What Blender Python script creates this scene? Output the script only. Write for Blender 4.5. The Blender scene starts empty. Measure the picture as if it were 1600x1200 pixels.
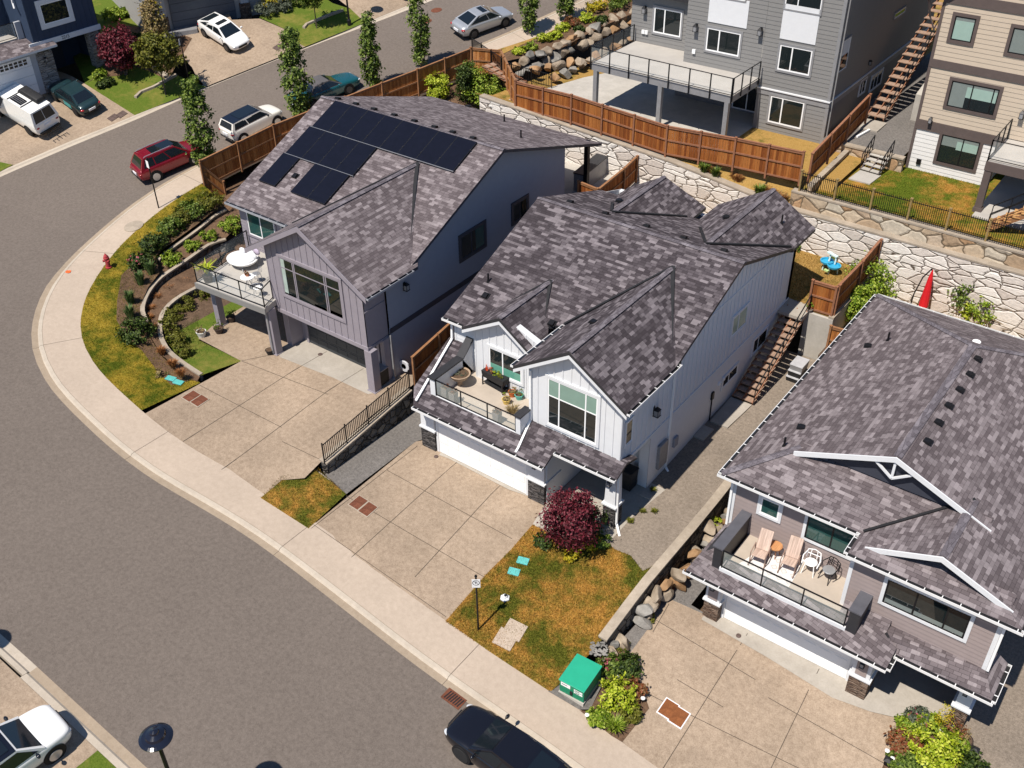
import bpy, bmesh, math, random
from mathutils import Vector, Matrix
R = random.Random(7)
SC = bpy.context.scene
COL = SC.collection
# ------------------------------------------------------------------ camera geometry
CP = Vector((24.63, -26.74, 30.32)); FP = 1596.166
YAW, PIT, ROL = math.radians(-37.35822), math.radians(36.24662), math.radians(-0.91752)
FW = Vector((math.sin(YAW)*math.cos(PIT), math.cos(YAW)*math.cos(PIT), -math.sin(PIT)))
RT0 = Vector((math.cos(YAW), -math.sin(YAW), 0)); UP0 = RT0.cross(FW)
RT = RT0*math.cos(ROL) + UP0*math.sin(ROL); UP = UP0*math.cos(ROL) - RT0*math.sin(ROL)
def ray(px, py):
    return RT*((px-800)/FP) - UP*((py-600)/FP) + FW
def az(px, py, z):
    d = ray(px, py); return CP + d*((z-CP.z)/d.z)
def ax(px, py, x):
    d = ray(px, py); return CP + d*((x-CP.x)/d.x)
def ay(px, py, y):
    d = ray(px, py); return CP + d*((y-CP.y)/d.y)
def on(px, py, zf):
    d = ray(px, py); lo, hi = 5.0, 220.0
    for _ in range(60):
        m = (lo+hi)/2; X = CP + d*m
        if X.z > zf(X.x, X.y): lo = m
        else: hi = m
    return CP + d*lo
def opl(px, py, z0, v0, s, axis='y'):
    # on the tilted plane z = z0 + s*(axis - v0)
    if axis == 'y': return on(px, py, lambda x, y: z0+s*(y-v0))
    return on(px, py, lambda x, y: z0+s*(x-v0))
# ------------------------------------------------------------------ ground heights
def clamp(t, a=0.0, b=1.0): return max(a, min(b, t))
def sp(y): return (y+math.sqrt(y*y+4))/2
def S(x, y):
    b = -0.4-0.12*max(min(x, 60), -24)
    w = clamp((-12-x)/6)
    return b + (0.15*sp(y)*w if w > 0 else 0)
def slabf(slab):
    def f(x, y):
        s = S(x, -9)+.09; t = clamp((y+7)/6.4)
        return s+(slab-s)*t
    return f
H1 = slabf(1.2); H3 = slabf(-1.4)
_h2 = slabf(0.0)
def H2(x, y): return _h2(x, y) + 0.028*max(0, y)*clamp((x-8)/1.0)
def xfar(y): return -37.9 if y < 4 else -37.9+0.285*(y-4)
def HF(x, y):
    xc = xfar(y); return S(xc, y)+0.2*clamp(xc-x, 0, 7.5)
# ------------------------------------------------------------------ mesh builder
class MB:
    def __init__(s): s.v = []; s.f = []; s.m = []; s.c = []
    def cut(s): s.c.append((len(s.v), len(s.f)))
    def poly(s, pts, m=0):
        n = len(s.v); s.v += [Vector(p) for p in pts]; s.f.append(tuple(range(n, n+len(pts)))); s.m.append(m)
    def mesh(s, pts, faces, m=0):
        n = len(s.v); s.v += [Vector(p) for p in pts]
        for f in faces: s.f.append(tuple(n+i for i in f)); s.m.append(m)
    def box(s, x0, x1, y0, y1, z0, z1, m=0):
        p = [(x0,y0,z0),(x1,y0,z0),(x1,y1,z0),(x0,y1,z0),(x0,y0,z1),(x1,y0,z1),(x1,y1,z1),(x0,y1,z1)]
        s.mesh(p, [(3,2,1,0),(4,5,6,7),(0,1,5,4),(1,2,6,5),(2,3,7,6),(3,0,4,7)], m)
    def hexa(s, b, t, m=0):
        n = len(b); s.mesh(list(b)+list(t), [tuple(range(n-1,-1,-1)), tuple(range(n,2*n))]+[(i,(i+1)%n,n+(i+1)%n,n+i) for i in range(n)], m)
    def prism(s, pts, d, m=0):
        d = Vector(d); s.hexa([Vector(p) for p in pts], [Vector(p)+d for p in pts], m)
    def bar(s, p, q, w, h=None, m=0, up=(0,0,1)):
        p = Vector(p); q = Vector(q); h = h or w
        t = (q-p)
        if t.length < 1e-6: return
        t.normalize(); u = Vector(up)
        if abs(t.dot(u)) > 0.98: u = Vector((0,1,0))
        a = t.cross(u).normalized(); b = a.cross(t).normalized()
        c = [(-w/2,-h/2),(w/2,-h/2),(w/2,h/2),(-w/2,h/2)]
        s.hexa([p+a*i+b*j for i,j in c], [q+a*i+b*j for i,j in c], m)
    def cyl(s, p, q, r0, r1=None, n=10, m=0):
        p = Vector(p); q = Vector(q); r1 = r0 if r1 is None else r1
        t = (q-p).normalized(); u = Vector((0,0,1)) if abs(t.z) < .9 else Vector((1,0,0))
        a = t.cross(u).normalized(); b = t.cross(a)
        A = [p+(a*math.cos(k*2*math.pi/n)+b*math.sin(k*2*math.pi/n))*r0 for k in range(n)]
        B = [q+(a*math.cos(k*2*math.pi/n)+b*math.sin(k*2*math.pi/n))*r1 for k in range(n)]
        s.hexa(A, B, m)
    def tube(s, pts, r, n=6, m=0):
        for a, b in zip(pts[:-1], pts[1:]): s.cyl(a, b, r, r, n, m)
    def lathe(s, c, prof, n=20, m=0, axis='z', sx=1, sy=1):
        c = Vector(c); base = len(s.v)
        for r, z in prof:
            for k in range(n):
                a = k*2*math.pi/n; p = (r*math.cos(a)*sx, r*math.sin(a)*sy, z)
                if axis == 'y': p = (p[0], p[2], p[1])
                if axis == 'x': p = (p[2], p[0], p[1])
                s.v.append(c+Vector(p))
        for i in range(len(prof)-1):
            for k in range(n):
                s.f.append((base+i*n+k, base+i*n+(k+1)%n, base+(i+1)*n+(k+1)%n, base+(i+1)*n+k)); s.m.append(m)
        s.f.append(tuple(base+k for k in range(n-1,-1,-1))); s.m.append(m)
        t = base+(len(prof)-1)*n; s.f.append(tuple(t+k for k in range(n))); s.m.append(m)
    def blob(s, c, rx, ry, rz, seed=0, rough=.25, n=2, m=0, flat=False, rot=0):
        bm = bmesh.new(); bmesh.ops.create_icosphere(bm, subdivisions=n, radius=1)
        rr = random.Random(seed); ds = [(Vector((rr.uniform(-1,1), rr.uniform(-1,1), rr.uniform(-1,1))).normalized(), rr.uniform(.42, .85)) for _ in range(12)] if rough > .2 else []
        base = len(s.v); c = Vector(c); M = Matrix.Rotation(rot, 3, 'Z')
        for v in bm.verts:
            p = v.co.copy()
            for d, h in ds:                      # planar cuts make a rock
                k = p.dot(d)
                if k > h: p -= d*(k-h)*(.97 if rough > .2 else .5)
            p = Vector((p.x*rx, p.y*ry, p.z*rz)); s.v.append(c+M@p)
        for f in bm.faces: s.f.append(tuple(base+v.index for v in f.verts)); s.m.append(m)
        bm.free()
    def build(s, name, mats, parent=None, org=(0,0,0), smooth=False, bevel=0, seg=2, subsurf=0, recalc=True, uvscale=1.0):
        if not isinstance(mats, (list, tuple)): mats = [mats]
        org = Vector(org); me = bpy.data.meshes.new(name)
        me.from_pydata([tuple(v-org) for v in s.v], [], s.f)
        for k in mats: me.materials.append(k)
        if len(mats) > 1: me.polygons.foreach_set('material_index', s.m)
        if recalc:
            bm = bmesh.new(); bm.from_mesh(me); bmesh.ops.recalc_face_normals(bm, faces=bm.faces); bm.to_mesh(me); bm.free()
        uv = me.uv_layers.new(name='UVMap'); dat = [0.0]*(2*len(me.loops)); V = me.vertices; L = me.loops
        for p in me.polygons:
            n = p.normal
            if abs(n.z) > .985: u = Vector((1,0,0)); w = Vector((0,1,0))
            else:
                u = Vector((-n.y, n.x, 0)).normalized()
                if (abs(u.x) > abs(u.y) and u.x < 0) or (abs(u.y) >= abs(u.x) and u.y < 0): u = -u
                w = Vector((0,0,1)) - n*n.z; w.normalize()
            for li in p.loop_indices:
                co = V[L[li].vertex_index].co + org
                dat[2*li] = co.dot(u)*uvscale; dat[2*li+1] = co.dot(w)*uvscale
        uv.data.foreach_set('uv', dat)
        if smooth: me.polygons.foreach_set('use_smooth', [True]*len(me.polygons))
        o = bpy.data.objects.new(name, me); COL.objects.link(o)
        if parent is not None: o.parent = parent
        else: o.location = org
        if bevel:
            b = o.modifiers.new('bevel', 'BEVEL'); b.width = bevel; b.segments = seg; b.limit_method = 'ANGLE'; b.angle_limit = math.radians(35)
        if subsurf:
            b = o.modifiers.new('sub', 'SUBSURF'); b.levels = subsurf; b.render_levels = subsurf
        return o
def thing(name, label, cat, org, group=None, rot=0):
    o = bpy.data.objects.new(name, None); COL.objects.link(o); o.location = org; o.rotation_euler = (0,0,rot)
    o.empty_display_size = .2
    o['label'] = label; o['category'] = cat
    if group: o['group'] = group
    return o
def tag(o, label, cat, group=None):
    o['label'] = label; o['category'] = cat
    if group: o['group'] = group
    return o
AUTO = {'parapet','parapet_cap','corner_board','door_frame','stone_pier','porch_post','belly_band','band_flashing','mounting_rail','dryer_vent','meter_box','garage_window','bargeboard','gable_truss','pier_panel'}
def pieces(name, mb):
    # one builder per separate piece: at its cuts, or for plain trim at its loose islands
    if mb.c:
        ed = mb.c+[(len(mb.v), len(mb.f))]; out = []
        if ed[0][1] > 0: ed = [(0, 0)]+ed
        for (v0, f0), (v1, f1) in zip(ed[:-1], ed[1:]):
            if f1 > f0: q = MB(); q.v = mb.v[v0:v1]; q.f = [tuple(i-v0 for i in f) for f in mb.f[f0:f1]]; q.m = mb.m[f0:f1]; out.append(q)
        return out
    if name not in AUTO: return [mb]
    par = list(range(len(mb.v)))
    def find(i):
        while par[i] != i: par[i] = par[par[i]]; i = par[i]
        return i
    for f in mb.f:
        for i in f[1:]: par[find(i)] = find(f[0])
    groups = {}
    for k, f in enumerate(mb.f): groups.setdefault(find(f[0]), []).append(k)
    if len(groups) > 40: return [mb]
    out = []
    for ks in groups.values():
        q = MB(); ids = sorted({i for k in ks for i in mb.f[k]}); mp = {i: j for j, i in enumerate(ids)}; q.v = [mb.v[i] for i in ids]; q.f = [tuple(mp[i] for i in mb.f[k]) for k in ks]; q.m = [mb.m[k] for k in ks]; out.append(q)
    return out
def part(t, name, mb, mats, **k):
    # mb in world coordinates; t an unrotated thing (or a part of one, whose thing is then its root)
    r = t
    while r.parent: r = r.parent
    first = None
    for q in pieces(name, mb):
        o = q.build(name, mats, parent=t, org=r.location, **k); first = first or o
    return first
def lpart(t, name, mb, mats, **k):
    return mb.build(name, mats, parent=t, org=(0,0,0), **k)      # mb in the thing's own coordinates
def struct(name, mb, mats, **k):
    o = mb.build(name, mats, **k); o['kind'] = 'structure'; return o
def dup(root, loc=None, rot=None, label=None, group=None):
    r = root.copy(); COL.objects.link(r)
    if loc is not None: r.location = loc
    if rot is not None: r.rotation_euler = (0,0,rot)
    if label: r['label'] = label
    if group: r['group'] = group
    def rec(a, b):
        for ch in list(a.children):
            c = ch.copy(); COL.objects.link(c); c.parent = b; rec(ch, c)
    rec(root, r); return r
# ------------------------------------------------------------------ materials
MATS = {}
def new_mat(name):
    m = bpy.data.materials.new(name); m.use_nodes = True; nt = m.node_tree; MATS[name] = m
    b = nt.nodes['Principled BSDF']; return m, nt, b
def coord(nt, kind='UV', scale=1.0):
    tc = nt.nodes.new('ShaderNodeTexCoord'); mp = nt.nodes.new('ShaderNodeMapping')
    s = scale if isinstance(scale, (tuple, list)) else (scale,)*3
    mp.inputs['Scale'].default_value = s
    nt.links.new(tc.outputs[kind], mp.inputs['Vector']); return mp.outputs['Vector']
def noise(nt, vec, scale, detail=4, rough=.6):
    n = nt.nodes.new('ShaderNodeTexNoise'); n.inputs['Scale'].default_value = scale; n.inputs['Detail'].default_value = detail
    n.inputs['Roughness'].default_value = rough; nt.links.new(vec, n.inputs['Vector']); return n.outputs['Fac']
def ramp(nt, fac, stops):
    r = nt.nodes.new('ShaderNodeValToRGB'); el = r.color_ramp.elements
    el[0].position = stops[0][0]; el[0].color = (*stops[0][1], 1); el[1].position = stops[1][0]; el[1].color = (*stops[1][1], 1)
    for p, c in stops[2:]:
        e = el.new(p); e.color = (*c, 1)
    nt.links.new(fac, r.inputs['Fac']); return r.outputs['Color']
def mix(nt, fac, a, b, mode='MIX'):
    n = nt.nodes.new('ShaderNodeMix'); n.data_type = 'RGBA'; n.blend_type = mode
    for sock, val in ((n.inputs[0], fac), (n.inputs[6], a), (n.inputs[7], b)):
        if hasattr(val, 'is_linked') or hasattr(val, 'links'): nt.links.new(val, sock)
        elif isinstance(val, (int, float)): sock.default_value = val
        else: sock.default_value = (*val, 1)
    return n.outputs[2]
def bump(nt, b, h, strength=.3, dist=.02):
    n = nt.nodes.new('ShaderNodeBump'); n.inputs['Strength'].default_value = strength; n.inputs['Distance'].default_value = dist
    nt.links.new(h, n.inputs['Height']); nt.links.new(n.outputs['Normal'], b.inputs['Normal'])
def spec(b, v):
    b.inputs['Specular IOR Level'].default_value = v
def plain(name, c, rough=.6, metal=0, var=.12, scale=3, sp_=.35, bmp=0, bscale=40, coat=0):
    m, nt, b = new_mat(name); v = coord(nt, 'Object'); f = noise(nt, v, scale, 5)
    lo = tuple(x*(1-var) for x in c); hi = tuple(min(1, x*(1+var)) for x in c)
    nt.links.new(ramp(nt, f, [(.3, lo), (.7, hi)]), b.inputs['Base Color'])
    b.inputs['Roughness'].default_value = rough; b.inputs['Metallic'].default_value = metal; spec(b, sp_)
    if coat: b.inputs['Coat Weight'].default_value = coat; b.inputs['Coat Roughness'].default_value = .05
    if bmp: bump(nt, b, noise(nt, v, bscale, 3), bmp, .01)
    return m
def speckle(name, c1, c2, fine=60, big=.35, rough=.9, stain=None, bmp=.25, streak=None, amt=.5):
    # fine two-tone grain with large soft patches of wear
    m, nt, b = new_mat(name); v = coord(nt, 'Object')
    g = ramp(nt, noise(nt, v, fine, 3, .7), [(.33, c1), (.67, c2)])
    g2 = ramp(nt, noise(nt, v, fine*.22, 3, .7), [(.3, tuple(x*.9 for x in c1)), (.7, tuple(min(1, x*1.06) for x in c2))])
    g = mix(nt, .45, g, g2)
    w = noise(nt, v, big, 6, .62); st = stain or (.72, 1.12)
    k = ramp(nt, w, [(.28, (st[0],)*3), (.72, (st[1],)*3)]); col = mix(nt, 1.0, g, k, 'MULTIPLY')
    if streak:
        vs = coord(nt, 'Object', streak); k2 = ramp(nt, noise(nt, vs, 1.0, 4, .6), [(.35, (.86,)*3), (.6, (1.05,)*3)])
        col = mix(nt, 1.0, col, k2, 'MULTIPLY')
    nt.links.new(col, b.inputs['Base Color']); b.inputs['Roughness'].default_value = rough; spec(b, .2)
    if bmp: bump(nt, b, noise(nt, v, fine, 2, .6), bmp, .012)
    return m
def shingle(name, c1, c2, c3):
    m, nt, b = new_mat(name); v = coord(nt, 'UV')
    # wobble the course lines a touch
    br = nt.nodes.new('ShaderNodeTexBrick'); nt.links.new(v, br.inputs['Vector'])
    br.offset = .37; br.offset_frequency = 2; br.squash = 1.35; br.squash_frequency = 3
    for k, val in (('Scale', 1.0), ('Mortar Size', .006), ('Mortar Smooth', .3), ('Bias', -.2), ('Brick Width', .26), ('Row Height', .145)): br.inputs[k].default_value = val
    br.inputs['Color1'].default_value = (*c1, 1); br.inputs['Color2'].default_value = (*c2, 1); br.inputs['Mortar'].default_value = tuple(x*.45 for x in c1)+(1,)
    b2 = nt.nodes.new('ShaderNodeTexBrick'); nt.links.new(v, b2.inputs['Vector']); b2.offset = .61; b2.offset_frequency = 3; b2.squash = .8; b2.squash_frequency = 2
    for k, val in (('Scale', 1.0), ('Mortar Size', 0.0), ('Bias', -.45), ('Brick Width', .37), ('Row Height', .145)): b2.inputs[k].default_value = val
    b2.inputs['Color1'].default_value = (0,0,0,1); b2.inputs['Color2'].default_value = (1,1,1,1)
    col = mix(nt, ramp(nt, b2.outputs['Color'], [(.15, (0,0,0)), (.75, (1,1,1))]), br.outputs['Color'], c3)
    k = ramp(nt, noise(nt, v, .5, 4, .6), [(.3, (.92,)*3), (.7, (1.08,)*3)]); col = mix(nt, 1, col, k, 'MULTIPLY')
    g = ramp(nt, noise(nt, v, 90, 2, .7), [(.3, (.8,)*3), (.7, (1.22,)*3)]); col = mix(nt, 1, col, g, 'MULTIPLY')
    nt.links.new(col, b.inputs['Base Color']); b.inputs['Roughness'].default_value = .95; spec(b, .15)
    h = mix(nt, .3, br.outputs['Fac'], noise(nt, v, 70, 2));
    inv = nt.nodes.new('ShaderNodeInvert'); nt.links.new(h, inv.inputs['Color']); bump(nt, b, inv.outputs['Color'], .55, .012)
    return m
def stones(name, cols, joint, scale=1.0, stretch=(1,1.7,1), jw=.05, bmp=.8, rough=.85, rnd=.9, dist=.06):
    m, nt, b = new_mat(name); v = coord(nt, 'UV', tuple(scale*s for s in stretch))
    nz = nt.nodes.new('ShaderNodeTexNoise'); nz.inputs['Scale'].default_value = 1.6; nt.links.new(v, nz.inputs['Vector'])
    va = nt.nodes.new('ShaderNodeVectorMath'); va.operation = 'MULTIPLY_ADD'; nt.links.new(nz.outputs['Color'], va.inputs[0]); va.inputs[1].default_value = (.28,)*3; nt.links.new(v, va.inputs[2])
    vo = nt.nodes.new('ShaderNodeTexVoronoi'); vo.feature = 'DISTANCE_TO_EDGE'; nt.links.new(va.outputs[0], vo.inputs['Vector']); vo.inputs['Scale'].default_value = 1; vo.inputs['Randomness'].default_value = rnd
    vc = nt.nodes.new('ShaderNodeTexVoronoi'); vc.feature = 'F1'; nt.links.new(va.outputs[0], vc.inputs['Vector']); vc.inputs['Scale'].default_value = 1; vc.inputs['Randomness'].default_value = rnd
    sep = nt.nodes.new('ShaderNodeSeparateColor'); nt.links.new(vc.outputs['Color'], sep.inputs[0])
    n = len(cols); c = ramp(nt, sep.outputs[0], [((i+.5)/n, cc) for i, cc in enumerate(cols)])
    k = ramp(nt, noise(nt, v, 5, 5, .7), [(.3, (.75,)*3), (.7, (1.2,)*3)]); c = mix(nt, 1, c, k, 'MULTIPLY')
    e = ramp(nt, vo.outputs['Distance'], [(jw*.35, (0,0,0)), (jw, (1,1,1))]); c = mix(nt, e, joint, c)
    nt.links.new(c, b.inputs['Base Color']); b.inputs['Roughness'].default_value = rough; spec(b, .2)
    e2 = ramp(nt, vo.outputs['Distance'], [(0, (0,0,0)), (jw*3, (1,1,1))]); hh = mix(nt, .3, e2, noise(nt, v, 4, 5)); bump(nt, b, hh, bmp, dist)
    return m
def planks(name, cols, width=.14, rough=.8, axis=0, grain=True):
    # timber boards laid side by side along U (axis 0) with a grain along V
    m, nt, b = new_mat(name); v = coord(nt, 'UV'); sx = nt.nodes.new('ShaderNodeSeparateXYZ'); nt.links.new(v, sx.inputs[0])
    d = nt.nodes.new('ShaderNodeMath'); d.operation = 'DIVIDE'; d.inputs[1].default_value = width; nt.links.new(sx.outputs[axis], d.inputs[0])
    fl = nt.nodes.new('ShaderNodeMath'); fl.operation = 'FLOOR'; nt.links.new(d.outputs[0], fl.inputs[0])
    wn = nt.nodes.new('ShaderNodeTexWhiteNoise'); wn.noise_dimensions = '1D'; nt.links.new(fl.outputs[0], wn.inputs['W'])
    n = len(cols); c = ramp(nt, wn.outputs['Value'], [((i+.5)/n, cc) for i, cc in enumerate(cols)])
    vs = coord(nt, 'UV', (12, 1.1, 1) if axis == 0 else (1.1, 12, 1)); k = ramp(nt, noise(nt, vs, 1.5, 5, .7), [(.3, (.68,)*3), (.7, (1.25,)*3)]); c = mix(nt, 1, c, k, 'MULTIPLY')
    nt.links.new(c, b.inputs['Base Color']); b.inputs['Roughness'].default_value = rough; spec(b, .15); bump(nt, b, noise(nt, vs, 1.5, 4), .2, .01)
    return m
def leafy(name, cols, rough=.55, trans=.25):
    m, nt, b = new_mat(name); g = nt.nodes.new('ShaderNodeNewGeometry'); n = len(cols)
    c = ramp(nt, g.outputs['Random Per Island'], [((i+.5)/n, cc) for i, cc in enumerate(cols)])
    nt.links.new(c, b.inputs['Base Color']); b.inputs['Roughness'].default_value = rough; spec(b, .3)
    t = nt.nodes.new('ShaderNodeBsdfTranslucent'); nt.links.new(c, t.inputs['Color']); mx = nt.nodes.new('ShaderNodeMixShader'); mx.inputs[0].default_value = trans
    out = nt.nodes['Material Output']; nt.links.new(b.outputs[0], mx.inputs[1]); nt.links.new(t.outputs[0], mx.inputs[2]); nt.links.new(mx.outputs[0], out.inputs['Surface'])
    return m
def lawnmat(name, greens, dries, big=.35, dry=.5, fine=18):
    m, nt, b = new_mat(name); v = coord(nt, 'Object')
    n = len(greens); gcol = ramp(nt, noise(nt, v, fine, 5, .75), [(.25+.5*i/(n-1), c) for i, c in enumerate(greens)])
    n = len(dries); dcol = ramp(nt, noise(nt, v, fine*.8, 5, .75), [(.25+.5*i/(n-1), c) for i, c in enumerate(dries)])
    w = mix(nt, .35, noise(nt, v, big, 5, .65), noise(nt, v, big*5, 4, .7)); c = mix(nt, ramp(nt, w, [(dry-.07, (0,0,0)), (dry+.07, (1,1,1))]), gcol, dcol)
    nt.links.new(c, b.inputs['Base Color']); b.inputs['Roughness'].default_value = .95; spec(b, .1); bump(nt, b, noise(nt, v, 30, 3, .7), .6, .03)
    return m
def glass(name, c=(.02,.03,.03), rough=.03, sp_=.6):
    m, nt, b = new_mat(name); b.inputs['Base Color'].default_value = (*c, 1); b.inputs['Roughness'].default_value = rough; spec(b, sp_); return m
def clear(name, tint=(.8,.88,.86), alpha=.2):
    m, nt, b = new_mat(name); b.inputs['Base Color'].default_value = (*tint, 1); b.inputs['Roughness'].default_value = .05; b.inputs['Alpha'].default_value = alpha; return m
# ------------------------------------------------------------------ palette
M_road = speckle('asphalt', (.105,.086,.074), (.185,.155,.134), fine=30, big=.12, stain=(.93,1.05), bmp=.3)
M_walk = speckle('pavement_concrete', (.395,.318,.252), (.455,.375,.302), fine=22, big=.3, stain=(.92,1.05), bmp=.1)
M_pan = speckle('gutter_concrete', (.300,.235,.170), (.36,.29,.22), fine=22, big=.6, stain=(.85,1.05), bmp=.1)
M_curb = speckle('kerb_concrete', (.42,.36,.29), (.48,.42,.35), fine=22, big=.6, stain=(.88,1.05), bmp=.1)
M_drive = speckle('exposed_aggregate', (.225,.165,.116), (.41,.32,.24), fine=24, big=.30, stain=(.76,1.12), bmp=.35)
M_slab = speckle('smooth_concrete', (.34,.305,.262), (.40,.365,.32), fine=14, big=.5, stain=(.86,1.06), bmp=.08)
M_joint = plain('joint', (.075,.06,.048), .95)
M_gravel = speckle('grey_gravel', (.075,.070,.066), (.235,.215,.20), fine=36, big=.35, stain=(.8,1.1), bmp=.9)
M_gravel2 = speckle('warm_gravel', (.125,.102,.080), (.32,.265,.215), fine=36, big=.35, stain=(.82,1.1), bmp=.9)
M_soil = speckle('soil', (.06,.038,.024), (.16,.105,.070), fine=12, big=.5, bmp=.8)
M_mulch = speckle('bark_mulch', (.055,.032,.020), (.19,.115,.070), fine=14, big=.6, bmp=1.0)
G1c = [(.020,.034,.002), (.058,.075,.005), (.11,.125,.016)]
D1c = [(.10,.070,.006), (.25,.175,.018), (.36,.27,.06)]
D2c = [(.16,.075,.010), (.34,.175,.035), (.46,.27,.085)]
M_lawnL = lawnmat('grass_patchy', G1c, D1c, big=.42, dry=.50)
M_lawnM = lawnmat('grass_dry', [(.03,.05,.008), (.085,.090,.010), (.16,.145,.03)], D2c, big=.42, dry=.50)
M_lawnG = lawnmat('grass_green', [(.035,.06,.008), (.085,.125,.016), (.14,.17,.03)], [(.10,.11,.02), (.17,.16,.035), (.24,.2,.06)], big=.4, dry=.56)
M_lawnD = lawnmat('grass_burnt', [(.05,.06,.012), (.11,.10,.02), (.16,.13,.03)], [(.20,.12,.03), (.33,.20,.06), (.40,.27,.10)], big=.55, dry=.42)
_mb = leafy('grass_blades', [(.02,.04,.006), (.05,.08,.012), (.09,.11,.02), (.14,.12,.03)], trans=.3)
_mbd = leafy('dry_grass_blades', [(.05,.07,.012), (.10,.10,.02), (.20,.14,.04), (.30,.20,.07)], trans=.3)
M_stoneW = stones('pale_block_stone', [(.56,.50,.45), (.70,.65,.60), (.78,.74,.69), (.64,.58,.53)], (.10,.075,.055), scale=1.25, stretch=(.8,1.9,1), jw=.030, bmp=1.0, rnd=.85)
M_stoneB = stones('brown_block_stone', [(.36,.26,.17), (.48,.38,.27), (.48,.43,.35), (.40,.25,.14)], (.12,.09,.06), scale=.95, stretch=(1,1.25,1), jw=.035, bmp=.9)
M_stoneG = stones('grey_rubble_stone', [(.06,.056,.052), (.14,.125,.11), (.20,.18,.155), (.10,.09,.08)], (.02,.017,.015), scale=2.2, stretch=(1,1.3,1), jw=.08, bmp=1, dist=.1)
M_ledge = stones('stacked_ledge_stone', [(.045,.043,.045), (.11,.10,.10), (.16,.145,.14), (.075,.07,.07)], (.012,.012,.012), scale=2.4, stretch=(1,5.5,1), jw=.07, bmp=1, dist=.05)
M_ledgeB = stones('brown_ledge_stone', [(.14,.09,.065), (.22,.15,.11), (.27,.20,.155), (.17,.12,.09)], (.04,.028,.022), scale=2.4, stretch=(1,6,1), jw=.07, bmp=1, dist=.05)
M_ledgeW = stones('pale_ledge_stone', [(.30,.28,.27), (.42,.40,.39), (.22,.205,.2), (.36,.33,.30)], (.08,.07,.065), scale=1.7, stretch=(1,5,1), jw=.06, bmp=1, dist=.05)
M_cap = speckle('wall_cap_concrete', (.32,.265,.205), (.40,.34,.275), fine=20, big=.8, bmp=.15)
M_conc = speckle('cast_concrete', (.40,.375,.335), (.47,.44,.40), fine=8, big=.7, stain=(.85,1.05), bmp=.1)
M_rock = speckle('boulder', (.17,.125,.085), (.43,.36,.28), fine=2.2, big=1.2, stain=(.7,1.15), bmp=.8)
M_rock2 = speckle('orange_boulder', (.22,.115,.05), (.42,.27,.15), fine=2.2, big=1.2, stain=(.7,1.15), bmp=.8)
M_rock3 = speckle('grey_boulder', (.12,.115,.105), (.36,.34,.31), fine=2.2, big=1.2, stain=(.7,1.15), bmp=.8)
M_roof = shingle('charcoal_shingles', (.046,.038,.043), (.112,.096,.106), (.255,.225,.24))
M_roof2 = shingle('brownish_shingles', (.095,.078,.083), (.185,.157,.165), (.31,.272,.282))
M_ridge = shingle('ridge_shingles', (.10,.088,.10), (.155,.14,.16), (.22,.20,.22))
M_white = plain('white_paint', (.68,.69,.71), .5, var=.025)
M_white2 = plain('white_vinyl', (.86,.86,.86), .35, var=.015)
M_navy = plain('slate_grey_paint', (.265,.24,.272), .55, var=.05)
M_navyD = plain('dark_slate_paint_and_shade', (.040,.044,.060), .55, var=.05)
M_lhside = plain('pale_slate_lap', (.27,.285,.335), .6, var=.03)
M_mhside = plain('white_lap', (.80,.80,.80), .55, var=.02)
M_rhside = plain('taupe_lap', (.30,.245,.235), .6, var=.04)
M_ghside = plain('grey_lap', (.215,.210,.205), .6, var=.03)
M_thside = plain('sand_lap', (.50,.415,.325), .6, var=.03)
M_thtrim = plain('brown_trim', (.105,.080,.074), .6, var=.08)
M_bluew = plain('deep_blue_board', (.030,.048,.088), .6, var=.06)
M_greyw = plain('pale_grey_board', (.40,.42,.46), .6, var=.04)
M_black = plain('black_metal', (.012,.012,.014), .4, .3, var=.2)
M_blackflat = plain('black_plastic', (.016,.016,.018), .6, var=.2)
M_dark = plain('dark_void', (.012,.012,.014), .9)
M_fascia = plain('charcoal_fascia', (.030,.030,.034), .5, var=.1)
M_gutterW = plain('white_gutter', (.72,.72,.72), .35, var=.03)
M_grey = plain('grey_metal', (.28,.28,.29), .45, .2, var=.1)
M_membrane = plain('deck_membrane', (.42,.36,.30), .7, var=.09, scale=1.3)
M_membraneG = plain('grey_deck_membrane', (.40,.375,.345), .7, var=.07, scale=1.2)
M_cedar = planks('cedar_boards', [(.30,.11,.030), (.42,.165,.045), (.52,.23,.075), (.36,.13,.04)], .14)
M_brownw = planks('brown_stained_boards', [(.22,.068,.018), (.31,.105,.026), (.38,.145,.04), (.17,.05,.014)], .14)
M_browntrim = plain('brown_stained_rail', (.26,.115,.062), .75, var=.2, scale=6)
M_cedartrim = plain('cedar_rail', (.27,.13,.06), .75, var=.2, scale=6)
M_tread = planks('weathered_treads', [(.30,.20,.145), (.36,.25,.19), (.26,.17,.12)], .3)
M_post = plain('tan_post', (.26,.18,.075), .75, var=.15, scale=6)
M_glass = glass('window_glass', (.012,.017,.018), .02, .7)
M_glassG = glass('green_window_glass', (.025,.075,.068), .03, .7)
M_blind = plain('blind_glass', (.30,.42,.37), .12, var=.04, sp_=.6)
M_blindG = plain('grey_blind_glass', (.19,.22,.21), .12, var=.05, sp_=.6)
M_clear = clear('clear_panel', (.72,.78,.72), .22)
M_clear2 = clear('clear_rail_panel', (.80,.86,.84), .12)
M_solar = plain('solar_cells', (.004,.004,.009), .3, var=.2, sp_=.45)
M_alu = plain('aluminium', (.55,.55,.56), .35, .7, var=.05)
M_rust = speckle('rusty_iron', (.10,.035,.022), (.20,.075,.042), fine=30, big=2, bmp=.4)
M_iron = speckle('brown_iron', (.085,.06,.052), (.14,.10,.09), fine=30, big=2, bmp=.3)
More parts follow.
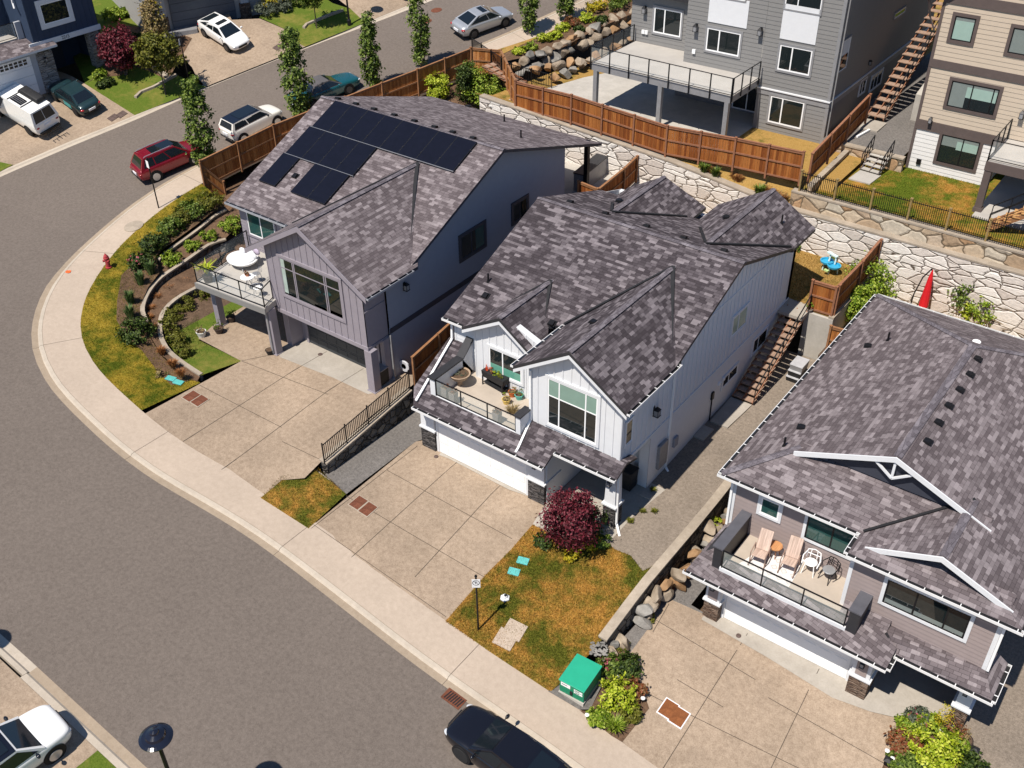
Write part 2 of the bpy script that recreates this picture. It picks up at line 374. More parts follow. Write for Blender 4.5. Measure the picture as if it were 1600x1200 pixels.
M_teal = plain('teal_lid', (.10,.42,.40), .5, var=.1)
M_red = plain('hydrant_red', (.36,.045,.05), .45, var=.12)
M_green = plain('transformer_green', (.010,.215,.115), .38, var=.06)
M_gravelpatch = None
# ------------------------------------------------------------------ draped sheets
def drape(name, xy, zf, mat, off=0.0, res=1.0, kind='structure'):
    bm = bmesh.new(); f = bm.faces.new([bm.verts.new((p[0], p[1], 0)) for p in xy])
    xs = [p[0] for p in xy]; ys = [p[1] for p in xy]
    for a, lo, hi, nn in ((0, min(xs), max(xs), (1,0,0)), (1, min(ys), max(ys), (0,1,0))):
        k = math.ceil(lo/res)*res
        while k < hi:
            co = (k,0,0) if a == 0 else (0,k,0)
            bmesh.ops.bisect_plane(bm, geom=bm.verts[:]+bm.edges[:]+bm.faces[:], plane_co=co, plane_no=nn); k += res
    bmesh.ops.triangulate(bm, faces=bm.faces[:])
    mb = MB()
    for v in bm.verts: v.co.z = zf(v.co.x, v.co.y)+off; mb.v.append(v.co.copy())
    bm.verts.index_update()
    for f in bm.faces: mb.f.append(tuple(v.index for v in f.verts)); mb.m.append(0)
    bm.free(); o = mb.build(name, mat, recalc=True)
    if o.data.polygons and sum(p.normal.z for p in o.data.polygons) < 0: o.data.flip_normals()
    if kind: o['kind'] = kind
    return o
def catmull(pts, step=.8):
    P = [Vector(p) for p in pts]; out = []
    for i in range(len(P)-1):
        a = P[max(0,i-1)]; b = P[i]; c = P[i+1]; d = P[min(len(P)-1, i+2)]
        n = max(1, int((c-b).length/step))
        for k in range(n):
            t = k/n; out.append(.5*((2*b)+(c-a)*t+(2*a-5*b+4*c-d)*t*t+(3*b-a-3*c+d)*t**3))
    out.append(P[-1]); return out
def offset(line, d):
    out = []
    for i, p in enumerate(line):
        t = (line[min(i+1, len(line)-1)]-line[max(0, i-1)]).normalized(); out.append(Vector((p.x+t.y*d, p.y-t.x*d)))
    return out
def v2(p): return Vector((p[0], p[1]))
def strip(mb, A, B, zA, zB, m=0):
    for i in range(len(A)-1):
        mb.poly([(A[i].x,A[i].y,zA(A[i])), (B[i].x,B[i].y,zB(B[i])), (B[i+1].x,B[i+1].y,zB(B[i+1])), (A[i+1].x,A[i+1].y,zA(A[i+1]))], m)
# base ground
xs = [-220,-80,-50,-38,-24,0,20,40,60,220]; ys = [-220,-60,-30,-15,0,20,50,120,260]
mb = MB()
def gz(x, y): return -0.4-0.12*max(min(x,60),-24)-.45
for i in range(len(xs)-1):
    for j in range(len(ys)-1):
        mb.poly([(x, y, gz(x, y)) for x, y in ((xs[i],ys[j]),(xs[i+1],ys[j]),(xs[i+1],ys[j+1]),(xs[i],ys[j+1]))])
struct('ground', mb, M_soil)
# street edge
cpx = [(650,1040),(400,848),(225,740),(112,660),(50,590),(28,530),(45,460),(120,370),(210,300),(345,228),(480,180),(700,92),(790,55),(880,10)]
e = [v2(on(*q, S)) for q in cpx]
e = [Vector((70,-9.15)), Vector((40,-9.15)), Vector((20,-9.12)), Vector((12,-9.12))]+e
dr = (e[-1]-e[-3]).normalized(); e += [e[-1]+dr*15, e[-1]+dr*45, e[-1]+dr*90]
# smooth
for _ in range(2):
    e = [e[0]]+[(e[i-1]+e[i]*2+e[i+1])/4 if 6 < i < len(e)-3 else e[i] for i in range(1, len(e)-1)]+[e[-1]]
E0 = catmull(e, 1.0)
sgn = 1.0 if offset(E0, 1.0)[3].y > E0[3].y else -1.0
E1 = offset(E0, sgn*.30); E2 = offset(E0, sgn*.37); E3 = offset(E0, sgn*.52); E4 = offset(E0, sgn*2.35)
zS = lambda d: (lambda p: S(p.x, p.y)+d)
farpx = [(85,240),(217,185),(330,135),(480,75),(600,30),(690,-5)]
fe = [v2(on(*q, S)) for q in farpx]
dr = (fe[-1]-fe[-3]).normalized(); fe += [fe[-1]+dr*20, fe[-1]+dr*60, fe[-1]+dr*105]
fe = [Vector((-4,-18.15)), Vector((-14,-18.1)), Vector((-24,-17.0)), Vector((-32,-12.5)), Vector((-37,-5)), Vector((-38.1,0.5))]+fe
F0 = catmull(fe, 1.0); F1 = offset(F0, -sgn*.30); F2 = offset(F0, -sgn*.38); F3 = offset(F0, -sgn*.55)
if (F1[len(F1)//2]-E0[len(E0)//2]).length < (F0[len(F0)//2]-E0[len(E0)//2]).length: F1, F2, F3 = offset(F0, sgn*.30), offset(F0, sgn*.38), offset(F0, sgn*.55)
road = [(p.x,p.y) for p in E0]+[(p.x,p.y) for p in reversed(F0)]+[(70,-18.15)]
drape('road', road, S, M_road, 0, 2.0)
mb = MB(); strip(mb, E0, E1, zS(.004), zS(.004)); struct('gutter_pan', mb, M_pan)
mb = MB(); strip(mb, E1, E2, zS(.004), zS(.085)); strip(mb, E2, E3, zS(.085), zS(.10)); struct('kerb', mb, M_curb)
mb = MB(); strip(mb, E3, E4, zS(.098), zS(.10)); strip(mb, E4, offset(E0, sgn*2.36), zS(.10), zS(-.4)); struct('pavement', mb, M_walk)
mb = MB(); strip(mb, F0, F1, zS(.004), zS(.004)); strip(mb, F1, F2, zS(.004), zS(.08)); strip(mb, F2, F3, zS(.08), zS(.095)); strip(mb, F3, offset(F0, (sgn if F3[9] == offset(F0, sgn*.55)[9] else -sgn)*.56), zS(.095), zS(-.3)); struct('kerb', mb, M_curb)
# joints in pavement: every ~4.6 m a saw cut
mb = MB(); acc = 0
for i in range(1, len(E0)-1):
    acc += (E0[i]-E0[i-1]).length
    if acc > 8.6 and E0[i].x < 26:
        acc = 0
        a, b = E3[i], E4[i]; t = (E0[i+1]-E0[i-1]).normalized()*.011
        if R.random() < .93:
            mb.poly([(*(a-t), S(*a)+.1015), (*(b-t), S(*b)+.1035), (*(b+t), S(*b)+.1035), (*(a+t), S(*a)+.1015)])
        for g0, g1, h0, h1 in ((E0[i],E1[i],.007,.007),(E1[i],E2[i],.008,.089),(E2[i],E3[i],.089,.104)):
            mb.poly([(*(g0-t*.8), S(*g0)+h0), (*(g1-t*.8), S(*g1)+h1), (*(g1+t*.8), S(*g1)+h1), (*(g0+t*.8), S(*g0)+h0)])
struct('pavement_joints', mb, M_joint)
mb = MB(); E3b = offset(E0, sgn*.535); strip(mb, E3, E3b, zS(.1015), zS(.1015)); struct('kerb_joint', mb, plain('fine_joint', (.20,.16,.12), .9))
# the south side of the main street
def SS(x, y): return S(x, -18.5)+.1+.02*min(0, y+18.7)
mb = MB()
fx = [Vector((x, -18.15)) for x in range(-4, 71, 2)]
strip(mb, fx, [p+Vector((0,-.34)) for p in fx], zS(.004), zS(.004)); struct('gutter_pan', mb, M_pan)
mb = MB(); strip(mb, [p+Vector((0,-.34)) for p in fx], [p+Vector((0,-.42)) for p in fx], zS(.004), zS(.07)); strip(mb, [p+Vector((0,-.42)) for p in fx], [p+Vector((0,-.66)) for p in fx], zS(.07), zS(.085)); struct('kerb', mb, M_curb)
a = on(130,1195,SS); b = on(165,1162,SS)
drape('driveway', [(-16,-18.82),(b.x,-18.82),(a.x-.1,a.y-.6),(a.x-.5,-26),(-16,-26)], SS, M_drive, .0, 2)
drape('lawn', [(b.x,-18.82),(16,-18.82),(16,-26),(a.x-.5,-26),(a.x-.1,a.y-.6)], SS, M_lawnG, .0, 2)
# left lot -----------------------------------------------------------------
def G0(x, y):
    t = clamp((x+18)/5); s = S(x, min(y, 30))+.1
    return s*(1-t)+H1(x, y)*t if t > 0 else s
P2 = lambda q, f: tuple(v2(on(*q, f)))
dL = [P2(q, H1) for q in ((225,647),(407,778),(440,750),(476,747),(507,716),(636,609))]
drive_L = dL+[(-3.6,5),(-15.6,3.2)]+[P2(q, H1) for q in ((333,508),(310,529),(377,564))]
drape('driveway', drive_L, H1, M_drive, 0, 1.0)
# garden: outer lawn follows the pavement
i0 = min(range(len(E4)), key=lambda i: (E4[i]-v2(on(225,647,S))).length); i1 = min(range(len(E4)), key=lambda i: (E4[i]-v2(on(330,285,S))).length)
wallA = [on(*q, lambda x, y: S(x, y)-.10) for q in ((352,326),(332,337),(310,355),(287,372),(262,390),(245,405))]
zb = [-.40,-.36,-.30,-.22,-.12,-.04,.04,.06]
wallB = [on(*q, lambda x, y, d=d: S(x, y)+.12+d) for q, d in zip(((352,372),(325,381),(287,407),(250,432),(232,452),(222,472),(220,487),(226,502)), zb)]
zc = [.75,.72,.66,.60,.52,.46,.38,.26,.10]
wallC = [on(*q, lambda x, y, d=d: 1.12+d) for q, d in zip(((307,447),(282,460),(262,475),(250,492),(247,512),(250,530),(262,550),(287,570),(312,586)), zc)]
outer = [(p.x,p.y) for p in E4[i0:i1+1]]+[(p.x,p.y) for p in wallA]+[(p.x,p.y) for p in wallB[3:]]+[P2((236,530),G0),P2((252,556),G0),P2((280,582),G0),P2((300,592),G0),P2((313,598),G0)]
drape('lawn', outer, G0, M_lawnL, 0, 1.0)
bed = [P2(q, G0) for q in ((352,318),(318,320),(280,350),(232,385),(214,405),(190,430),(183,470),(182,500),(200,530),(222,548),(250,585),(268,602),(300,594),(313,598),(280,582),(252,556),(236,530))]+[(p.x,p.y) for p in reversed(wallB[3:])]+[(p.x,p.y) for p in reversed(wallA)]
drape('mulch_bed', bed, G0, M_mulch, .012, 1.0)
def tier(x, y): return S(x, y)-.27
drape('mulch_bed', [(p.x,p.y) for p in wallA]+[(p.x,p.y) for p in reversed(wallB[:5])]+[(wallA[0].x+1.2, wallA[0].y+1.0)], lambda x, y: S(x,y)-.3, M_mulch, 0, .7)
def tier2(x, y):
    d = min(((p.x-x)**2+(p.y-y)**2, p.z) for p in wallC); return d[1]-.07
drape('mulch_bed', [(p.x,p.y) for p in wallB]+[P2(q, lambda x, y: 1.35) for q in ((236,530),(252,556),(280,578),(306,592))]+[(p.x,p.y) for p in reversed(wallC)]+[(wallB[0].x+.6, wallB[0].y-1.5)], tier2, M_mulch, 0, .6)
drape('lawn', [(p.x,p.y) for p in wallC]+[P2((377,564),H1),P2((310,529),H1),P2((333,508),H1),(-15.6,3.2),(-17.4,3.2)], lambda x, y: 1.13+.05*clamp((x+15)/2), M_lawnG, 0, .6)
drape('garden_soil', [(-28,3.0),(-15.5,3.25),(-15.5,9),(-15.5,30),(-21.5,30),(-24.3,18),(-26.2,10)], lambda x, y: min(S(x,y)-.2, 1.0+.10*sp(y-3)+clamp((-18-x)/6)*1.2), M_mulch, 0, 1.5)
# middle lot ---------------------------------------------------------------
Mdl, Mdr = P2((482,826),H2), P2((695,972),H2)
edgeR = [P2(q, H2) for q in ((757,900),(800,857),(815,839),(832,820))]
drive_M = [Mdl, Mdr]+edgeR+[(6.0,-.25),(6.0,.9),(-.9,.9),P2((649.5,690),H2)]
drape('driveway', drive_M, H2, M_drive, 0, 1.0)
walk_M = [edgeR[-1], P2((872,838),H2), P2((950,849),H2), P2((988,808),H2), (9.75,3.7), (6.0,3.7), (6.0,-.25)]
drape('path', walk_M, H2, M_slab, .006, 1.0)
def HM(x, y): w = clamp((x+4.7)/3.0); return H1(x, y)*(1-w)+H2(x, y)*w
drape('lawn', [P2(q, HM) for q in ((407,778),(440,750),(476,747),(492,735),(516,752),(541,772))]+[Mdl], HM, M_lawnM, .012, .5)
drape('gravel_strip', [P2((508,742),H2),P2((541,772),H2),P2((649.5,690),H2),(-.9,.5),(-.9,16),(-4.35,16),(-4.35,1.2)], H2, M_gravel, 0, 1.5)
capR = [on(*q, H2) for q in ((940,1000),(985,940),(1032,882),(1080,826),(1118,780),(1140,752))]
dirR = (capR[-1]-capR[-3]).normalized(); cw = [v2(p) for p in capR]+[Vector((capR[-1].x+(16.3-capR[-1].y)*.0, 16.3))]
lawn_front = [Mdr, P2((860,1081),H2), P2((905,1040),H2), (cw[0].x, cw[0].y)]+[(p.x,p.y) for p in cw[1:3]]+[P2(q, H2) for q in ((1004,892),(985,868),(960,858),(950,849),(872,838))]+list(reversed(edgeR))
drape('lawn', lawn_front, H2, M_lawnM, 0, .8)
drape('gravel_path', [P2(q, H2) for q in ((950,849),(960,858),(985,868),(1004,892))]+[(p.x,p.y) for p in cw[2:]]+[(8.9,16.3),(8.9,3.7),(9.75,3.7),P2((988,808),H2)], H2, M_gravel2, .003, 1.0)
# right lot ----------------------------------------------------------------
dRl = [P2(q, H3) for q in ((972,1160),(1014,1107),(1005,1080),(984,1021),(1047,936))]
drive_R = dRl+[(14.3,-.3),(14.3,.9),(20.4,.9),(20.4,2.5),(23.9,2.5),P2((1502,1140),H3),P2((1478,1130),H3),P2((1412,1124),H3),P2((1378,1200),H3),(20.6,-7.0)]
drape('driveway', drive_R, H3, M_drive, 0, 1.0)
slab_R = [P2(q, H3) for q in ((1108,944),(1096,968),(1200,1028),(1300,1090),(1360,1112),(1412,1124),(1478,1130),(1502,1140))]+[(23.9,2.5),(20.4,2.5),(20.4,.9),(14.3,.9),(14.3,-.25)]
drape('garage_apron', slab_R, H3, M_slab, .006, 1.0)
drape('garage_apron', [P2(q, H1) for q in ((437,558),(520,590),(575,616),(592,612))]+[(-4.3,1.7),(-4.7,2.2),(-10.8,2.2),(-10.9,.3)], H1, M_slab, .006, 1.0)
drape('garage_apron', [P2(q, H2) for q in ((686,711),(700,716),(795,765),(824,775))]+[(4.9,.9),(-.2,.9)], H2, M_slab, .006, 1.0)
drape('gravel_strip', [P2(q, H3) for q in ((1047,936),(984,1021),(960,1012))]+[(cw[0].x+.3,cw[0].y)]+[(p.x+.35,p.y) for p in cw[1:]]+[(13.3,16.3),(13.3,-.2),(14.3,-.3)], H3, M_gravel, 0, 1.0)
drape('gravel_strip', [P2((1502,1140),H3),(23.9,2.5),(23.9,30),(40,30),(40,-4.5),P2((1560,1230),H3),P2((1482,1172),H3)], H3, M_gravel2, .002, 2.0)
bedR = [P2(q, H3) for q in ((1412,1124),(1478,1130),(1502,1140),(1482,1172),(1530,1205))]+[(24.6,-6.9),(21.4,-6.9),P2((1378,1200),H3)]
drape('mulch_bed', bedR, H3, M_mulch, .014, 1.0)
bedT = [P2(q, H3) for q in ((972,1160),(1014,1107),(1005,1080),(984,1021),(962,1012),(930,1020),(940,1040),(948,1062),(920,1112),(905,1110))]+[P2((955,1150),H3)]
drape('mulch_bed', bedT, lambda x, y: max(H3(x,y), S(x,-7)+.1)+.0, M_mulch, .02, .6)
drape('gravel_strip', [P2(q, S) for q in ((856,1083),(888,1050),(912,1030),(948,1060),(922,1112),(905,1112))], lambda x, y: S(x, y)+.1+.05*(y+7), M_gravel, .02, .6)
# joints of the driveways
def joints(lines, f, name='driveway_joints', w=.012):
    mb = MB()
    for q0, q1 in lines:
        a = on(*q0, f); b = on(*q1, f); n = max(1, int((b-a).length/1.0)); t = v2(b-a).normalized(); s = Vector((t.y,-t.x))*w
        for k in range(n):
            p = v2(a)+(v2(b)-v2(a))*(k/n); q = v2(a)+(v2(b)-v2(a))*((k+1)/n)
            mb.poly([(*(p-s), f(*p)+.010), (*(p+s), f(*p)+.010), (*(q+s), f(*q)+.010), (*(q-s), f(*q)+.010)])
    return struct(name, mb, M_joint)
joints([((714,722),(549,871)),((788,752),(648,902)),((605,735),(800,842)),((541,775),(757,902)),((652,697),(486,826)),((490,820),(697,964))], H2)
drape('lawn_edge_fill', [P2((508,742),H2),P2((541,772),H2),P2((516,752),H2)], H2, M_soil, .004, .6)
joints([((511,549),(286,690)),((568,576),(346,734)),((441,690),(500,718)),((377,564),(512,616)),((312,602),(440,668)),((377,564),(436,552))], H1)
joints([((1168,990),(1030,1210)),((1010,960),(1180,1062)),((1008,1082),(1330,1240)),((1058,1062),(1130,1105)),((1280,1045),(1200,1210)),((1200,1090),(1420,1215)),((1020,988),(1045,944))], H3)
# ------------------------------------------------------------------ wall helpers (vertical convex polygons)
def _clip(P, z0, z1):
    for z, up in ((z0, 1), (z1, -1)):
        out = []
        for i in range(len(P)):
            a, b = P[i], P[(i+1) % len(P)]; da, db = (a.z-z)*up, (b.z-z)*up
            if da >= 0: out.append(a)
            if da*db < 0: out.append(a+(b-a)*(da/(da-db)))
        P = out
        if len(P) < 3: return []
    return P
def lap(mb, pts, n, course=.19, off=.016, m=0):
    P = [Vector(p) for p in pts]; n = Vector(n); lo = min(p.z for p in P); hi = max(p.z for p in P); z = lo
    while z < hi-1e-4:
        q = _clip(P, z, min(z+course, hi))
        if q:
            o = [p+n*(off*(1-clamp((p.z-z)/course))+.002) for p in q]; mb.poly(o, m)
            bt = [p for p in q if abs(p.z-z) < 1e-4]
            if len(bt) == 2:
                a, b = bt; mb.poly([a, b, b+n*(off+.002), a+n*(off+.002)], m)
        z += course
def flat(mb, pts, n, m=0, th=.03):
    mb.prism([Vector(p) for p in pts], -Vector(n)*th, m)
def battens(mb, pts, n, sp=.4, w=.055, d=.028, m=0):
    P = [Vector(p) for p in pts]; n = Vector(n); u = Vector((-n.y, n.x, 0)); us = [p.dot(u) for p in P]; k = min(us)+.03
    while k <= max(us)-.02:
        zz = []
        for i in range(len(P)):
            a, b = P[i], P[(i+1) % len(P)]; da, db = a.dot(u)-k, b.dot(u)-k
            if da*db <= 0 and abs(da-db) > 1e-6: zz.append((a+(b-a)*(da/(da-db))).z)
        if len(zz) >= 2 and max(zz)-min(zz) > .1:
            base = P[0]+u*(k-P[0].dot(u)); z0, z1 = min(zz), max(zz)
            c = [base+u*s*w/2+n*e for s, e in ((-1,0),(1,0),(1,d),(-1,d))]
            mb.hexa([Vector((p.x,p.y,z0+.004)) for p in c], [Vector((p.x,p.y,z1-.004)) for p in c], m)
        k += sp
def hband(mb, p, q, h, n, d=.035, m=0):
    # horizontal trim board whose back lies on the wall; p, q lower corners
    p = Vector(p); q = Vector(q); n = Vector(n)
    mb.hexa([p, q, q+n*d, p+n*d], [p+Vector((0,0,h)), q+Vector((0,0,h)), q+n*d+Vector((0,0,h)), p+n*d+Vector((0,0,h))], m)
def window(t, p, u, n, w, h, vs=(), hs=(), trim=.1, mt=None, fm=None, gm=None, fw=.06, proud=.062, gms=None, ml=None):
    # p: lower left corner of the glazed opening on the wall plane
    p = Vector(p); u = Vector(u); n = Vector(n); Z = Vector((0,0,1)); mt = mt or M_white; fm = fm or M_white2; gm = gm or M_glass
    mb = MB()
    def b(u0, u1, z0, z1, d0, d1, m):
        c = [p+u*a+n*e for a, e in ((u0,d0),(u1,d0),(u1,d1),(u0,d1))]; mb.hexa([q+Z*z0 for q in c], [q+Z*z1 for q in c], m)
    if trim:
        b(-trim, 0, -trim, h+trim, 0, proud, 0); b(w, w+trim, -trim, h+trim, 0, proud, 0)
        b(.0005, w-.0005, -trim, 0, 0, proud+.006, 0); b(.0005, w-.0005, h, h+trim, 0, proud+.004, 0)
    d = proud-.012
    b(.001, fw, .001, h-.001, 0, d, 1); b(w-fw, w-.001, .001, h-.001, 0, d, 1); b(fw, w-fw, .001, fw, 0, d-.001, 1); b(fw, w-fw, h-fw, h-.001, 0, d-.001, 1)
    for v in vs: b(v-fw/2, v+fw/2, fw, h-fw, 0, d-.002, 1)
    for k in hs:
        if isinstance(k, tuple): b(k[0], k[1], k[2]-fw*.4, k[2]+fw*.4, 0, d-.004, 1)
        else: b(fw, w-fw, k-fw*.4, k+fw*.4, 0, d-.004, 1)
    fr = part(t, 'window', mb, [mt, fm])
    g = MB()
    def gl(u0, u1, z0, z1, m): g.poly([p+u*u0+n*.034+Z*z0, p+u*u1+n*.034+Z*z0, p+u*u1+n*.034+Z*z1, p+u*u0+n*.034+Z*z1], m)
    if gms:
        for (u0, u1, z0, z1, m) in gms: gl(u0*w, u1*w, z0*h, z1*h, m)
        part(fr, 'pane', g, ml, recalc=False)
    else:
        gl(fw*.5, w-fw*.5, fw*.5, h-fw*.5, 0); part(fr, 'pane', g, gm, recalc=False)
    return fr
def winpx(t, axis, val, bl, br, tr, n, **k):
    f = ay if axis == 'y' else ax
    A, B, D = f(*bl, val), f(*br, val), f(*tr, val)
    z0 = (A.z+B.z)/2; z1 = D.z
    if axis == 'y': u = Vector((1,0,0)); w = B.x-A.x; p = Vector((A.x, val, z0))
    else: u = Vector((0,1,0)); w = B.y-A.y; p = Vector((val, A.y, z0))
    return window(t, p, u, n, w, z1-z0, **k)
def slabroof(mb, pts, th=.16, m0=0, m1=1):
    # roof sheet: top faces shingled, edge and soffit in m1
    P = [Vector(p) for p in pts]; Q = [p-Vector((0,0,th)) for p in P]; n = len(P)
    mb.poly(P, m0); mb.poly(Q[::-1], m1)
    for i in range(n): mb.poly([P[i], Q[i], Q[(i+1)%n], P[(i+1)%n]], m1)
def ridgecap(mb, a, b, m=0, w=.26, step=.2):
    mb.cut(); a = Vector(a); b = Vector(b); L = (b-a).length; n = max(1, int(L/step)); t = (b-a)/n
    for i in range(n):
        p = a+t*i; s = t.normalized().cross(Vector((0,0,1))).normalized()*w/2
        z = Vector((0,0,.035)); q = p+t*1.02; dn = Vector((0,0,-.05))
        lift = Vector((0,0,.012))
        mb.poly([p-s+dn+z, p+z, q+z+lift, q-s+dn+z+lift], m); mb.poly([p+z, p+s+dn+z, q+s+dn+z+lift, q+z+lift], m)
        mb.poly([q-s+dn+z+lift, q+z+lift, q+z-lift*2, q-s+dn-lift], m); mb.poly([q+z+lift, q+s+dn+z+lift, q+s+dn-lift, q+z-lift*2], m)
def gutter(mb, a, b, out, m=0, m2=1, hang=.6, w=.12):
    mb.cut(); a = Vector(a); b = Vector(b); o = Vector(out)
    Z = Vector((0,0,1)); t = (b-a).normalized()
    mb.hexa([a+o*w-Z*.12, b+o*w-Z*.12, b+o*(w+.022)-Z*.12, a+o*(w+.022)-Z*.12], [a+o*w-Z*.01, b+o*w-Z*.01, b+o*(w+.022)-Z*.01, a+o*(w+.022)-Z*.01], m)
    mb.hexa([a-Z*.13, b-Z*.13, b+o*w-Z*.13, a+o*w-Z*.13], [a-Z*.105, b-Z*.105, b+o*w-Z*.105, a+o*w-Z*.105], m2)
    for e, s in ((a, 1), (b, -1)): mb.hexa([e-Z*.13, e+o*w-Z*.13, e+o*w+t*s*.02-Z*.13, e+t*s*.02-Z*.13], [e-Z*.012, e+o*w-Z*.012, e+o*w+t*s*.02-Z*.012, e+t*s*.02-Z*.012], m)
    k = hang/2; L = (b-a).length
    while k < L: mb.bar(a+t*k-Z*.02, a+t*k+o*w-Z*.02, .03, .02, m); k += hang
def downspout(t, pts, mat, r=.045):
    mb = MB()
    for a, b in zip(pts[:-1], pts[1:]): mb.bar(a, b, r*2, r*1.5)
    part(t, 'downspout', mb, mat)
def garage_door(t, x0, x1, y, z0, z1, mat, windows=False, n=4, frame=None):
    mb = MB(); h = (z1-z0)/n
    for k in range(n): mb.box(x0, x1, y-.03, y+.03, z0+k*h+.006, z0+(k+1)*h-.004)
    for k in range(n):
        c = int((x1-x0)/.61); s = (x1-x0)/c
        for i in range(c): mb.box(x0+i*s+.08, x0+(i+1)*s-.08, y-.042, y-.03, z0+k*h+.1, z0+(k+1)*h-.09)
    return part(t, 'garage_door', mb, mat)
def roof_vent(t, p, s, yaw=0, tall=False):
    # low box vent lying on a roof slope of pitch s (rise per metre along +y)
    mb = MB(); p = Vector(p)
    if tall: mb.cyl(p-Vector((0,0,.05)), p+Vector((0,0,.42)), .045, n=8); mb.cyl(p+Vector((0,0,-.04)), p+Vector((0,0,.06)), .09, .06, n=8); return part(t, 'vent_pipe', mb, M_black)
    a = Vector((math.cos(yaw), math.sin(yaw), 0)); b = Vector((-math.sin(yaw), math.cos(yaw), s)).normalized(); n = a.cross(b)
    c = [(-.19,-.17),(.19,-.17),(.19,.17),(-.19,.17)]; c2 = [(-.14,-.17),(.14,-.17),(.12,.10),(-.12,.10)]
    mb.hexa([p+a*i+b*j for i, j in c], [p+a*i+b*j+n*.02 for i, j in c]); mb.hexa([p+a*i+b*j+n*.02 for i, j in c2], [p+a*i*.9+b*j*.9+n*.11 for i, j in c2])
    return part(t, 'roof_vent', mb, M_black)
def rail_panel(t, pts, h, mat, posts=None, glassm=None, gap=.1, pickets=None, name='railing', base_drop=.12, pw=.045, midz=None):
    # pts: base points along the rail; post at each; top and bottom rails; optional glass or pickets
    P = [Vector(p) for p in pts]; mb = MB(); Z = Vector((0,0,1)); g = MB()
    for p in P: mb.bar(p-Z*base_drop, p+Z*h, pw)
    for a, b in zip(P[:-1], P[1:]):
        t_ = (b-a).normalized()*pw*.6
        mb.bar(a+t_+Z*(h-.02), b-t_+Z*(h-.02), .05, .035); mb.bar(a+t_+Z*gap, b-t_+Z*gap, .04, .03)
        if pickets:
            n = max(1, int((b-a).length/pickets))
            for k in range(1, n): q = a+(b-a)*(k/n); mb.bar(q+Z*(gap+.015), q+Z*(h-.037), .018)
        if glassm: g.poly([a+t_+Z*(gap+.03), b-t_+Z*(gap+.03), b-t_+Z*(h-.05), a+t_+Z*(h-.05)])
    o = part(t, name, mb, mat)
    if glassm: part(o, 'glass_panel', g, glassm, recalc=False)
    return o
def wall_lamp(t, p, n, s=1.0):
    p = Vector(p); n = Vector(n); u = Vector((-n.y, n.x, 0)); mb = MB(); q = p+n*.13*s
    mb.bar(p+Vector((0,0,.05)), p+Vector((0,0,.35*s)), .12*s, .03, 0, up=n)
    c = [q+u*a*.085*s+n*b*.085*s for a, b in ((-1,-1),(1,-1),(1,1),(-1,1))]; d = [q+u*a*.11*s+n*b*.11*s for a, b in ((-1,-1),(1,-1),(1,1),(-1,1))]
    mb.hexa([v+Vector((0,0,.02)) for v in c], [v+Vector((0,0,.26*s)) for v in c], 1)
    mb.hexa([v+Vector((0,0,.26*s)) for v in d], [q+(v-q)*.2+Vector((0,0,.38*s)) for v in d], 0); mb.hexa([v for v in d], [v+Vector((0,0,.02)) for v in d], 0)
    for v in c: mb.bar(v+Vector((0,0,.02)), v+Vector((0,0,.26*s)), .018)
    return part(t, 'wall_lamp', mb, [M_black, M_grey])
FY = (0,-1,0); RX = (1,0,0); LX = (-1,0,0)
# ================================================================== the white house in the middle
t = MH = thing('house', 'white board-and-batten house with a dark shingle roof and plant-filled front balcony', 'house', (4, 6, 0), 'houses along the curving street')
XL, XR, GY, GX = -1.1, 9.0, .80, 4.5
def mzf(y): return 8.5-.405*(9.8-y)
def mzb(y): return 8.5-.318*(y-9.8)
w = MB()                                                       # body: board and batten above, lap below
up_r = [(XR,GY,3.05),(XR,15.9,3.05),(XR,15.9,6.5),(XR,9.8,8.3),(XR,4.3,6.1),(XR,GY,6.1)]
flat(w, up_r, RX); battens(w, up_r, RX, .41); lap(w, [(XR,3.3,.12),(XR,15.9,.12),(XR,15.9,3.05),(XR,3.3,3.05)], RX, .19)
flat(w, [(XR,15.9,2.8),(XR,16.9,2.8),(XR,16.9,6.45),(XR,15.9,6.45)], RX)
hband(w, (XR,GY+.1,2.95), (XR,16.9,2.95), .16, RX, .04); hband(w, (XR,5.4,6.55), (XR,15.3,6.55), .12, RX, .036)
gf = [(GX,GY,2.95),(XR,GY,2.95),(XR,GY,6.15),(6.68,GY,7.85),(GX,GY,6.25)]
flat(w, gf, FY); battens(w, gf, FY, .41)
w.box(XR-.14, XR+.02, GY-.035, GY+.0, 2.95, 6.15); w.box(XR+.03, XR+.045, GY-.03, GY+.13, 3.1, 6.1)
flat(w, [(GX,GY,2.9),(GX,2.75,2.9),(GX,2.75,6.3),(GX,GY,6.2)], LX)
f2 = [(XL,2.75,2.9),(.62,2.75,2.9),(.62,2.75,5.42),(XL,2.75,5.42)]; lap(w, f2, FY, .19)
flat(w, [(XL,2.78,0),(XL,16.9,0),(XL,16.9,6.3),(XL,9.8,8.3),(XL,2.78,5.4)], LX)
DY = 2.45
df = [(.30,DY,2.9),(GX,DY,2.9),(GX,DY,5.8),(2.0,DY,6.75),(.30,DY,5.75)]; flat(w, df, FY, th=.3); battens(w, df, FY, .40)
w.box(XL-.02, XL+.1, 2.72, 2.75, 2.9, 5.4)
w.box(XL, XR, 16.6, 16.9, 0, 6.3)
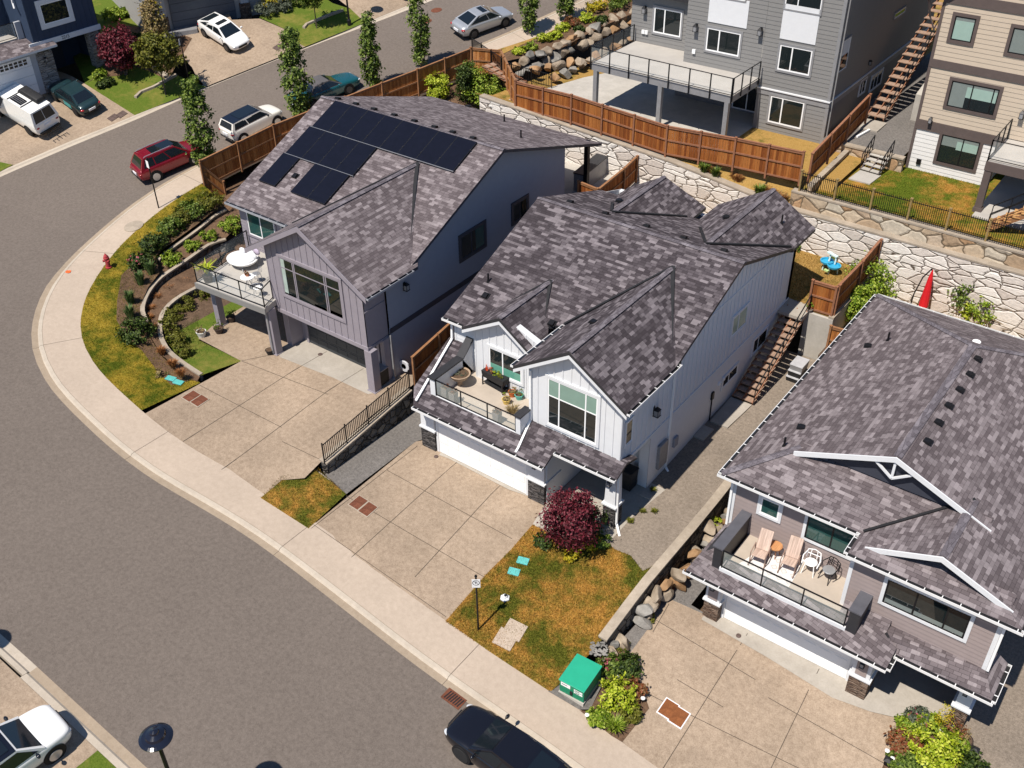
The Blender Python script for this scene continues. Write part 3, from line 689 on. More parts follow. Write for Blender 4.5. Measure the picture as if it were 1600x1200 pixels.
# garage front
lap(w, [(-.95,.02,.0),(6.0,.02,.0),(6.0,.02,2.85),(-.95,.02,2.85)], FY, .19)
flat(w, [(5.98,.02,0),(5.98,3.6,0),(5.98,3.6,2.9),(5.98,.02,2.9)], RX); flat(w, [(5.98,3.6,0),(XR,3.6,0),(XR,3.6,2.9),(5.98,3.6,2.9)], FY)
flat(w, [(-.95,.02,0),(-.95,2.78,0),(-.95,2.78,2.9),(-.95,.02,2.9)], LX)
lap(w, [(8.55,3.3,.1),(XR,3.3,.1),(XR,3.3,2.95),(8.55,3.3,2.95)], FY, .19)
part(t, 'wall', w, M_white)
# roofs
r = MB()
g_e = 6.22; g_r = 8.0; gy = .42; gxr = 6.68; gre, gle = 9.4, 3.96
yb = 9.8-(8.5-g_r)/.405; yv = 9.8-(8.5-g_e)/.405
dzr = 6.95; dx = 2.0; dyf = 2.05; dyb = 9.8-(8.5-dzr)/.405; dze = 5.72; dyv = 9.8-(8.5-dze)/.405; dl, dr2 = -.1, 3.75
slabroof(r, [(-1.5,2.45,mzf(2.45)),(9.4,2.45,mzf(2.45)),(9.4,9.8,8.5),(-1.5,9.8,8.5)] if 0 else [(-1.5,2.45,mzf(2.45)),(.1,2.45,mzf(2.45)),(dl+.02,dyv,dze-.02),(dx,dyb,dzr-.01),(3.2,dyv+.9,mzf(dyv+.9)),(gle,yv,g_e-.02),(gxr,yb,g_r-.01),(gre,yv+.02,mzf(yv+.02)),(9.4,9.8,8.5),(-1.5,9.8,8.5)])
r.f.pop() if 0 else None
slabroof(r, [(-1.5,9.8,8.499),(9.4,9.8,8.499),(9.4,15.45,mzb(15.45)),(-1.5,15.45,mzb(15.45))])
slabroof(r, [(gxr,gy,g_r),(gre,gy,g_e),(gre,yv+.5,g_e),(gxr,yb+.1,g_r)]); slabroof(r, [(gxr,gy,g_r),(gxr,yb+.1,g_r),(gle,yv+.1,g_e),(gle,gy,g_e)])
slabroof(r, [(dx,dyf,dzr),(dr2,dyf,dze),(dr2,dyv+.2,dze),(dx,dyb+.1,dzr)]); slabroof(r, [(dx,dyf,dzr),(dx,dyb+.1,dzr),(dl,dyv+.05,dze),(dl,dyf,dze)])
# rear cross gables
slabroof(r, [(7.0,10.7,8.15),(7.0,17.9,8.15),(9.42,17.9,6.68),(9.42,15.3,6.68)]); slabroof(r, [(7.0,17.9,8.15),(7.0,10.7,8.15),(4.3,15.45,6.66),(4.3,17.6,6.66)])
slabroof(r, [(1.75,11.2,8.02),(1.75,16.3,8.02),(3.95,16.9,6.66),(3.95,15.4,6.66)]); slabroof(r, [(1.75,16.3,8.02),(1.75,11.2,8.02),(-.5,15.4,6.66),(-.5,16.6,6.66)])
# skirt roof over the garage and porch
slabroof(r, [(-.72,-.78,2.80),(6.38,-.78,2.80),(6.38,.0,3.14),(4.45,.02,3.14),(-.08,.02,3.14),(-1.33,0,3.12)], .1)
slabroof(r, [(-1.33,.001,3.12),(-.35,.001,3.12),(-.35,2.74,4.28),(-1.45,2.74,4.28)], .1)
slabroof(r, [(4.6,.021,3.14),(6.38,.021,3.14),(6.38,.79,3.46),(4.6,.79,3.46)], .1)
slabroof(r, [(6.381,.02,3.12),(9.36,.02,3.12),(9.36,.79,3.44),(6.381,.79,3.44)], .1); slabroof(r, [(9.03,.80,3.44),(9.36,.80,3.44),(9.36,1.6,3.2),(9.03,1.6,3.2)], .1)
roof = part(t, 'roof', r, [M_roof, M_fascia])
rc = MB(); ridgecap(rc, (-1.5,9.8,8.5), (9.4,9.8,8.5)); ridgecap(rc, (gxr,gy,g_r), (gxr,yb,g_r)); ridgecap(rc, (dx,dyf,dzr), (dx,dyb,dzr)); ridgecap(rc, (7,17.9,8.15), (7,10.8,8.15)); ridgecap(rc, (1.75,16.3,8.02), (1.75,11.3,8.02))
part(roof, 'ridge_cap', rc, M_ridge)
vl = MB()
def valley(mb, a, b, w=.2):
    mb.cut(); a = Vector(a)+Vector((0,0,.075)); b = Vector(b)+Vector((0,0,.075)); mb.bar(a, b, w, .05)
valley(vl, (gre-.35,yv+.15,g_e+.06), (gxr,yb-.1,g_r-.03), .17); valley(vl, (gle-.02,yv-.05,g_e+.01), (gxr,yb-.1,g_r-.03), .1)
valley(vl, (dr2-.75,dyv+.9,mzf(dyv+.9)), (dx,dyb-.1,dzr-.03), .16); valley(vl, (dl+.3,dyv-.1,dze), (dx,dyb-.1,dzr-.03), .1)
valley(vl, (7.0,10.85,8.16), (9.3,15.25,6.78), .12); valley(vl, (6.85,11.1,8.06), (5.3,13.6,7.28), .14); valley(vl, (1.75,11.3,8.02), (3.8,15.1,6.80), .12); valley(vl, (1.6,11.5,7.95), (.6,13.2,7.4), .14)
part(roof, 'valley_flashing', vl, M_blackflat)
fa = MB()                                                      # white frieze boards under the rakes
for a, b in (((gxr,gy+.03,g_r-.17),(gre,gy+.03,g_e-.17)), ((gxr,gy+.03,g_r-.17),(gle,gy+.03,g_e-.17)), ((dx,dyf+.03,dzr-.17),(dr2,dyf+.03,dze-.17)), ((dx,dyf+.03,dzr-.17),(dl,dyf+.03,dze-.17))):
    a, b = Vector(a), Vector(b); fa.hexa([a+Vector((0,-.03,-.16)), b+Vector((0,-.03,-.16)), b+Vector((0,0,-.16)), a+Vector((0,0,-.16))], [a+Vector((0,-.03,0)), b+Vector((0,-.03,0)), b, a])
part(t, 'bargeboard', fa, M_white)
gt = MB(); gutter(gt, (-.72,-.78,2.81), (6.38,-.78,2.81), FY); gutter(gt, (gre,gy,g_e), (gre,yv+.35,g_e), RX); gutter(gt, (gle,yv,g_e), (gle,gy,g_e), LX); gutter(gt, (-1.5,2.45,mzf(2.45)), (.1,2.45,mzf(2.45)), FY); gutter(gt, (6.38,.02,3.12), (9.36,.02,3.12), FY)
part(t, 'gutter', gt, [M_gutterW, M_blackflat])
for q in ((892,316),(947,334),(1011,354),(1069,372),(1132,392)):
    p = opl(*q, 8.5, 9.8, -.318); roof_vent(t, (p.x, max(p.y, 10.15), mzb(max(p.y, 10.15))), -.318)
p = opl(759,462,8.5,9.8,.405); roof_vent(t, p, .405); p = opl(926,506,g_r,gxr,.64,'x'); roof_vent(t, (5.9, 3.4, g_r-.64*.78), 0, 0); p = opl(863,505,8.5,9.8,.405); roof_vent(t, p, .405)
p = opl(763,440,8.5,9.8,.405); roof_vent(t, p, 0, 0, True)
for q in ((993,325),(1061,330)): p = opl(*q, 8.5, 9.8, -.318); roof_vent(t, p, 0, 0, True)
roof_vent(t, (6.2,14.5,7.75), 0, .3); roof_vent(t, (8.3,16.2,7.38), 0, 0, True); roof_vent(t, (1.0,13.2,7.66), 0, .3)
# doors and windows
garage_door(t, .02, 4.93, -.02, .02, 2.2, M_white2)
tr = MB(); tr.box(-.13, .01, -.06, .02, 0, 2.3); tr.box(4.94, 5.08, -.06, .02, 0, 2.3); tr.box(-.129, 5.079, -.065, .02, 2.301, 2.45); part(t, 'door_frame', tr, M_white)
winpx(t, 'y', GY, (857,658), (931,694), (936,622), FY, vs=(), hs=(), trim=.12, gm=M_glassG) if 0 else None
A, B, D = ay(856.5,659,GY), ay(932,695,GY), ay(936,622,GY); w_ = B.x-A.x; h_ = D.z-(A.z+B.z)/2
window(t, (A.x, GY, (A.z+B.z)/2), (1,0,0), FY, w_, h_, vs=(.56, w_-.56), hs=(h_*.63,), trim=.13, gms=[(0,1,0,.63,0),(0,1,.63,1,1)], ml=[M_glass, M_blind if 0 else plain('pale_green_blind_glass', (.20,.31,.26), .1, var=.05, sp_=.6)])
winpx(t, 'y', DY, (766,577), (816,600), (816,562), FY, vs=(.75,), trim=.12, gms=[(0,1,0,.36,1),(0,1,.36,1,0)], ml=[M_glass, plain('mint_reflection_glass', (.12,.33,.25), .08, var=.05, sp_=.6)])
winpx(t, 'x', XR, (1141,526), (1164,505), (1167,476), RX, vs=(.62,), trim=.1, gm=MATS['pale_green_blind_glass'])
winpx(t, 'x', XR, (1174,553), (1195,533), (1196,513), RX, vs=(.55,), trim=.1); winpx(t, 'x', XR, (1127,606), (1150,584), (1151,569), RX, vs=(.62,), trim=.1)
winpx(t, 'x', XR, (975,698), (986,686), (987,652), RX, trim=.06)
# balcony: floor, parapets, glass rail
b = MB(); b.box(-.08, 4.46, .03, 2.74, 2.78, 2.95); part(t, 'balcony_floor', b, M_membrane)
pa = MB(); pa.hexa([(-.36,.03,2.9),(-.08,.03,2.9),(-.08,2.74,2.9),(-.36,2.74,2.9)], [(-.36,.03,4.02),(-.08,.03,4.02),(-.08,1.98,4.02),(-.36,1.98,4.02)]); pa.hexa([(-.36,1.98,2.9),(-.08,1.98,2.9),(-.08,2.74,2.9),(-.36,2.74,2.9)], [(-.36,1.98,4.02),(-.08,1.98,4.02),(-.08,2.74,4.66),(-.36,2.74,4.66)])
pa.box(4.36, 4.60, .02, .78, 2.9, 4.05); pa.box(-.07, 4.36, .015, .10, 2.9, 3.16); part(t, 'parapet', pa, M_white)
pc = MB(); pc.hexa([(-.43,-.04,4.021),(-.02,-.04,4.021),(-.02,1.98,4.021),(-.43,1.98,4.021)], [(-.43,-.04,4.09),(-.02,-.04,4.09),(-.02,1.98,4.09),(-.43,1.98,4.09)]); pc.hexa([(-.43,1.981,4.022),(-.02,1.981,4.022),(-.02,2.74,4.67),(-.43,2.74,4.67)], [(-.43,1.981,4.092),(-.02,1.981,4.092),(-.02,2.74,4.74),(-.43,2.74,4.74)]); pc.box(4.30, 4.66, -.05, .76, 4.051, 4.12)
part(t, 'parapet_cap', pc, M_navyD if 0 else M_fascia)
rail_panel(t, [(-.04,.06,3.16),(1.36,.06,3.16),(2.82,.06,3.16),(4.33,.06,3.16)], .86, M_black, glassm=M_clear, gap=.06, base_drop=.01, name='balcony_railing')
# stone piers and porch posts
def pier(t, x0, x1, y0, y1, z0, zs, zt, stone, shaft=True, inset=.07):
    mb = MB(); mb.box(x0, x1, y0, y1, z0, zs); part(t, 'stone_pier', mb, stone)
    mb = MB(); mb.box(x0-.06, x1+.06, y0-.06, y1+.06, zs+.001, zs+.08)
    if shaft: mb.hexa([(x0+inset*.4,y0+inset*.4,zs+.08),(x1-inset*.4,y0+inset*.4,zs+.08),(x1-inset*.4,y1-inset*.4,zs+.08),(x0+inset*.4,y1-inset*.4,zs+.08)], [(x0+inset,y0+inset,zt),(x1-inset,y0+inset,zt),(x1-inset,y1-inset,zt),(x0+inset,y1-inset,zt)])
    part(t, 'porch_post', mb, M_white)
pier(t, -.97, -.16, -.14, .0, 0, 1.12, 2.72, M_ledge, True, .02); pier(t, 5.12, 5.97, -.17, 1.0, 0, 1.12, 2.75, M_ledge, True, .02); pier(t, 8.58, 9.16, .40, .98, -.05, 1.12, 3.02, M_ledge)
downspout(t, [(4.62,.72,6.1),(4.62,.72,3.5),(4.9,-.55,2.95),(4.9,-.72,2.85)], M_white2); downspout(t, [(-1.2,2.68,5.4),(-1.2,2.62,4.35),(-.70,-.6,2.98)], M_white2, .05)
downspout(t, [(9.06,4.9,6.1),(9.06,4.9,.2),(9.3,4.75,.08)], M_white2); downspout(t, [(9.22,.45,2.95),(9.22,.5,.25),(9.62,.15,-.05)], M_white2)
mb = MB(); mb.box(XR, XR+.16, 4.0, 4.7, .7, 2.0); part(t, 'meter_box', mb, M_grey); mb = MB(); mb.box(XR, XR+.12, 5.4, 5.75, 1.0, 1.5); part(t, 'meter_box', mb, M_lhside)
mb = MB(); mb.box(6.6, 7.6, 3.52, 3.58, .1, 2.25); part(t, 'front_door', mb, M_navyD)
wall_lamp(t, ax(1021,640,XR+.0)+Vector((.02,0,-.25)), RX, 1.2); wall_lamp(t, (5.55,-.18,2.0), FY, .8); wall_lamp(t, (8.88,.38,2.35), FY, .8)
mb = MB(); mb.cyl((XR+.05,9.0,.2),(XR+.05,9.0,1.5),.03); mb.box(XR,XR+.1,8.9,9.1,1.5,1.9); part(t, 'vent_pipe', mb, M_black)
mb = MB(); mb.box(XR+.0, XR+.10, 9.55, 9.7, 1.95, 2.1); mb.box(XR, XR+.1, 9.95, 10.1, 2.0, 2.15); part(t, 'dryer_vent', mb, M_white2)
# ================================================================== slate house on the left with solar panels
t = LH = thing('house', 'slate-grey house with solar panels on its dark roof and a front deck over the entry', 'house', (-10, 6, 1.2), 'houses along the curving street')
LXL, LXR, BY = -16.2, -4.45, .5
lf = lambda y: 10.06-.44*(10.5-y); lb = lambda y: 10.06-.31*(y-10.5)
w = MB(); w2 = MB()
rw = [(LXR,1.9,4.0),(LXR,16.4,4.0),(LXR,16.4,8.05),(LXR,10.5,9.85),(LXR,4.2,7.05),(LXR,1.9,6.7)]
lap(w, rw, RX, .19); lap(w, [(LXR,1.9,1.2),(LXR,16.4,1.2),(LXR,16.4,3.76),(LXR,1.9,3.76)], RX, .19)
flat(w, [(LXR,1.9,3.7),(LXR,16.4,3.7),(LXR,16.4,4.05),(LXR,1.9,4.05)], RX)
flat(w, [(LXL,16.4,1),(LXR,16.4,1),(LXR,16.4,8),(LXL,16.4,8)], (0,1,0)); flat(w, [(LXL,3.4,1),(LXL,16.4,1),(LXL,16.4,8),(LXL,10.5,9.8),(LXL,3.4,6.8)], LX)
part(t, 'wall', w, M_lhside)
hb = MB(); hband(hb, (LXR,1.9,3.74), (LXR,16.4,3.74), .28, RX, .04); part(t, 'belly_band', hb, M_navyD)
gf = [(-10.88,BY,3.68),(-4.55,BY,3.68),(-4.55,BY,6.95),(-7.85,BY,8.95),(-10.88,BY,7.2)]
flat(w2, gf, FY); battens(w2, gf, FY, .42, .045, .025)
sd = [(-4.55,BY,3.68),(-4.55,1.9,3.68),(-4.55,1.9,6.7),(-4.55,BY,6.7)]; flat(w2, sd, RX); flat(w2, [(-10.88,BY,3.68),(-10.88,3.4,3.68),(-10.88,3.4,7),(-10.88,BY,7)], LX)
lap(w2, [(LXL,3.4,1.0),(-10.88,3.4,1.0),(-10.88,3.4,6.75),(LXL,3.4,6.75)], FY, .19)
flat(w2, [(-10.88,1.72,1.1),(-4.5,1.72,1.1),(-4.5,1.72,3.68),(-10.88,1.72,3.68)], FY); flat(w2, [(-10.88,1.72,1.1),(-10.88,3.4,1.1),(-10.88,3.4,3.7),(-10.88,1.72,3.7)], LX)
hband(w2, (-10.95,BY,3.50), (-4.5,BY,3.50), .2, FY, .05); w2.box(-10.9, -4.52, BY+.01, 1.9, 3.52, 3.66)
hband(w2, (-4.55,BY,5.55), (-4.55,1.85,5.55), .05, RX, .03)
part(t, 'gable_wall', w2, M_navy)
r = MB(); gx, gz, ge, gl_, gr_, gyf = -7.85, 9.15, 6.8, -11.85, -3.9, .1
yv = 10.5-(10.06-ge)/.44; yb = 10.5-(10.06-gz)/.44
slabroof(r, [(-16.6,3.0,lf(3.0)),(gl_,3.0,lf(3.0)),(gl_,yv,ge-.02),(gx,yb,gz-.02),(gr_,yv,ge-.02),(-4.05,yv+.1,lf(yv+.1)),(-4.05,10.5,10.06),(-16.6,10.5,10.06)])
slabroof(r, [(-16.6,10.5,10.059),(-4.05,10.5,10.059),(-4.05,19.5,lb(19.5)),(-16.6,19.5,lb(19.5))])
slabroof(r, [(gx,gyf,gz),(gr_,gyf,ge),(gr_,yv+.5,ge),(gx,yb+.1,gz)]); slabroof(r, [(gx,gyf,gz),(gx,yb+.1,gz),(gl_,yv+.1,ge),(gl_,gyf,ge)])
roof = part(t, 'roof', r, [M_roof2, M_navyD])
rc = MB(); ridgecap(rc, (-16.6,10.5,10.06), (-4.05,10.5,10.06)); ridgecap(rc, (gx,gyf,gz), (gx,yb,gz)); part(roof, 'ridge_cap', rc, M_ridge)
vl = MB(); valley(vl, (gr_-.5,yv+.3,ge+.12), (gx,yb-.1,gz-.02), .17); valley(vl, (gl_+.1,yv,ge), (gx,yb-.1,gz-.02), .09); part(roof, 'valley_flashing', vl, M_blackflat)
fa = MB()
for a, b in (((gx,gyf,gz-.02),(gr_,gyf,ge-.02)), ((gx,gyf,gz-.02),(gl_,gyf,ge-.02))):
    a, b = Vector(a), Vector(b); o = Vector((0,-.035,0)); dz = Vector((0,0,-.26)); fa.hexa([a+o+dz, b+o+dz, b+dz, a+dz], [a+o, b+o, b, a])
part(t, 'bargeboard', fa, M_navy)
gt = MB(); gutter(gt, (gr_,gyf,ge), (gr_,yv+.1,ge), RX); gutter(gt, (-16.6,3.0,lf(3.0)), (-12,3.0,lf(3.0)), FY); part(t, 'gutter', gt, [plain('pale_slate_gutter', (.30,.31,.34), .4), M_blackflat])
# solar array
def solar(u0, v0):
    # u along ridge, v down the slope, metres
    d = Vector((0, -1, -.44)).normalized(); n = Vector((0,-.44,1)).normalized(); a = Vector((-15.42, 10.45, 10.06-.022))+n*.07
    W, Lh = 1.225, 2.09; p = a+Vector((1,0,0))*(u0*W)+d*(v0*(Lh+.02)+.05); X = Vector((1,0,0))
    mb = MB(); c = [p, p+X*(W-.012), p+X*(W-.012)+d*Lh, p+d*Lh]
    mb.hexa(c, [q+n*.04 for q in c], 1); c2 = [p+X*.012+d*.012, p+X*(W-.024)+d*.012, p+X*(W-.024)+d*(Lh-.012), p+X*.012+d*(Lh-.012)]
    mb.poly([q+n*.0415 for q in c2], 0)
    for vv in (.28, .76):
        q = p+X*(W-.006)+d*(Lh*vv)+n*.043; mb.hexa([q-X*.03-d*.03, q+X*.03-d*.03, q+X*.03+d*.03, q-X*.03+d*.03], [q-X*.03-d*.03+n*.015, q+X*.03-d*.03+n*.015, q+X*.03+d*.03+n*.015, q-X*.03+d*.03+n*.015], 1)
    return part(roof, 'solar_panel', mb, [M_solar, M_blackflat if R.random() < 2 else M_alu])
for u in range(8): solar(u, 0)
for u in range(4): solar(u-.12, 1)
solar(-.22, 2); solar(1.72, 2); solar(2.72, 2)
mb = MB(); dd = Vector((0,-1,-.44)).normalized(); nn = Vector((0,-.44,1)).normalized(); a0 = Vector((-15.42,10.45,10.04))+nn*.10
for v, u0, u1 in ((2.15,-.1,9.8),(4.26,-.2,4.8)): mb.bar(a0+Vector((u0,0,0))+dd*v, a0+Vector((u1,0,0))+dd*v, .03, .03)
part(roof, 'mounting_rail', mb, M_alu)
for q in ((572,155),(600,163),(626,171),(656,180),(684,189),(713,198),(741,206),(773,215)):
    p = opl(*q, 10.06, 10.5, -.31); roof_vent(t, (p.x, 10.95, lb(10.95)), -.31)
for q in ((733,167),(462,275)):
    if q[1] < 200: p = opl(*q, 10.06, 10.5, -.31); roof_vent(t, p, -.31)
    else: p = opl(*q, 10.06, 10.5, .44); roof_vent(t, p, .44)
p = opl(788,190, 10.06, 10.5, -.31); roof_vent(t, p, 0, 0, True); p = opl(814,215, 10.06, 10.5, -.31); roof_vent(t, p, 0, 0, True)
# garage, gable window, side windows, door
garage_door(t, -10.0, -5.15, 1.68, 1.22, 3.45, plain('charcoal_door', (.040,.046,.052), .55, var=.05))
mb = MB(); mb.box(-10.16, -10.01, 1.6, 1.72, 1.2, 3.5); mb.box(-5.14, -4.98, 1.6, 1.72, 1.2, 3.5); part(t, 'door_frame', mb, M_navy)
A, B, D = ay(446,460,BY), ay(538.5,499,BY), ay(532.5,440,BY); w_, h_ = B.x-A.x, D.z-(A.z+B.z)/2
window(t, (A.x, BY, (A.z+B.z)/2), (1,0,0), FY, w_, h_, vs=(w_*.225, w_*.235+.06, w_*.745, w_*.76+.06), hs=(h_*.74,), trim=.14, mt=M_navy, fm=M_navy, gms=[(0,.08,0,1,1),(.08,1,0,1,0),(.0,.2,.0,.07,2),(.52,.72,.0,.10,2),(.78,.98,0,.12,2)], ml=[M_glass, plain('pale_curtain_glass', (.38,.46,.42), .15, sp_=.6), plain('sill_glow_glass', (.40,.36,.24), .2, sp_=.6)])
winpx(t, 'x', LXR, (720,405), (757,383), (757,347), RX, vs=(.85,), trim=.14, mt=M_navyD, fm=M_navyD, gms=[(0,.62,0,1,0),(.62,1,0,1,1)], ml=[M_glass, M_glassG])
winpx(t, 'x', LXR, (801,350), (823,333), (823,307), RX, vs=(.6,), trim=.14, mt=M_navyD, fm=M_navyD)
window(t, (-15.6, 3.4, 5.0), (1,0,0), FY, 2.1, 1.35, vs=(1.0,), trim=.12, mt=M_navy, gm=M_glassG); window(t, (-13.0, 3.4, 4.2), (1,0,0), FY, 1.8, 2.1, vs=(.9,), trim=.1, mt=M_navy)
window(t, (-12.9, 3.4, 1.9), (1,0,0), FY, .9, 1.1, trim=.08, mt=M_navyD, fm=M_white2)
mb = MB(); mb.box(-11.95, -11.02, 3.33, 3.40, 1.22, 3.3); part(t, 'front_door', mb, M_cedar)
mb = MB(); mb.box(LXR, LXR+.05, 7.4, 8.4, 1.2, 3.3); part(t, 'side_door', mb, M_navyD)
# deck over the entry
DZ = 4.12
d = MB(); d.hexa([(-15.25,-.72,DZ-.3),(-10.5,-.40,DZ-.3),(-10.9,1.5,DZ-.3),(-10.9,3.36,DZ-.3),(-15.9,3.36,DZ-.3)], [(-15.25,-.72,DZ),(-10.5,-.40,DZ),(-10.9,1.5,DZ),(-10.9,3.36,DZ),(-15.9,3.36,DZ)]); part(t, 'deck', d, [M_membraneG])
d = MB(); d.hexa([(-15.3,-.78,DZ-.33),(-10.46,-.45,DZ-.33),(-10.46,-.41,DZ-.33),(-15.3,-.73,DZ-.33)], [(-15.3,-.78,DZ-.02),(-10.46,-.45,DZ-.02),(-10.46,-.41,DZ-.02),(-15.3,-.73,DZ-.02)]); part(t, 'deck_fascia', d, M_ghside)
rail_panel(t, [(-15.22,-.66,DZ),(-13.7,-.56,DZ),(-12.1,-.45,DZ),(-10.56,-.34,DZ),(-10.86,.48,DZ)], 1.05, M_black, glassm=M_clear2, gap=.08, name='deck_railing', base_drop=.25)
rail_panel(t, [(-15.22,-.66,DZ),(-15.5,1.2,DZ),(-15.8,3.3,DZ)], 1.05, M_black, glassm=M_clear2, gap=.08, name='deck_railing')
def column(t, x, y, z0, z1, s, mat, name='column', cap=.14):
    mb = MB(); mb.box(x-s/2, x+s/2, y-s/2, y+s/2, z0+cap, z1); mb.box(x-s/2-.05, x+s/2+.05, y-s/2-.05, y+s/2+.05, z0, z0+cap); return part(t, name, mb, mat)
p = az(347,508,1.15); column(t, p.x, p.y, 1.1, DZ-.3, .36, M_navy); column(t, -10.72, .05, 1.1, DZ-.3, .40, M_navy); column(t, -4.52, .62, 1.1, 3.52, .44, M_navy)
mb = MB(); mb.box(-10.88, -10.5, .9, 1.72, 1.1, 3.52); part(t, 'garage_return', mb, M_navy)
mb = MB(); mb.box(-4.72, -4.46, 1.45, 1.9, 1.1, 3.6); part(t, 'garage_return', mb, M_navy)
downspout(t, [(-4.38,1.86,3.7),(-4.38,1.86,1.3),(-4.3,1.7,1.22)], M_grey); downspout(t, [(-10.72,-.2,3.8),(-10.72,-.2,1.3)], M_grey)
p = ax(631,446,LXR); wall_lamp(t, p+Vector((.02,0,-.2)), RX, 1.1)
column(t, -4.7, 19.0, 4.2, lb(19), .25, M_black, 'patio_post', .01)
mb = MB(); mb.box(-15.9, -4.6, 16.41, 16.46, 4.2, 6.6); part(t, 'patio_wall', mb, M_navyD)
# ================================================================== taupe house on the right
t = RH = thing('house', 'taupe lap-sided house with white trim, hipped dark roof and a balcony of patio chairs', 'house', (19, 8, -1.4), 'houses along the curving street')
EZ, RZ, RX0, RX1, RXC = 4.42, 6.78, 13.13, 24.42, 18.77; FYR, BYR = 1.42, 17.5; YW = 1.85
w = MB()
flat(w, [(13.55,YW,-1.4),(13.55,17.1,-1.4),(13.55,17.1,EZ),(13.55,YW,EZ)], LX); lap(w, [(13.55,YW,1.4),(18.75,YW,1.4),(18.75,YW,EZ-.02),(13.55,YW,EZ-.02)], FY, .19)
BWY = .55
lap(w, [(18.75,BWY,1.45),(23.86,BWY,1.45),(23.86,BWY,EZ-.02),(18.75,BWY,EZ-.02)], FY, .19); flat(w, [(18.75,BWY,1.4),(18.75,YW,1.4),(18.75,YW,EZ),(18.75,BWY,EZ)], LX)
flat(w, [(23.86,BWY,-1.4),(23.86,17.1,-1.4),(23.86,17.1,EZ),(23.86,BWY,EZ)], RX); flat(w, [(13.55,17.1,-1.4),(23.86,17.1,-1.4),(23.86,17.1,EZ),(13.55,17.1,EZ)], (0,1,0))
lap(w, [(13.9,.05,-1.4),(20.6,.05,-1.4),(20.6,.05,1.35),(13.9,.05,1.35)], FY, .19); flat(w, [(20.6,.05,-1.4),(20.6,2.2,-1.4),(20.6,2.2,1.4),(20.6,.05,1.4)], RX); flat(w, [(20.6,2.2,-1.4),(23.86,2.2,-1.4),(23.86,2.2,1.4),(20.6,2.2,1.4)], FY); flat(w, [(13.9,.05,-1.4),(13.9,YW,-1.4),(13.9,YW,1.4),(13.9,.05,1.4)], LX)
part(t, 'wall', w, M_rhside)
cb = MB()
for x, y in ((13.55,YW),(23.86,BWY)): s = 1 if x > 20 else -1; cb.box(x-.11 if s > 0 else x-.035, x+.035 if s > 0 else x+.11, y-.04, y+.1, 1.5, EZ-.04)
cb.box(18.72, 18.86, BWY-.04, BWY-.002, 1.6, EZ-.04); part(t, 'corner_board', cb, M_white)
r = MB(); dgy = 3.45; s = (RZ-EZ)/(RXC-RX0); by0 = .22; bz = 5.62; bxc = 21.5
hy = lambda z: FYR+(z-EZ)/.42
# main hip: left and right slopes, front hip under the dutch gable, rear hip
dgx = 15.25; dz = EZ+(dgx-RX0)*s; dgr = 2*RXC-dgx
fy = FYR+(dz-EZ)/s
slabroof(r, [(RX0,FYR,EZ),(dgx,fy,dz),(dgx,dgy-.25,dz),(RXC,dgy-.25,RZ),(RXC,11.9,RZ),(RX0,BYR,EZ)]); slabroof(r, [(RX1,BYR,EZ),(RXC,11.9,RZ),(RXC,dgy-.25,RZ),(dgr,dgy-.25,dz),(dgr,dgy-.6,dz-.02),(RX1,dgy-.6,EZ)])
slabroof(r, [(RX0,FYR,EZ),(18.62,FYR,EZ),(bxc,fy+.5,bz),(dgr,fy+.1,dz),(dgx,fy,dz)]); slabroof(r, [(dgx,fy,dz-.01),(dgr,fy,dz-.01),(dgr,dgy+.2,dz+.2),(dgx,dgy+.2,dz+.2)])
slabroof(r, [(RX0,BYR,EZ),(RXC,11.9,RZ),(RX1,BYR,EZ)])
# bay roof
bz_ = lambda x: EZ+(min(x-18.62, RX1-x))*.415
dby = 1.35; bdx0, bdx1 = 19.15, 23.9; bdz = EZ+.24
slabroof(r, [(18.62,by0,EZ),(18.62,FYR,EZ),(bxc,fy+.6,bz),(bxc,.62,bz),(bdx0,.62,bdz),(bdx0,by0+.35,bdz)]); slabroof(r, [(RX1,by0,EZ),(bdx1,by0+.35,bdz),(bdx1,.62,bdz),(bxc,.62,bz),(bxc,fy+.6,bz),(RX1,fy+.6,EZ)])
slabroof(r, [(18.62,by0,EZ),(bdx0,by0+.35,bdz),(bdx0,1.1,bdz+.28),(bdx1,1.1,bdz+.28),(bdx1,by0+.35,bdz),(RX1,by0,EZ)], .1)
# skirt roofs
slabroof(r, [(13.28,-1.08,1.36),(21.12,-1.08,1.36),(21.12,-.3,1.68),(20.6,.0,1.80),(14.35,.0,1.80),(13.7,YW,1.9),(13.4,YW,1.55)], .1)
slabroof(r, [(21.121,-.30,1.36),(24.42,-.30,1.36),(23.9,BWY,1.72),(20.6,BWY,1.72),(20.6,0,1.79)], .1); slabroof(r, [(24.42,-.30,1.36),(24.42,1.6,1.36),(23.9,1.6,1.72),(23.9,BWY,1.72)], .1)
slabroof(r, [(18.9,.001,1.80),(20.6,.001,1.80),(20.6,BWY,1.95),(18.9,BWY,1.95)], .08)
roof = part(t, 'roof', r, [M_roof2, M_fascia])
rc = MB(); ridgecap(rc, (RXC,dgy-.2,RZ), (RXC,11.9,RZ), w=.3); ridgecap(rc, (RX0,FYR,EZ+.01), (dgx,fy,dz+.01), w=.3); ridgecap(rc, (RXC,11.9,RZ), (RX0,BYR,EZ), w=.3); ridgecap(rc, (RXC,11.9,RZ), (RX1,BYR,EZ), w=.3); ridgecap(rc, (bxc,.65,bz), (bxc,fy+.5,bz), w=.3)
part(roof, 'ridge_cap', rc, M_ridge)
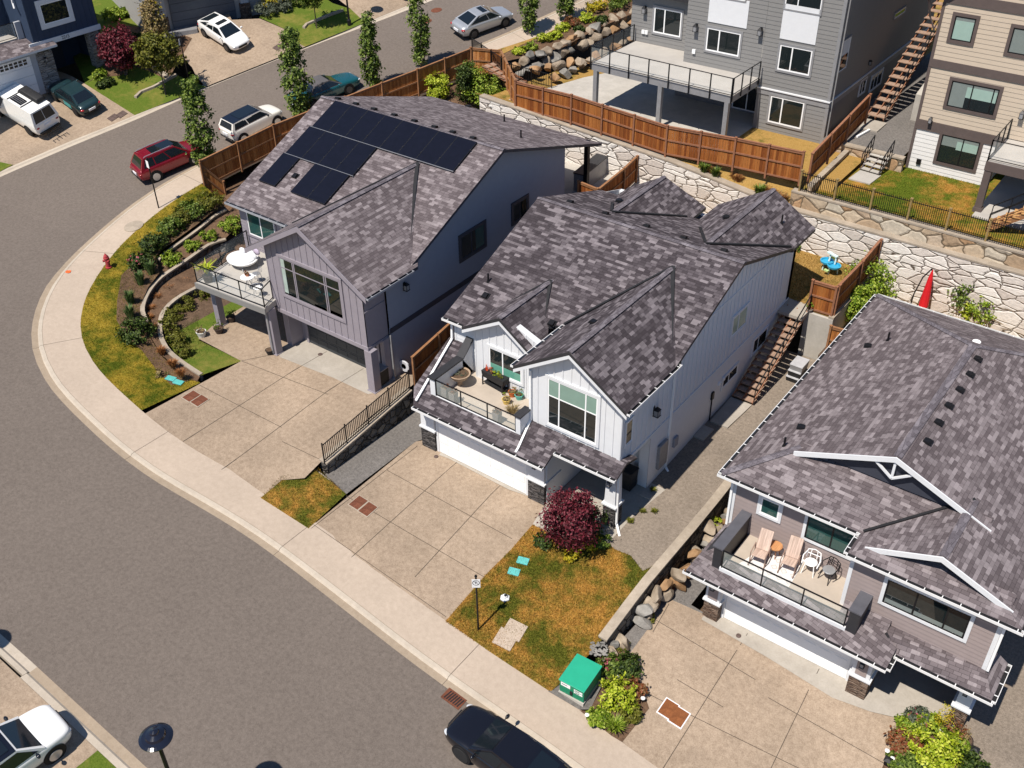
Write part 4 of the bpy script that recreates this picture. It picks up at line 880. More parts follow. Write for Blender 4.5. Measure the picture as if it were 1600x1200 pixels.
vl = MB(); valley(vl, (18.68,FYR+.05,EZ+.02), (bxc,fy+.5,bz-.02), .1); valley(vl, (21.1,-.3,1.42), (20.6,.0,1.76), .08); part(roof, 'valley_flashing', vl, M_blackflat)
# dutch gable faces, coloured dark to paint in their shade
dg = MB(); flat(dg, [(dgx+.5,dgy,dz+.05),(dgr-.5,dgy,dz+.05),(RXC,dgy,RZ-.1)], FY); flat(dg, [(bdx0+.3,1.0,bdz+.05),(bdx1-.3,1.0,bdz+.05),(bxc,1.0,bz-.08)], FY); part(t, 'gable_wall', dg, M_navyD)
fa = MB()
def barge(mb, a, b, y, h=.22, d=.05):
    a, b = Vector(a), Vector(b); o = Vector((0,-d,0)); dz_ = Vector((0,0,-h)); mb.hexa([a+o+dz_, b+o+dz_, b+dz_, a+dz_], [a+o, b+o, b, a])
for a, b in (((RXC,dgy-.25,RZ+.02),(dgx-.1,dgy-.25,dz+.0)), ((RXC,dgy-.25,RZ+.02),(dgr+.1,dgy-.25,dz+.0)), ((bxc,.62,bz+.02),(bdx0-.1,.62,bdz)), ((bxc,.62,bz+.02),(bdx1+.1,.62,bdz))): barge(fa, a, b, 0)
part(t, 'bargeboard', fa, M_white)
tr = MB(); c = Vector((RXC, dgy-.2, RZ-1.0))
for q in ((RXC,dgy-.2,RZ-.15),(RXC-.75,dgy-.2,RZ-.45),(RXC+.75,dgy-.2,RZ-.45)): tr.bar(c, q, .09, .07)
part(t, 'gable_truss', tr, M_white)
gt = MB(); gutter(gt, (RX0,FYR,EZ), (RX0,BYR,EZ), LX); gutter(gt, (RX0-.12,FYR,EZ), (18.6,FYR,EZ), FY); gutter(gt, (18.62,by0,EZ), (RX1+.1,by0,EZ), FY); gutter(gt, (RX1,by0,EZ), (RX1,5,EZ), RX); gutter(gt, (13.2,-1.08,1.37), (21.14,-1.08,1.37), FY); gutter(gt, (21.14,-.30,1.37), (24.5,-.30,1.37), FY); gutter(gt, (21.12,-1.08,1.37), (21.12,-.4,1.37), RX); gutter(gt, (24.42,-.3,1.37), (24.42,1.6,1.37), RX); gutter(gt, (18.62,by0,EZ), (18.62,FYR,EZ), LX); gutter(gt, (RX0,BYR,EZ), (RX1,BYR,EZ), (0,1,0))
part(t, 'gutter', gt, [M_gutterW, M_blackflat])
for q in ((1499,609),(1482,634),(1466,660),(1449,690),(1515,585),(1527,561)): p = opl(*q, RZ, RXC, -s, 'x'); roof_vent(t, p, 0, 0)
for q in ((1357,541),(1253,668)): p = opl(*q, EZ, RX0, s, 'x'); roof_vent(t, p, 0, .2)
for q in ((1387,532),(1225,697)): p = opl(*q, EZ, RX0, s, 'x'); roof_vent(t, p, 0, 0, True)
mb = MB(); p = az(1526,534,6.4); mb.cyl(p+Vector((0,0,-.3)), p+Vector((0,0,.02)), .17, .17, 14); part(t, 'roof_tube', mb, M_white2)
garage_door(t, 14.68, 19.72, -.0, -1.38, .78, M_white2)
mb = MB(); mb.box(14.5, 14.67, -.06, .05, -1.4, .9); mb.box(19.73, 19.9, -.06, .05, -1.4, .9); mb.box(14.5, 19.9, -.065, .05, .901, 1.05); part(t, 'door_frame', mb, M_white)
winpx(t, 'y', YW, (1187,800), (1216,811), (1220,788), FY, trim=.12, gm=M_glassG)
winpx(t, 'y', YW, (1257,838), (1330,871), (1340,832), FY, vs=(1.0,), trim=.12, fm=M_black, gm=M_glassG)
winpx(t, 'y', BWY, (1379,938), (1505,998), (1522,963), FY, vs=(1.05,2.1), trim=.13, fm=M_black, gms=[(0,1,0,.22,1),(0,1,.22,1,0)], ml=[M_glass, M_blindG])
b = MB(); b.box(14.45, 19.45, -.5, YW-.01, 1.44, 1.62); part(t, 'balcony_floor', b, M_membrane)
pa = MB(); pa.box(14.05, 14.38, -.52, YW-.005, 1.4, 2.62); pa.box(19.35, 19.72, -.52, BWY-.005, 1.4, 2.62); part(t, 'parapet', pa, M_fascia)
pc = MB(); pc.box(14.0, 14.43, -.57, YW-.004, 2.621, 2.69); pc.box(19.30, 19.77, -.57, BWY-.004, 2.621, 2.69); part(t, 'parapet_cap', pc, plain('grey_cap', (.09,.09,.105), .5))
pa = MB(); pa.box(14.38, 19.35, -.56, -.47, 1.42, 1.74); part(t, 'balcony_kerb', pa, M_white)
rail_panel(t, [(14.45,-.51,1.74),(16.05,-.51,1.74),(17.65,-.51,1.74),(19.27,-.51,1.74)], .9, M_black, glassm=M_clear, gap=.06, base_drop=.01, name='balcony_railing')
pier(t, 13.92, 14.55, -.42, .05, -1.42, -.45, 1.28, M_ledgeB, True, .03); pier(t, 19.9, 20.62, -.50, .36, -1.45, -.45, 1.28, M_ledgeB, True, .03); pier(t, 23.36, 23.90, .34, .95, -1.45, -.45, 1.3, M_ledgeB)
for x in (14.24, 20.26):
    mb = MB(); mb.box(x-.2, x+.2, -.52 if x > 20 else -.44, -.40, -.25, 1.2); part(t, 'pier_panel', mb, M_rhside)
downspout(t, [(13.5,1.75,4.3),(13.5,1.75,1.7)], M_white2); downspout(t, [(18.62,.6,4.2),(18.66,1.2,3.2),(18.7,1.75,1.8)], M_white2, .03); downspout(t, [(23.95,.45,4.2),(23.95,.45,1.8)], M_white2)
wall_lamp(t, (14.24,-.44,.4), FY, .8); wall_lamp(t, (20.26,-.54,.35), FY, .8); wall_lamp(t, (23.6,.32,.45), FY, .7)
# ------------------------------------------------------------------ fences and site walls
def fence(label, pts, h, bm, tm, bay=2.4, side=1, group=None, cap=True, mid=True, name='wooden_fence', post_out=.06):
    P = [Vector(p) for p in pts]; c = sum(P, Vector())/len(P); t = thing(name, label, 'fence', (c.x, c.y, min(p.z for p in P)), group)
    Z = Vector((0,0,1)); first = True
    for i in range(len(P)-1):
        a, b = P[i], P[i+1]; L = (b-a).xy.length; n = max(1, round(L/bay)); u = (b-a)/n; d = Vector((u.x,u.y,0)).normalized(); o = Vector((d.y,-d.x,0))*side
        for k in range(n):
            p, q = a+u*k, a+u*(k+1); mb = MB(); m = max(2, round((q-p).length/.14)); e = (q-p)/m
            for j in range(m):
                s0, s1 = p+e*(j+.03), p+e*(j+.97); jj = R.uniform(-.004,.004); mb.hexa([s0+o*jj+Z*.05, s1+o*jj+Z*.05, s1-o*.02+Z*.05, s0-o*.02+Z*.05], [s0+o*jj+Z*h, s1+o*jj+Z*h, s1-o*.02+Z*h, s0-o*.02+Z*h])
            part(t, 'board_panel', mb, bm)
            for zz in ((.16, h*.55, h-.06) if mid else (.16, h-.06)):
                mb = MB(); mb.bar(p+o*.03+Z*zz, q+o*.03+Z*zz, .04, .09); part(t, 'rail', mb, tm)
            if cap: mb = MB(); mb.bar(p+Z*(h+.02), q+Z*(h+.02), .13, .035); part(t, 'cap_rail', mb, tm)
        for k in range(n+1):
            if k == 0 and i > 0: continue
            p = a+u*k; mb = MB(); q = p+o*post_out; mb.bar(q-Z*.1, q+Z*(h+.07), .10, .10); mb.bar(q+Z*(h+.07), q+Z*(h+.11), .14, .14); part(t, 'post', mb, tm)
    return t
def picket_fence(label, pts, h, mat, bay=1.8, pk=.11, group=None, name='metal_fence', postm=None, cat='fence', wood=None):
    P = [Vector(p) for p in pts]; c = sum(P, Vector())/len(P); t = thing(name, label, cat, (c.x, c.y, min(p.z for p in P)), group); Z = Vector((0,0,1))
    for i in range(len(P)-1):
        a, b = P[i], P[i+1]; n = max(1, round((b-a).length/bay)); u = (b-a)/n
        for k in range(n):
            p, q = a+u*k, a+u*(k+1); mb = MB(); mb.bar(p+Z*(h-.1), q+Z*(h-.1), .035, .035); mb.bar(p+Z*.12, q+Z*.12, .035, .035); m = max(2, round((q-p).length/pk))
            for j in range(1, m): s = p+(q-p)*(j/m); mb.bar(s+Z*.05, s+Z*(h+(.02 if wood else -.1)), .026)
            part(t, 'picket_panel', mb, mat)
        for k in range(n+1):
            if k == 0 and i > 0: continue
            p = a+u*k; mb = MB(); mb.bar(p-Z*.1, p+Z*(h+.03), .09 if wood else .05)
            if wood: mb.bar(p+Z*(h+.03), p+Z*(h+.09), .14)
            part(t, 'post', mb, wood or mat)
    return t
def wall_run(label, pts, zt, zb, th, face, cap=None, name='retaining_wall', capo=.05, cap_h=.09, group=None, side=1):
    # pts: xy along the visible face; the wall body lies behind it (side = +1: to the left of the run)
    P = [Vector((p[0],p[1],0)) for p in pts]; zt = [zt]*len(P) if not isinstance(zt, (list,tuple)) else zt; zb = [zb]*len(P) if not isinstance(zb, (list,tuple)) else zb
    t = thing(name, label, 'wall', (P[0].x, P[0].y, zb[0]), group)
    N = []
    for i in range(len(P)):
        d = (P[min(i+1,len(P)-1)]-P[max(0,i-1)]).normalized(); N.append(Vector((-d.y,d.x,0))*side)
    b = MB(); c = MB(); Z = Vector((0,0,1))
    for i in range(len(P)-1):
        a, q, na, nq = P[i], P[i+1], N[i], N[i+1]
        A = [a+Z*zb[i], q+Z*zb[i+1], q+Z*zt[i+1], a+Z*zt[i]]; B = [a+na*th+Z*zb[i], q+nq*th+Z*zb[i+1], q+nq*th+Z*zt[i+1], a+na*th+Z*zt[i]]
        b.poly(A); b.poly(B[::-1]); b.poly([A[3],A[2],B[2],B[3]])
        if i == 0: b.poly([A[0],A[3],B[3],B[0]])
        if i == len(P)-2: b.poly([A[1],B[1],B[2],A[2]])
        if cap:
            o = [a-na*capo+Z*(zt[i]+.003), q-nq*capo+Z*(zt[i+1]+.003), q+nq*(th+capo)+Z*(zt[i+1]+.003), a+na*(th+capo)+Z*(zt[i]+.003)]; c.hexa(o, [v+Z*cap_h for v in o])
    part(t, 'wall_face', b, face)
    if cap: part(t, 'coping', c, cap)
    return t
def boulders(t, spots, mats, name='boulder'):
    for k, (p, rx, ry, rz) in enumerate(spots):
        mb = MB(); mb.blob(p, rx, ry, rz, R.randrange(9999), .3, 3, rot=R.uniform(0,3)); part(t, name, mb, R.choice(mats))
# curved garden walls of the left lot
def smooth3(pts, step=.4):
    P = [Vector(p) for p in pts]; out = []
    for i in range(len(P)-1):
        a = P[max(0,i-1)]; b = P[i]; c = P[i+1]; d = P[min(len(P)-1,i+2)]; n = max(1, int((c-b).length/step))
        for k in range(n):
            s = k/n; out.append(.5*((2*b)+(c-a)*s+(2*a-5*b+4*c-d)*s*s+(3*b-a-3*c+d)*s**3))
    out.append(P[-1]); return out
for lab, W_, lo in (('short concrete-capped stone wall along the upper edge of the curved garden', wallA, lambda p: p.z-.5), ('long curved stone wall with a concrete cap, middle tier of the corner garden', wallB, lambda p: 1.0 if p.x > -18 else p.z-1.0), ('innermost curved garden wall with a pale cap, around the small green lawn', wallC, lambda p: .85)):
    sm = smooth3(W_); wall_run(lab, [(p.x,p.y) for p in sm], [p.z-.08 for p in sm], [min(lo(p), p.z-.2) for p in sm], .17, M_stoneG, M_cap, 'garden_wall', .03, group='tiered garden walls')
# wall between the left and middle driveways, with railing
a = on(510.7,727,H1); b = on(643.7,612,H1); d = (b-a); b2 = a+d*1.0
n_ = 8; pts = [a+d*(k/n_) for k in range(n_+1)]
wall_run('rough grey stone wall under the black railing between the two driveways', [(p.x,p.y) for p in pts], [p.z+.02 for p in pts], [H2(p.x,p.y)-.2 for p in pts], .45, M_stoneG, M_cap, side=1, capo=.03)
picket_fence('black metal picket railing on the stone wall between two driveways', [p+Vector((-.12,.0,.11)) for p in (a, a+d*.5, b)], 1.07, M_black, 1.5, .115, name='railing', cat='railing')
mb = MB(); p, q = on(492,735,H2), on(517,754,H2); mb.bar(p+Vector((0,0,.04)), q+Vector((0,0,.04)), .06, .12); o = mb.build('edging_board', M_cap, org=(p.x,p.y,p.z)); tag(o, 'short timber edging board between grass tuft and grey gravel', 'edging')
fy0 = Vector((b.x-.12, b.y+.3, 1.2))
fence('brown wooden fence in shadow between the slate house and white house', [fy0, (-3.9, 8.5, 1.3), (-3.7, 15.8, 2.6)], 1.75, M_brownw, M_cedartrim, 2.3, 1)
# rock wall between the middle and right lots
cwl = [(p.x, p.y) for p in cw]; run = []
for i in range(len(cw)-1):
    n = max(1, int((cw[i+1]-cw[i]).length/1.0))
    run += [cw[i]+(cw[i+1]-cw[i])*(k/n) for k in range(n)]
run.append(cw[-1])
t = wall_run('boulder-faced retaining wall with a long tan cap beside the taupe house', [(p.x+.20,p.y) for p in run], [H2(p.x,p.y)+.03 for p in run], [H3(p.x,p.y)-.25 for p in run], .34, M_stoneG, M_cap, 'rock_wall', .03)
sp_ = []
for k in range(58):
    f = (k/57)**1.15; i = min(int(f*(len(run)-1)), len(run)-2); p = run[i]; y = p.y+R.uniform(-.2,.9); x = p.x+R.uniform(.30,.55); z0 = H3(x,y); z1 = H2(p.x,p.y)
    hh = (z1-z0); lvl = R.uniform(.12,.62); s = R.uniform(.26,.50); sp_.append(((x+(.62-lvl)*.25, y, z0+hh*lvl), s*.75, s*1.25, s*.85))
boulders(t, sp_, [M_rock, M_rock, M_rock2, M_rock3])
# white block wall right across the back, and the brown wall on it
zx = lambda x: 5.12 if x > 6 else (5.12+(6-x)*.12 if x > -1 else 5.96+(-1-x)*.065)
xs_ = [-14.8,-11,-7,-4,-1,1,3.5,6,9,12,15,18,21,24,28,33,38]
wall_run('tall pale block-stone retaining wall behind the back yards', [(x,22.0) for x in xs_], [zx(x) for x in xs_], 0.6, .45, M_stoneW, M_cap, 'block_wall', .02)
xb = [6.2,8,10,12,14,16,18,20,23,26,30,36]
wall_run('lower brown stone wall under the black-and-timber picket fence', [(x,22.42) for x in xb], 5.98, 4.9, .4, M_stoneB, M_cap, 'block_wall', .02)
# back yards
drape('back_lawn', [(-1.1,16.9),(9,16.9),(9,16.5),(11.55,16.5),(11.55,22.05),(-1.1,22.05)], lambda x, y: 3.0, M_lawnD, 0, 2)
drape('patio', [(-17,16.4),(-2.6,16.4),(-2.6,22.05),(-17,22.05)], lambda x, y: 4.2, M_conc, 0, 3)
mb = MB(); mb.box(9.02, 10.35, 15.6, 17.0, 2.85, 3.004); struct('path', mb, M_slab)
drape('back_lawn', [(11.6,17.0),(40,17.0),(40,22.05),(11.6,22.05)], lambda x, y: 1.6, M_lawnD, 0, 2)
wall_run('plain grey concrete retaining wall under the small brown gate panel', [(10.18,16.35),(11.62,16.35)], 2.96, -.2, .3, M_conc, None)
wall_run('plain concrete wall carrying the long brown yard fence', [(11.62,16.36),(11.66,22.0)], 3.02, .2, .24, M_conc, M_cap, side=1, capo=.02)
fence('small square brown fence panel on the concrete wall at the stair top', [(10.25,16.5,2.98),(11.45,16.55,2.98)], 1.7, M_brownw, M_browntrim, 1.4, 1)
fence('dark brown fence along the side of the fenced back lawn', [(11.47,16.62,3.05),(11.5,19.5,3.05),(11.52,21.85,3.25)], 1.7, M_brownw, M_browntrim, 2.6, 1)
fence('short brown fence panel beside the concrete wall next to the taupe house', [(11.95,15.2,1.7),(12.95,15.3,1.7)], 1.65, M_cedar, M_cedartrim, 1.2, 1)
mb = MB(); mb.box(11.66, 13.5, 15.0, 17.05, -.3, 1.7); struct('garden_soil', mb, M_soil)
mb = MB(); mb.box(-17, -2.55, 16.3, 22.0, 1.0, 4.19); struct('yard_fill', mb, M_conc); mb = MB(); mb.box(-1.2, 9.0, 16.92, 22.0, .5, 2.99); struct('yard_fill', mb, M_soil)
# side stairs of the white house
def stairs(label, a, b, width, n, mat, strm, railm=None, rail_side=1, name='staircase', closed=False):
    a = Vector(a); b = Vector(b); t = thing(name, label, 'stairs', a); d = Vector((b.x-a.x,b.y-a.y,0)); L = d.length; d.normalize(); o = Vector((-d.y,d.x,0)); Z = Vector((0,0,1)); run_ = L/n; rise = (b.z-a.z)/n
    for k in range(n):
        p = a+d*(run_*k)+Z*(rise*(k+1)); mb = MB(); c = [p+o*width/2-d*.02, p-o*width/2-d*.02, p-o*width/2+d*(run_*.98), p+o*width/2+d*(run_*.98)]; mb.hexa([q-Z*.045 for q in c], c); part(t, 'tread', mb, mat)
        if closed: mb = MB(); c2 = [p+o*width/2, p-o*width/2, p-o*width/2+d*.03, p+o*width/2+d*.03]; mb.hexa([q-Z*(rise+.02) for q in c2], [q-Z*.046 for q in c2]); part(t, 'riser', mb, strm)
    for s in (-1, 0, 1):
        mb = MB(); mb.bar(a+o*s*(width/2-.06)+Z*(rise*.35), b+o*s*(width/2-.06)-Z*(rise*.3), .045, .24); part(t, 'stringer', mb, strm)
    if railm:
        for s in ((rail_side,) if rail_side else (-1, 1)):
            mb = MB(); A = a+o*s*width/2; B = b+o*s*width/2
            for f in (.0,.25,.5,.75,1): q = A+(B-A)*f; mb.bar(q+Z*.1, q+Z*1.0, .04)
            mb.bar(A+Z*1.0, B+Z*1.0, .05, .05); mb.bar(A+Z*.5, B+Z*.5, .03, .03); part(t, 'handrail', mb, railm)
    return t
stairs('long weathered wooden staircase with a black handrail beside the white house', (9.68,11.15,.33), (9.75,16.4,2.98), 1.15, 15, M_tread, M_browntrim, M_black, -1)
mb = MB(); mb.hexa([(9.15,8.9,.22),(10.05,8.9,.22),(10.2,11.1,.26),(9.1,11.1,.26)], [(9.15,8.9,.34),(10.05,8.9,.34),(10.2,11.1,.38),(9.1,11.1,.38)]); struct('stair_pad', mb, M_slab)
p = on(1100,678,H2); mb = MB(); mb.box(p.x-.75, p.x+.25, p.y-.5, p.y+.5, p.z-.05, p.z+.08); struct('stepping_slab', mb, M_slab)
# upper terraces
ZG, ZT = 6.3, 6.0
drape('terrace_soil', [(-15.5,22.3),(8.0,22.3),(8.0,27.2),(8.0,70),(-4,70),(-8.5,40),(-14.5,30)], lambda x, y: ZG-.03-(clamp((23.6-y)/1.2)*(ZG-.03-zx(x)) if y < 23.6 else 0), M_lawnD, 0, 1.2)
drape('patio', [(-14.2,22.9),(.85,22.9),(.85,45),(-6.5,45),(-9.3,36),(-12.2,30)], lambda x, y: ZG, M_conc, .004, 3)
drape('back_lawn', [(7.3,22.6),(40,22.6),(40,60),(7.3,60)], lambda x, y: ZT, lawnmat('grass_half_dry', [(.03,.05,.004),(.085,.115,.010),(.14,.16,.02)], D2c, big=.33, dry=.52), 0, 2)
drape('gravel_path', [(5.3,28.2),(9.9,28.2),(9.9,60),(5.3,60)], lambda x, y: 6.72, M_gravel, 0, 3)
wall_run('low stone step wall under the gravel between two rear houses', [(6.2,28.1),(10.1,28.1)], 6.74, 5.9, .3, M_stoneB, M_cap)
wall_run('stone boundary wall with a pale cap below the dark brown side fence', [(7.2,22.6),(7.0,28.2)], 6.45, 5.7, .2, M_stoneB, M_cap, side=1)
a = az(806,171,zx(-13)+.12); fl = ay(806,172,22.25)
fence('long brown wooden fence on top of the pale stone wall, facing the camera', [(fl.x,22.3,fl.z),(-8,22.3,zx(-8)+.12),(-1.5,22.35,zx(-1.5)+.12),(2.5,22.8,6.2),(6.35,23.0,6.28)], 1.78, M_brownw, M_browntrim, 2.45, 1)
fence('dark brown side fence rising between the two rear houses', [(6.75,23.0,6.45),(6.55,28.5,6.75),(6.5,31.5,7.0)], 1.6, M_brownw, M_browntrim, 2.5, 1)
picket_fence('black picket fence with tan timber posts on the brown stone wall', [(6.55,22.6,6.08),(12.4,22.6,6.08),(18.2,22.6,6.08),(30,22.6,6.08)], 1.12, M_black, 1.95, .1, wood=M_post)
# fences along the street behind the left house
za = lambda p, h: (p.x, p.y, S(p.x, p.y)-.15)
E5 = offset(E0, sgn*2.65)
def near(px, py): q = v2(on(px, py, lambda x, y: S(x,y)+1.7)); return min(range(len(E5)), key=lambda i: (E5[i]-q).length)
i0, i1 = near(316,263), near(738,84)
ln = [E5[i] for i in range(i0, i1+1, 5)]+[E5[i1]]
fence('golden-brown wooden fence following the pavement uphill behind the slate house', [(p.x,p.y,S(p.x,p.y)-.12) for p in ln], 1.75, M_cedar, M_cedartrim, 2.3, 1)
p0, p1 = Vector((*ln[0], S(*ln[0])-.12)), on(356,322,lambda x,y: 2.0)
fence('short golden-brown fence return ending beside the curved garden wall', [p0, (p1.x, p1.y, p1.z)], 1.6, M_cedar, M_cedartrim, 2.0, 1)
pe = Vector((*ln[-1], S(*ln[-1])-.12))
fence('bright cedar fence panels descending from the pavement to the pale stone wall', [pe, (pe.x+1.8, pe.y+1.0, pe.z-.1), (fl.x, 22.3, fl.z)], 1.78, M_cedar, M_cedartrim, 2.2, 1)
def GS(x, y): return min(S(x, y)-.4, 3.9+clamp((y-17)/6)*1.2+clamp((-12-x)/6)*.8)
drape('garden_soil', [(-26,13),(-17,13),(-12,19.6),(-4,19.8),(-4,22.05),(-14.5,22.05),(-20,27.5)], GS, M_mulch, 0, 1.2)
# ================================================================== grey house at the back
GHM = M_ghside
t = GH = thing('house', 'tall grey lap-sided rear house with a railed deck on grey posts', 'house', (-2, 30, ZG), 'houses on the upper rear row')
w = MB(); TOP = 16.5; FYB = 28.7
lap(w, [(.8,FYB,ZG-.1),(5.2,FYB,ZG-.1),(5.2,FYB,8.42),(.8,FYB,8.42)], FY, .24); lap(w, [(.8,FYB,9.05),(5.2,FYB,9.05),(5.2,FYB,TOP),(.8,FYB,TOP)], FY, .24); flat(w, [(.8,FYB,8.4),(5.2,FYB,8.4),(5.2,FYB,9.06),(.8,FYB,9.06)], FY)
lap(w, [(-4.2,FYB,9.3),(.79,FYB,9.3),(.79,FYB,TOP),(-4.2,FYB,TOP)], FY, .24); lap(w, [(-9.0,30.4,9.3),(-4.2,30.4,9.3),(-4.2,30.4,12.9),(-9.0,30.4,12.9)], FY, .24)
flat(w, [(-4.2,FYB,9.3),(-4.2,30.4,9.3),(-4.2,30.4,TOP),(-4.2,FYB,TOP)], LX)
flat(w, [(5.2,FYB,ZG-.1),(5.2,46,ZG-.1),(5.2,46,TOP),(5.2,FYB,TOP)], RX)
flat(w, [(.8,FYB,ZG-.1),(.8,30.6,ZG-.1),(.8,30.6,9.2),(.8,FYB,9.2)], LX); lap(w, [(-5.6,30.6,ZG-.1),(.8,30.6,ZG-.1),(.8,30.6,9.2),(-5.6,30.6,9.2)], FY, .24); flat(w, [(-5.6,30.6,ZG-.1),(-5.6,46,ZG-.1),(-5.6,46,9.2),(-5.6,30.6,9.2)], LX)
flat(w, [(-9,30.4,9.3),(-9,46,9.3),(-9,46,12.8),(-9,30.4,12.8)], LX); flat(w, [(-9,46,ZG),(5.2,46,ZG),(5.2,46,TOP),(-9,46,TOP)], (0,1,0))
part(t, 'wall', w, M_ghside)
hb = MB(); hband(hb, (.8,FYB,8.42), (5.24,FYB,8.42), .30, FY, .05); hband(hb, (5.2,FYB,8.42), (5.2,46,8.42), .30, RX, .05); hb.box(5.06, 5.25, FYB-.045, FYB+.12, ZG-.1, 8.40); hb.box(5.06, 5.25, FYB-.045, FYB+.12, 8.8, TOP)
part(t, 'belly_band', hb, M_grey)
hb = MB(); hband(hb, (.8,FYB,8.74), (5.28,FYB,8.74), .07, FY, .11); hband(hb, (5.2,FYB,8.74), (5.2,46,8.74), .07, RX, .08); part(t, 'band_flashing', hb, M_white)
r = MB(); slabroof(r, [(-9.5,29.9,12.55),(-4.25,29.9,12.55),(-4.25,31.5,13.3),(-9.5,31.5,13.3)], .2); slabroof(r, [(-4.8,28.1,TOP),(5.8,28.1,TOP),(5.8,46,TOP+2.5),(-4.8,46,TOP+2.5)], .25); part(t, 'roof', r, [M_roof2, M_fascia])
for bl, br, tr, v in (((1200,188),(1251,203),(1256,160),.75), ((1215,106),(1264,120),(1271,79),.75), ((1103,76),(1154,90),(1161,53),.8)): winpx(t, 'y', FYB, bl, br, tr, FY, vs=(v,), trim=.12, mt=M_grey, fm=M_white2, fw=.075, gm=M_glass)
winpx(t, 'y', 30.4, (1021,49), (1063,59), (1068,19), FY, vs=(.75,), trim=.12, mt=M_grey, fm=M_white2, fw=.075)
for q0, q1, q2 in (((1218,64),(1272,72),(1283,15)), ((1106,36),(1165,48),(1172,2))):
    A, B, D = ay(*q0,FYB), ay(*q1,FYB), ay(*q2,FYB); mb = MB(); mb.box(A.x, D.x-.0, FYB-.05, FYB-.012, (A.z+B.z)/2+.12, D.z); part(t, 'white_panel', mb, M_white)
for q0, q1, q2 in (((1226,13),(1282,22),(1284,-10)), ((1110,-8),(1165,2),(1172,-22))): winpx(t, 'y', FYB, q0, q1, q2, FY, vs=(.75,), trim=.08, mt=M_grey, fm=M_white2)
winpx(t, 'x', 5.2, (1305,118), (1321,103), (1324,60), RX, trim=.06, mt=M_grey, fm=M_white2, gms=[(0,1,0,.5,0),(0,1,.5,1,1)], ml=[M_glass, M_white])
winpx(t, 'x', 5.2, (1340,152), (1350,140), (1352,122), RX, vs=(.4,), trim=.07, fm=M_white2); winpx(t, 'x', 5.2, (1357,145), (1375,128), (1377,108), RX, vs=(.55,1.1), trim=.07, fm=M_white2); winpx(t, 'x', 5.2, (1396,30), (1413,18), (1413,11), RX, trim=.05, mt=M_grey, fm=M_white2)
for (x0, x1, z0, z1, v) in ((-3.15,-1.95,6.9,8.75,()), (-1.55,.35,6.4,8.75,(.95,)), ): window(t, (x0,30.6,z0), (1,0,0), FY, x1-x0, z1-z0, vs=v, hs=() if v else (.62,), trim=.08, mt=M_grey, fm=M_white2, fw=.07)
window(t, (.0,30.58,9.0), (1,0,0), FY, .05, .05, trim=0) if 0 else None
# deck
DKX0, DKX1, DKY0 = -8.62, .9, 25.25; DKZ = 9.3
d = MB(); d.hexa([(DKX0,DKY0,DKZ-.06),(DKX1,DKY0-.2,DKZ-.06),(DKX1,FYB-.03,DKZ-.06),(-4.22,FYB-.03,DKZ-.06),(-4.22,30.36,DKZ-.06),(DKX0,30.36,DKZ-.06)], [(DKX0,DKY0,DKZ),(DKX1,DKY0-.2,DKZ),(DKX1,FYB-.03,DKZ),(-4.22,FYB-.03,DKZ),(-4.22,30.36,DKZ),(DKX0,30.36,DKZ)]); part(t, 'deck', d, M_membraneG)
d = MB(); d.hexa([(DKX0+.02,DKY0+.02,DKZ-.42),(DKX1-.02,DKY0-.18,DKZ-.42),(DKX1-.02,30.3,DKZ-.42),(DKX0+.02,30.3,DKZ-.42)], [(DKX0+.02,DKY0+.02,DKZ-.061),(DKX1-.02,DKY0-.18,DKZ-.061),(DKX1-.02,30.3,DKZ-.061),(DKX0+.02,30.3,DKZ-.061)]); part(t, 'deck_fascia', d, M_grey)
rail_panel(t, [(DKX0+(DKX1-DKX0)*k/7, DKY0-.06-.2*k/7, DKZ) for k in range(8)], 1.07, M_black, glassm=M_clear2, gap=.10, name='deck_railing', base_drop=.38, pw=.06)
rail_panel(t, [(DKX0-.03, DKY0+(30.2-DKY0)*k/4, DKZ) for k in range(5)], 1.07, M_black, glassm=M_clear2, gap=.10, name='deck_railing', base_drop=.3, pw=.06); rail_panel(t, [(DKX1+.03, DKY0-.2+(28.6-DKY0)*k/3, DKZ) for k in range(4)], 1.07, M_black, glassm=M_clear2, gap=.10, name='deck_railing', base_drop=.3, pw=.06)
for x in (DKX0+.3, -3.75, .62): column(t, x, DKY0+.15-.2*(x-DKX0)/9.5, ZG, DKZ-.42, .26, M_grey, 'deck_post', .12)
for q in ((1089,40),(1190,46)): wall_lamp(t, ay(*q,FYB)+Vector((0,-.02,-.3)), FY, 1.2)
wall_lamp(t, ay(1009,12,30.4)+Vector((0,-.02,-.3)), FY, 1.2)
for q in ((1006,49),(1011,50)): p = ay(*q,30.4); mb = MB(); mb.box(p.x-.1, p.x+.1, 30.28, 30.385, p.z-.12, p.z+.1); part(t, 'dryer_vent', mb, M_white2)
p = ay(1085,80,FYB); mb = MB(); mb.box(p.x-.1, p.x+.1, FYB-.12, FYB-.02, p.z-.12, p.z+.12); part(t, 'dryer_vent', mb, M_white2)
p = ax(1357,101,5.2); wall_lamp(t, p, RX, .8)
downspout(t, [(5.3,FYB+.25,TOP),(5.3,FYB+.25,ZG+.2)], M_grey)
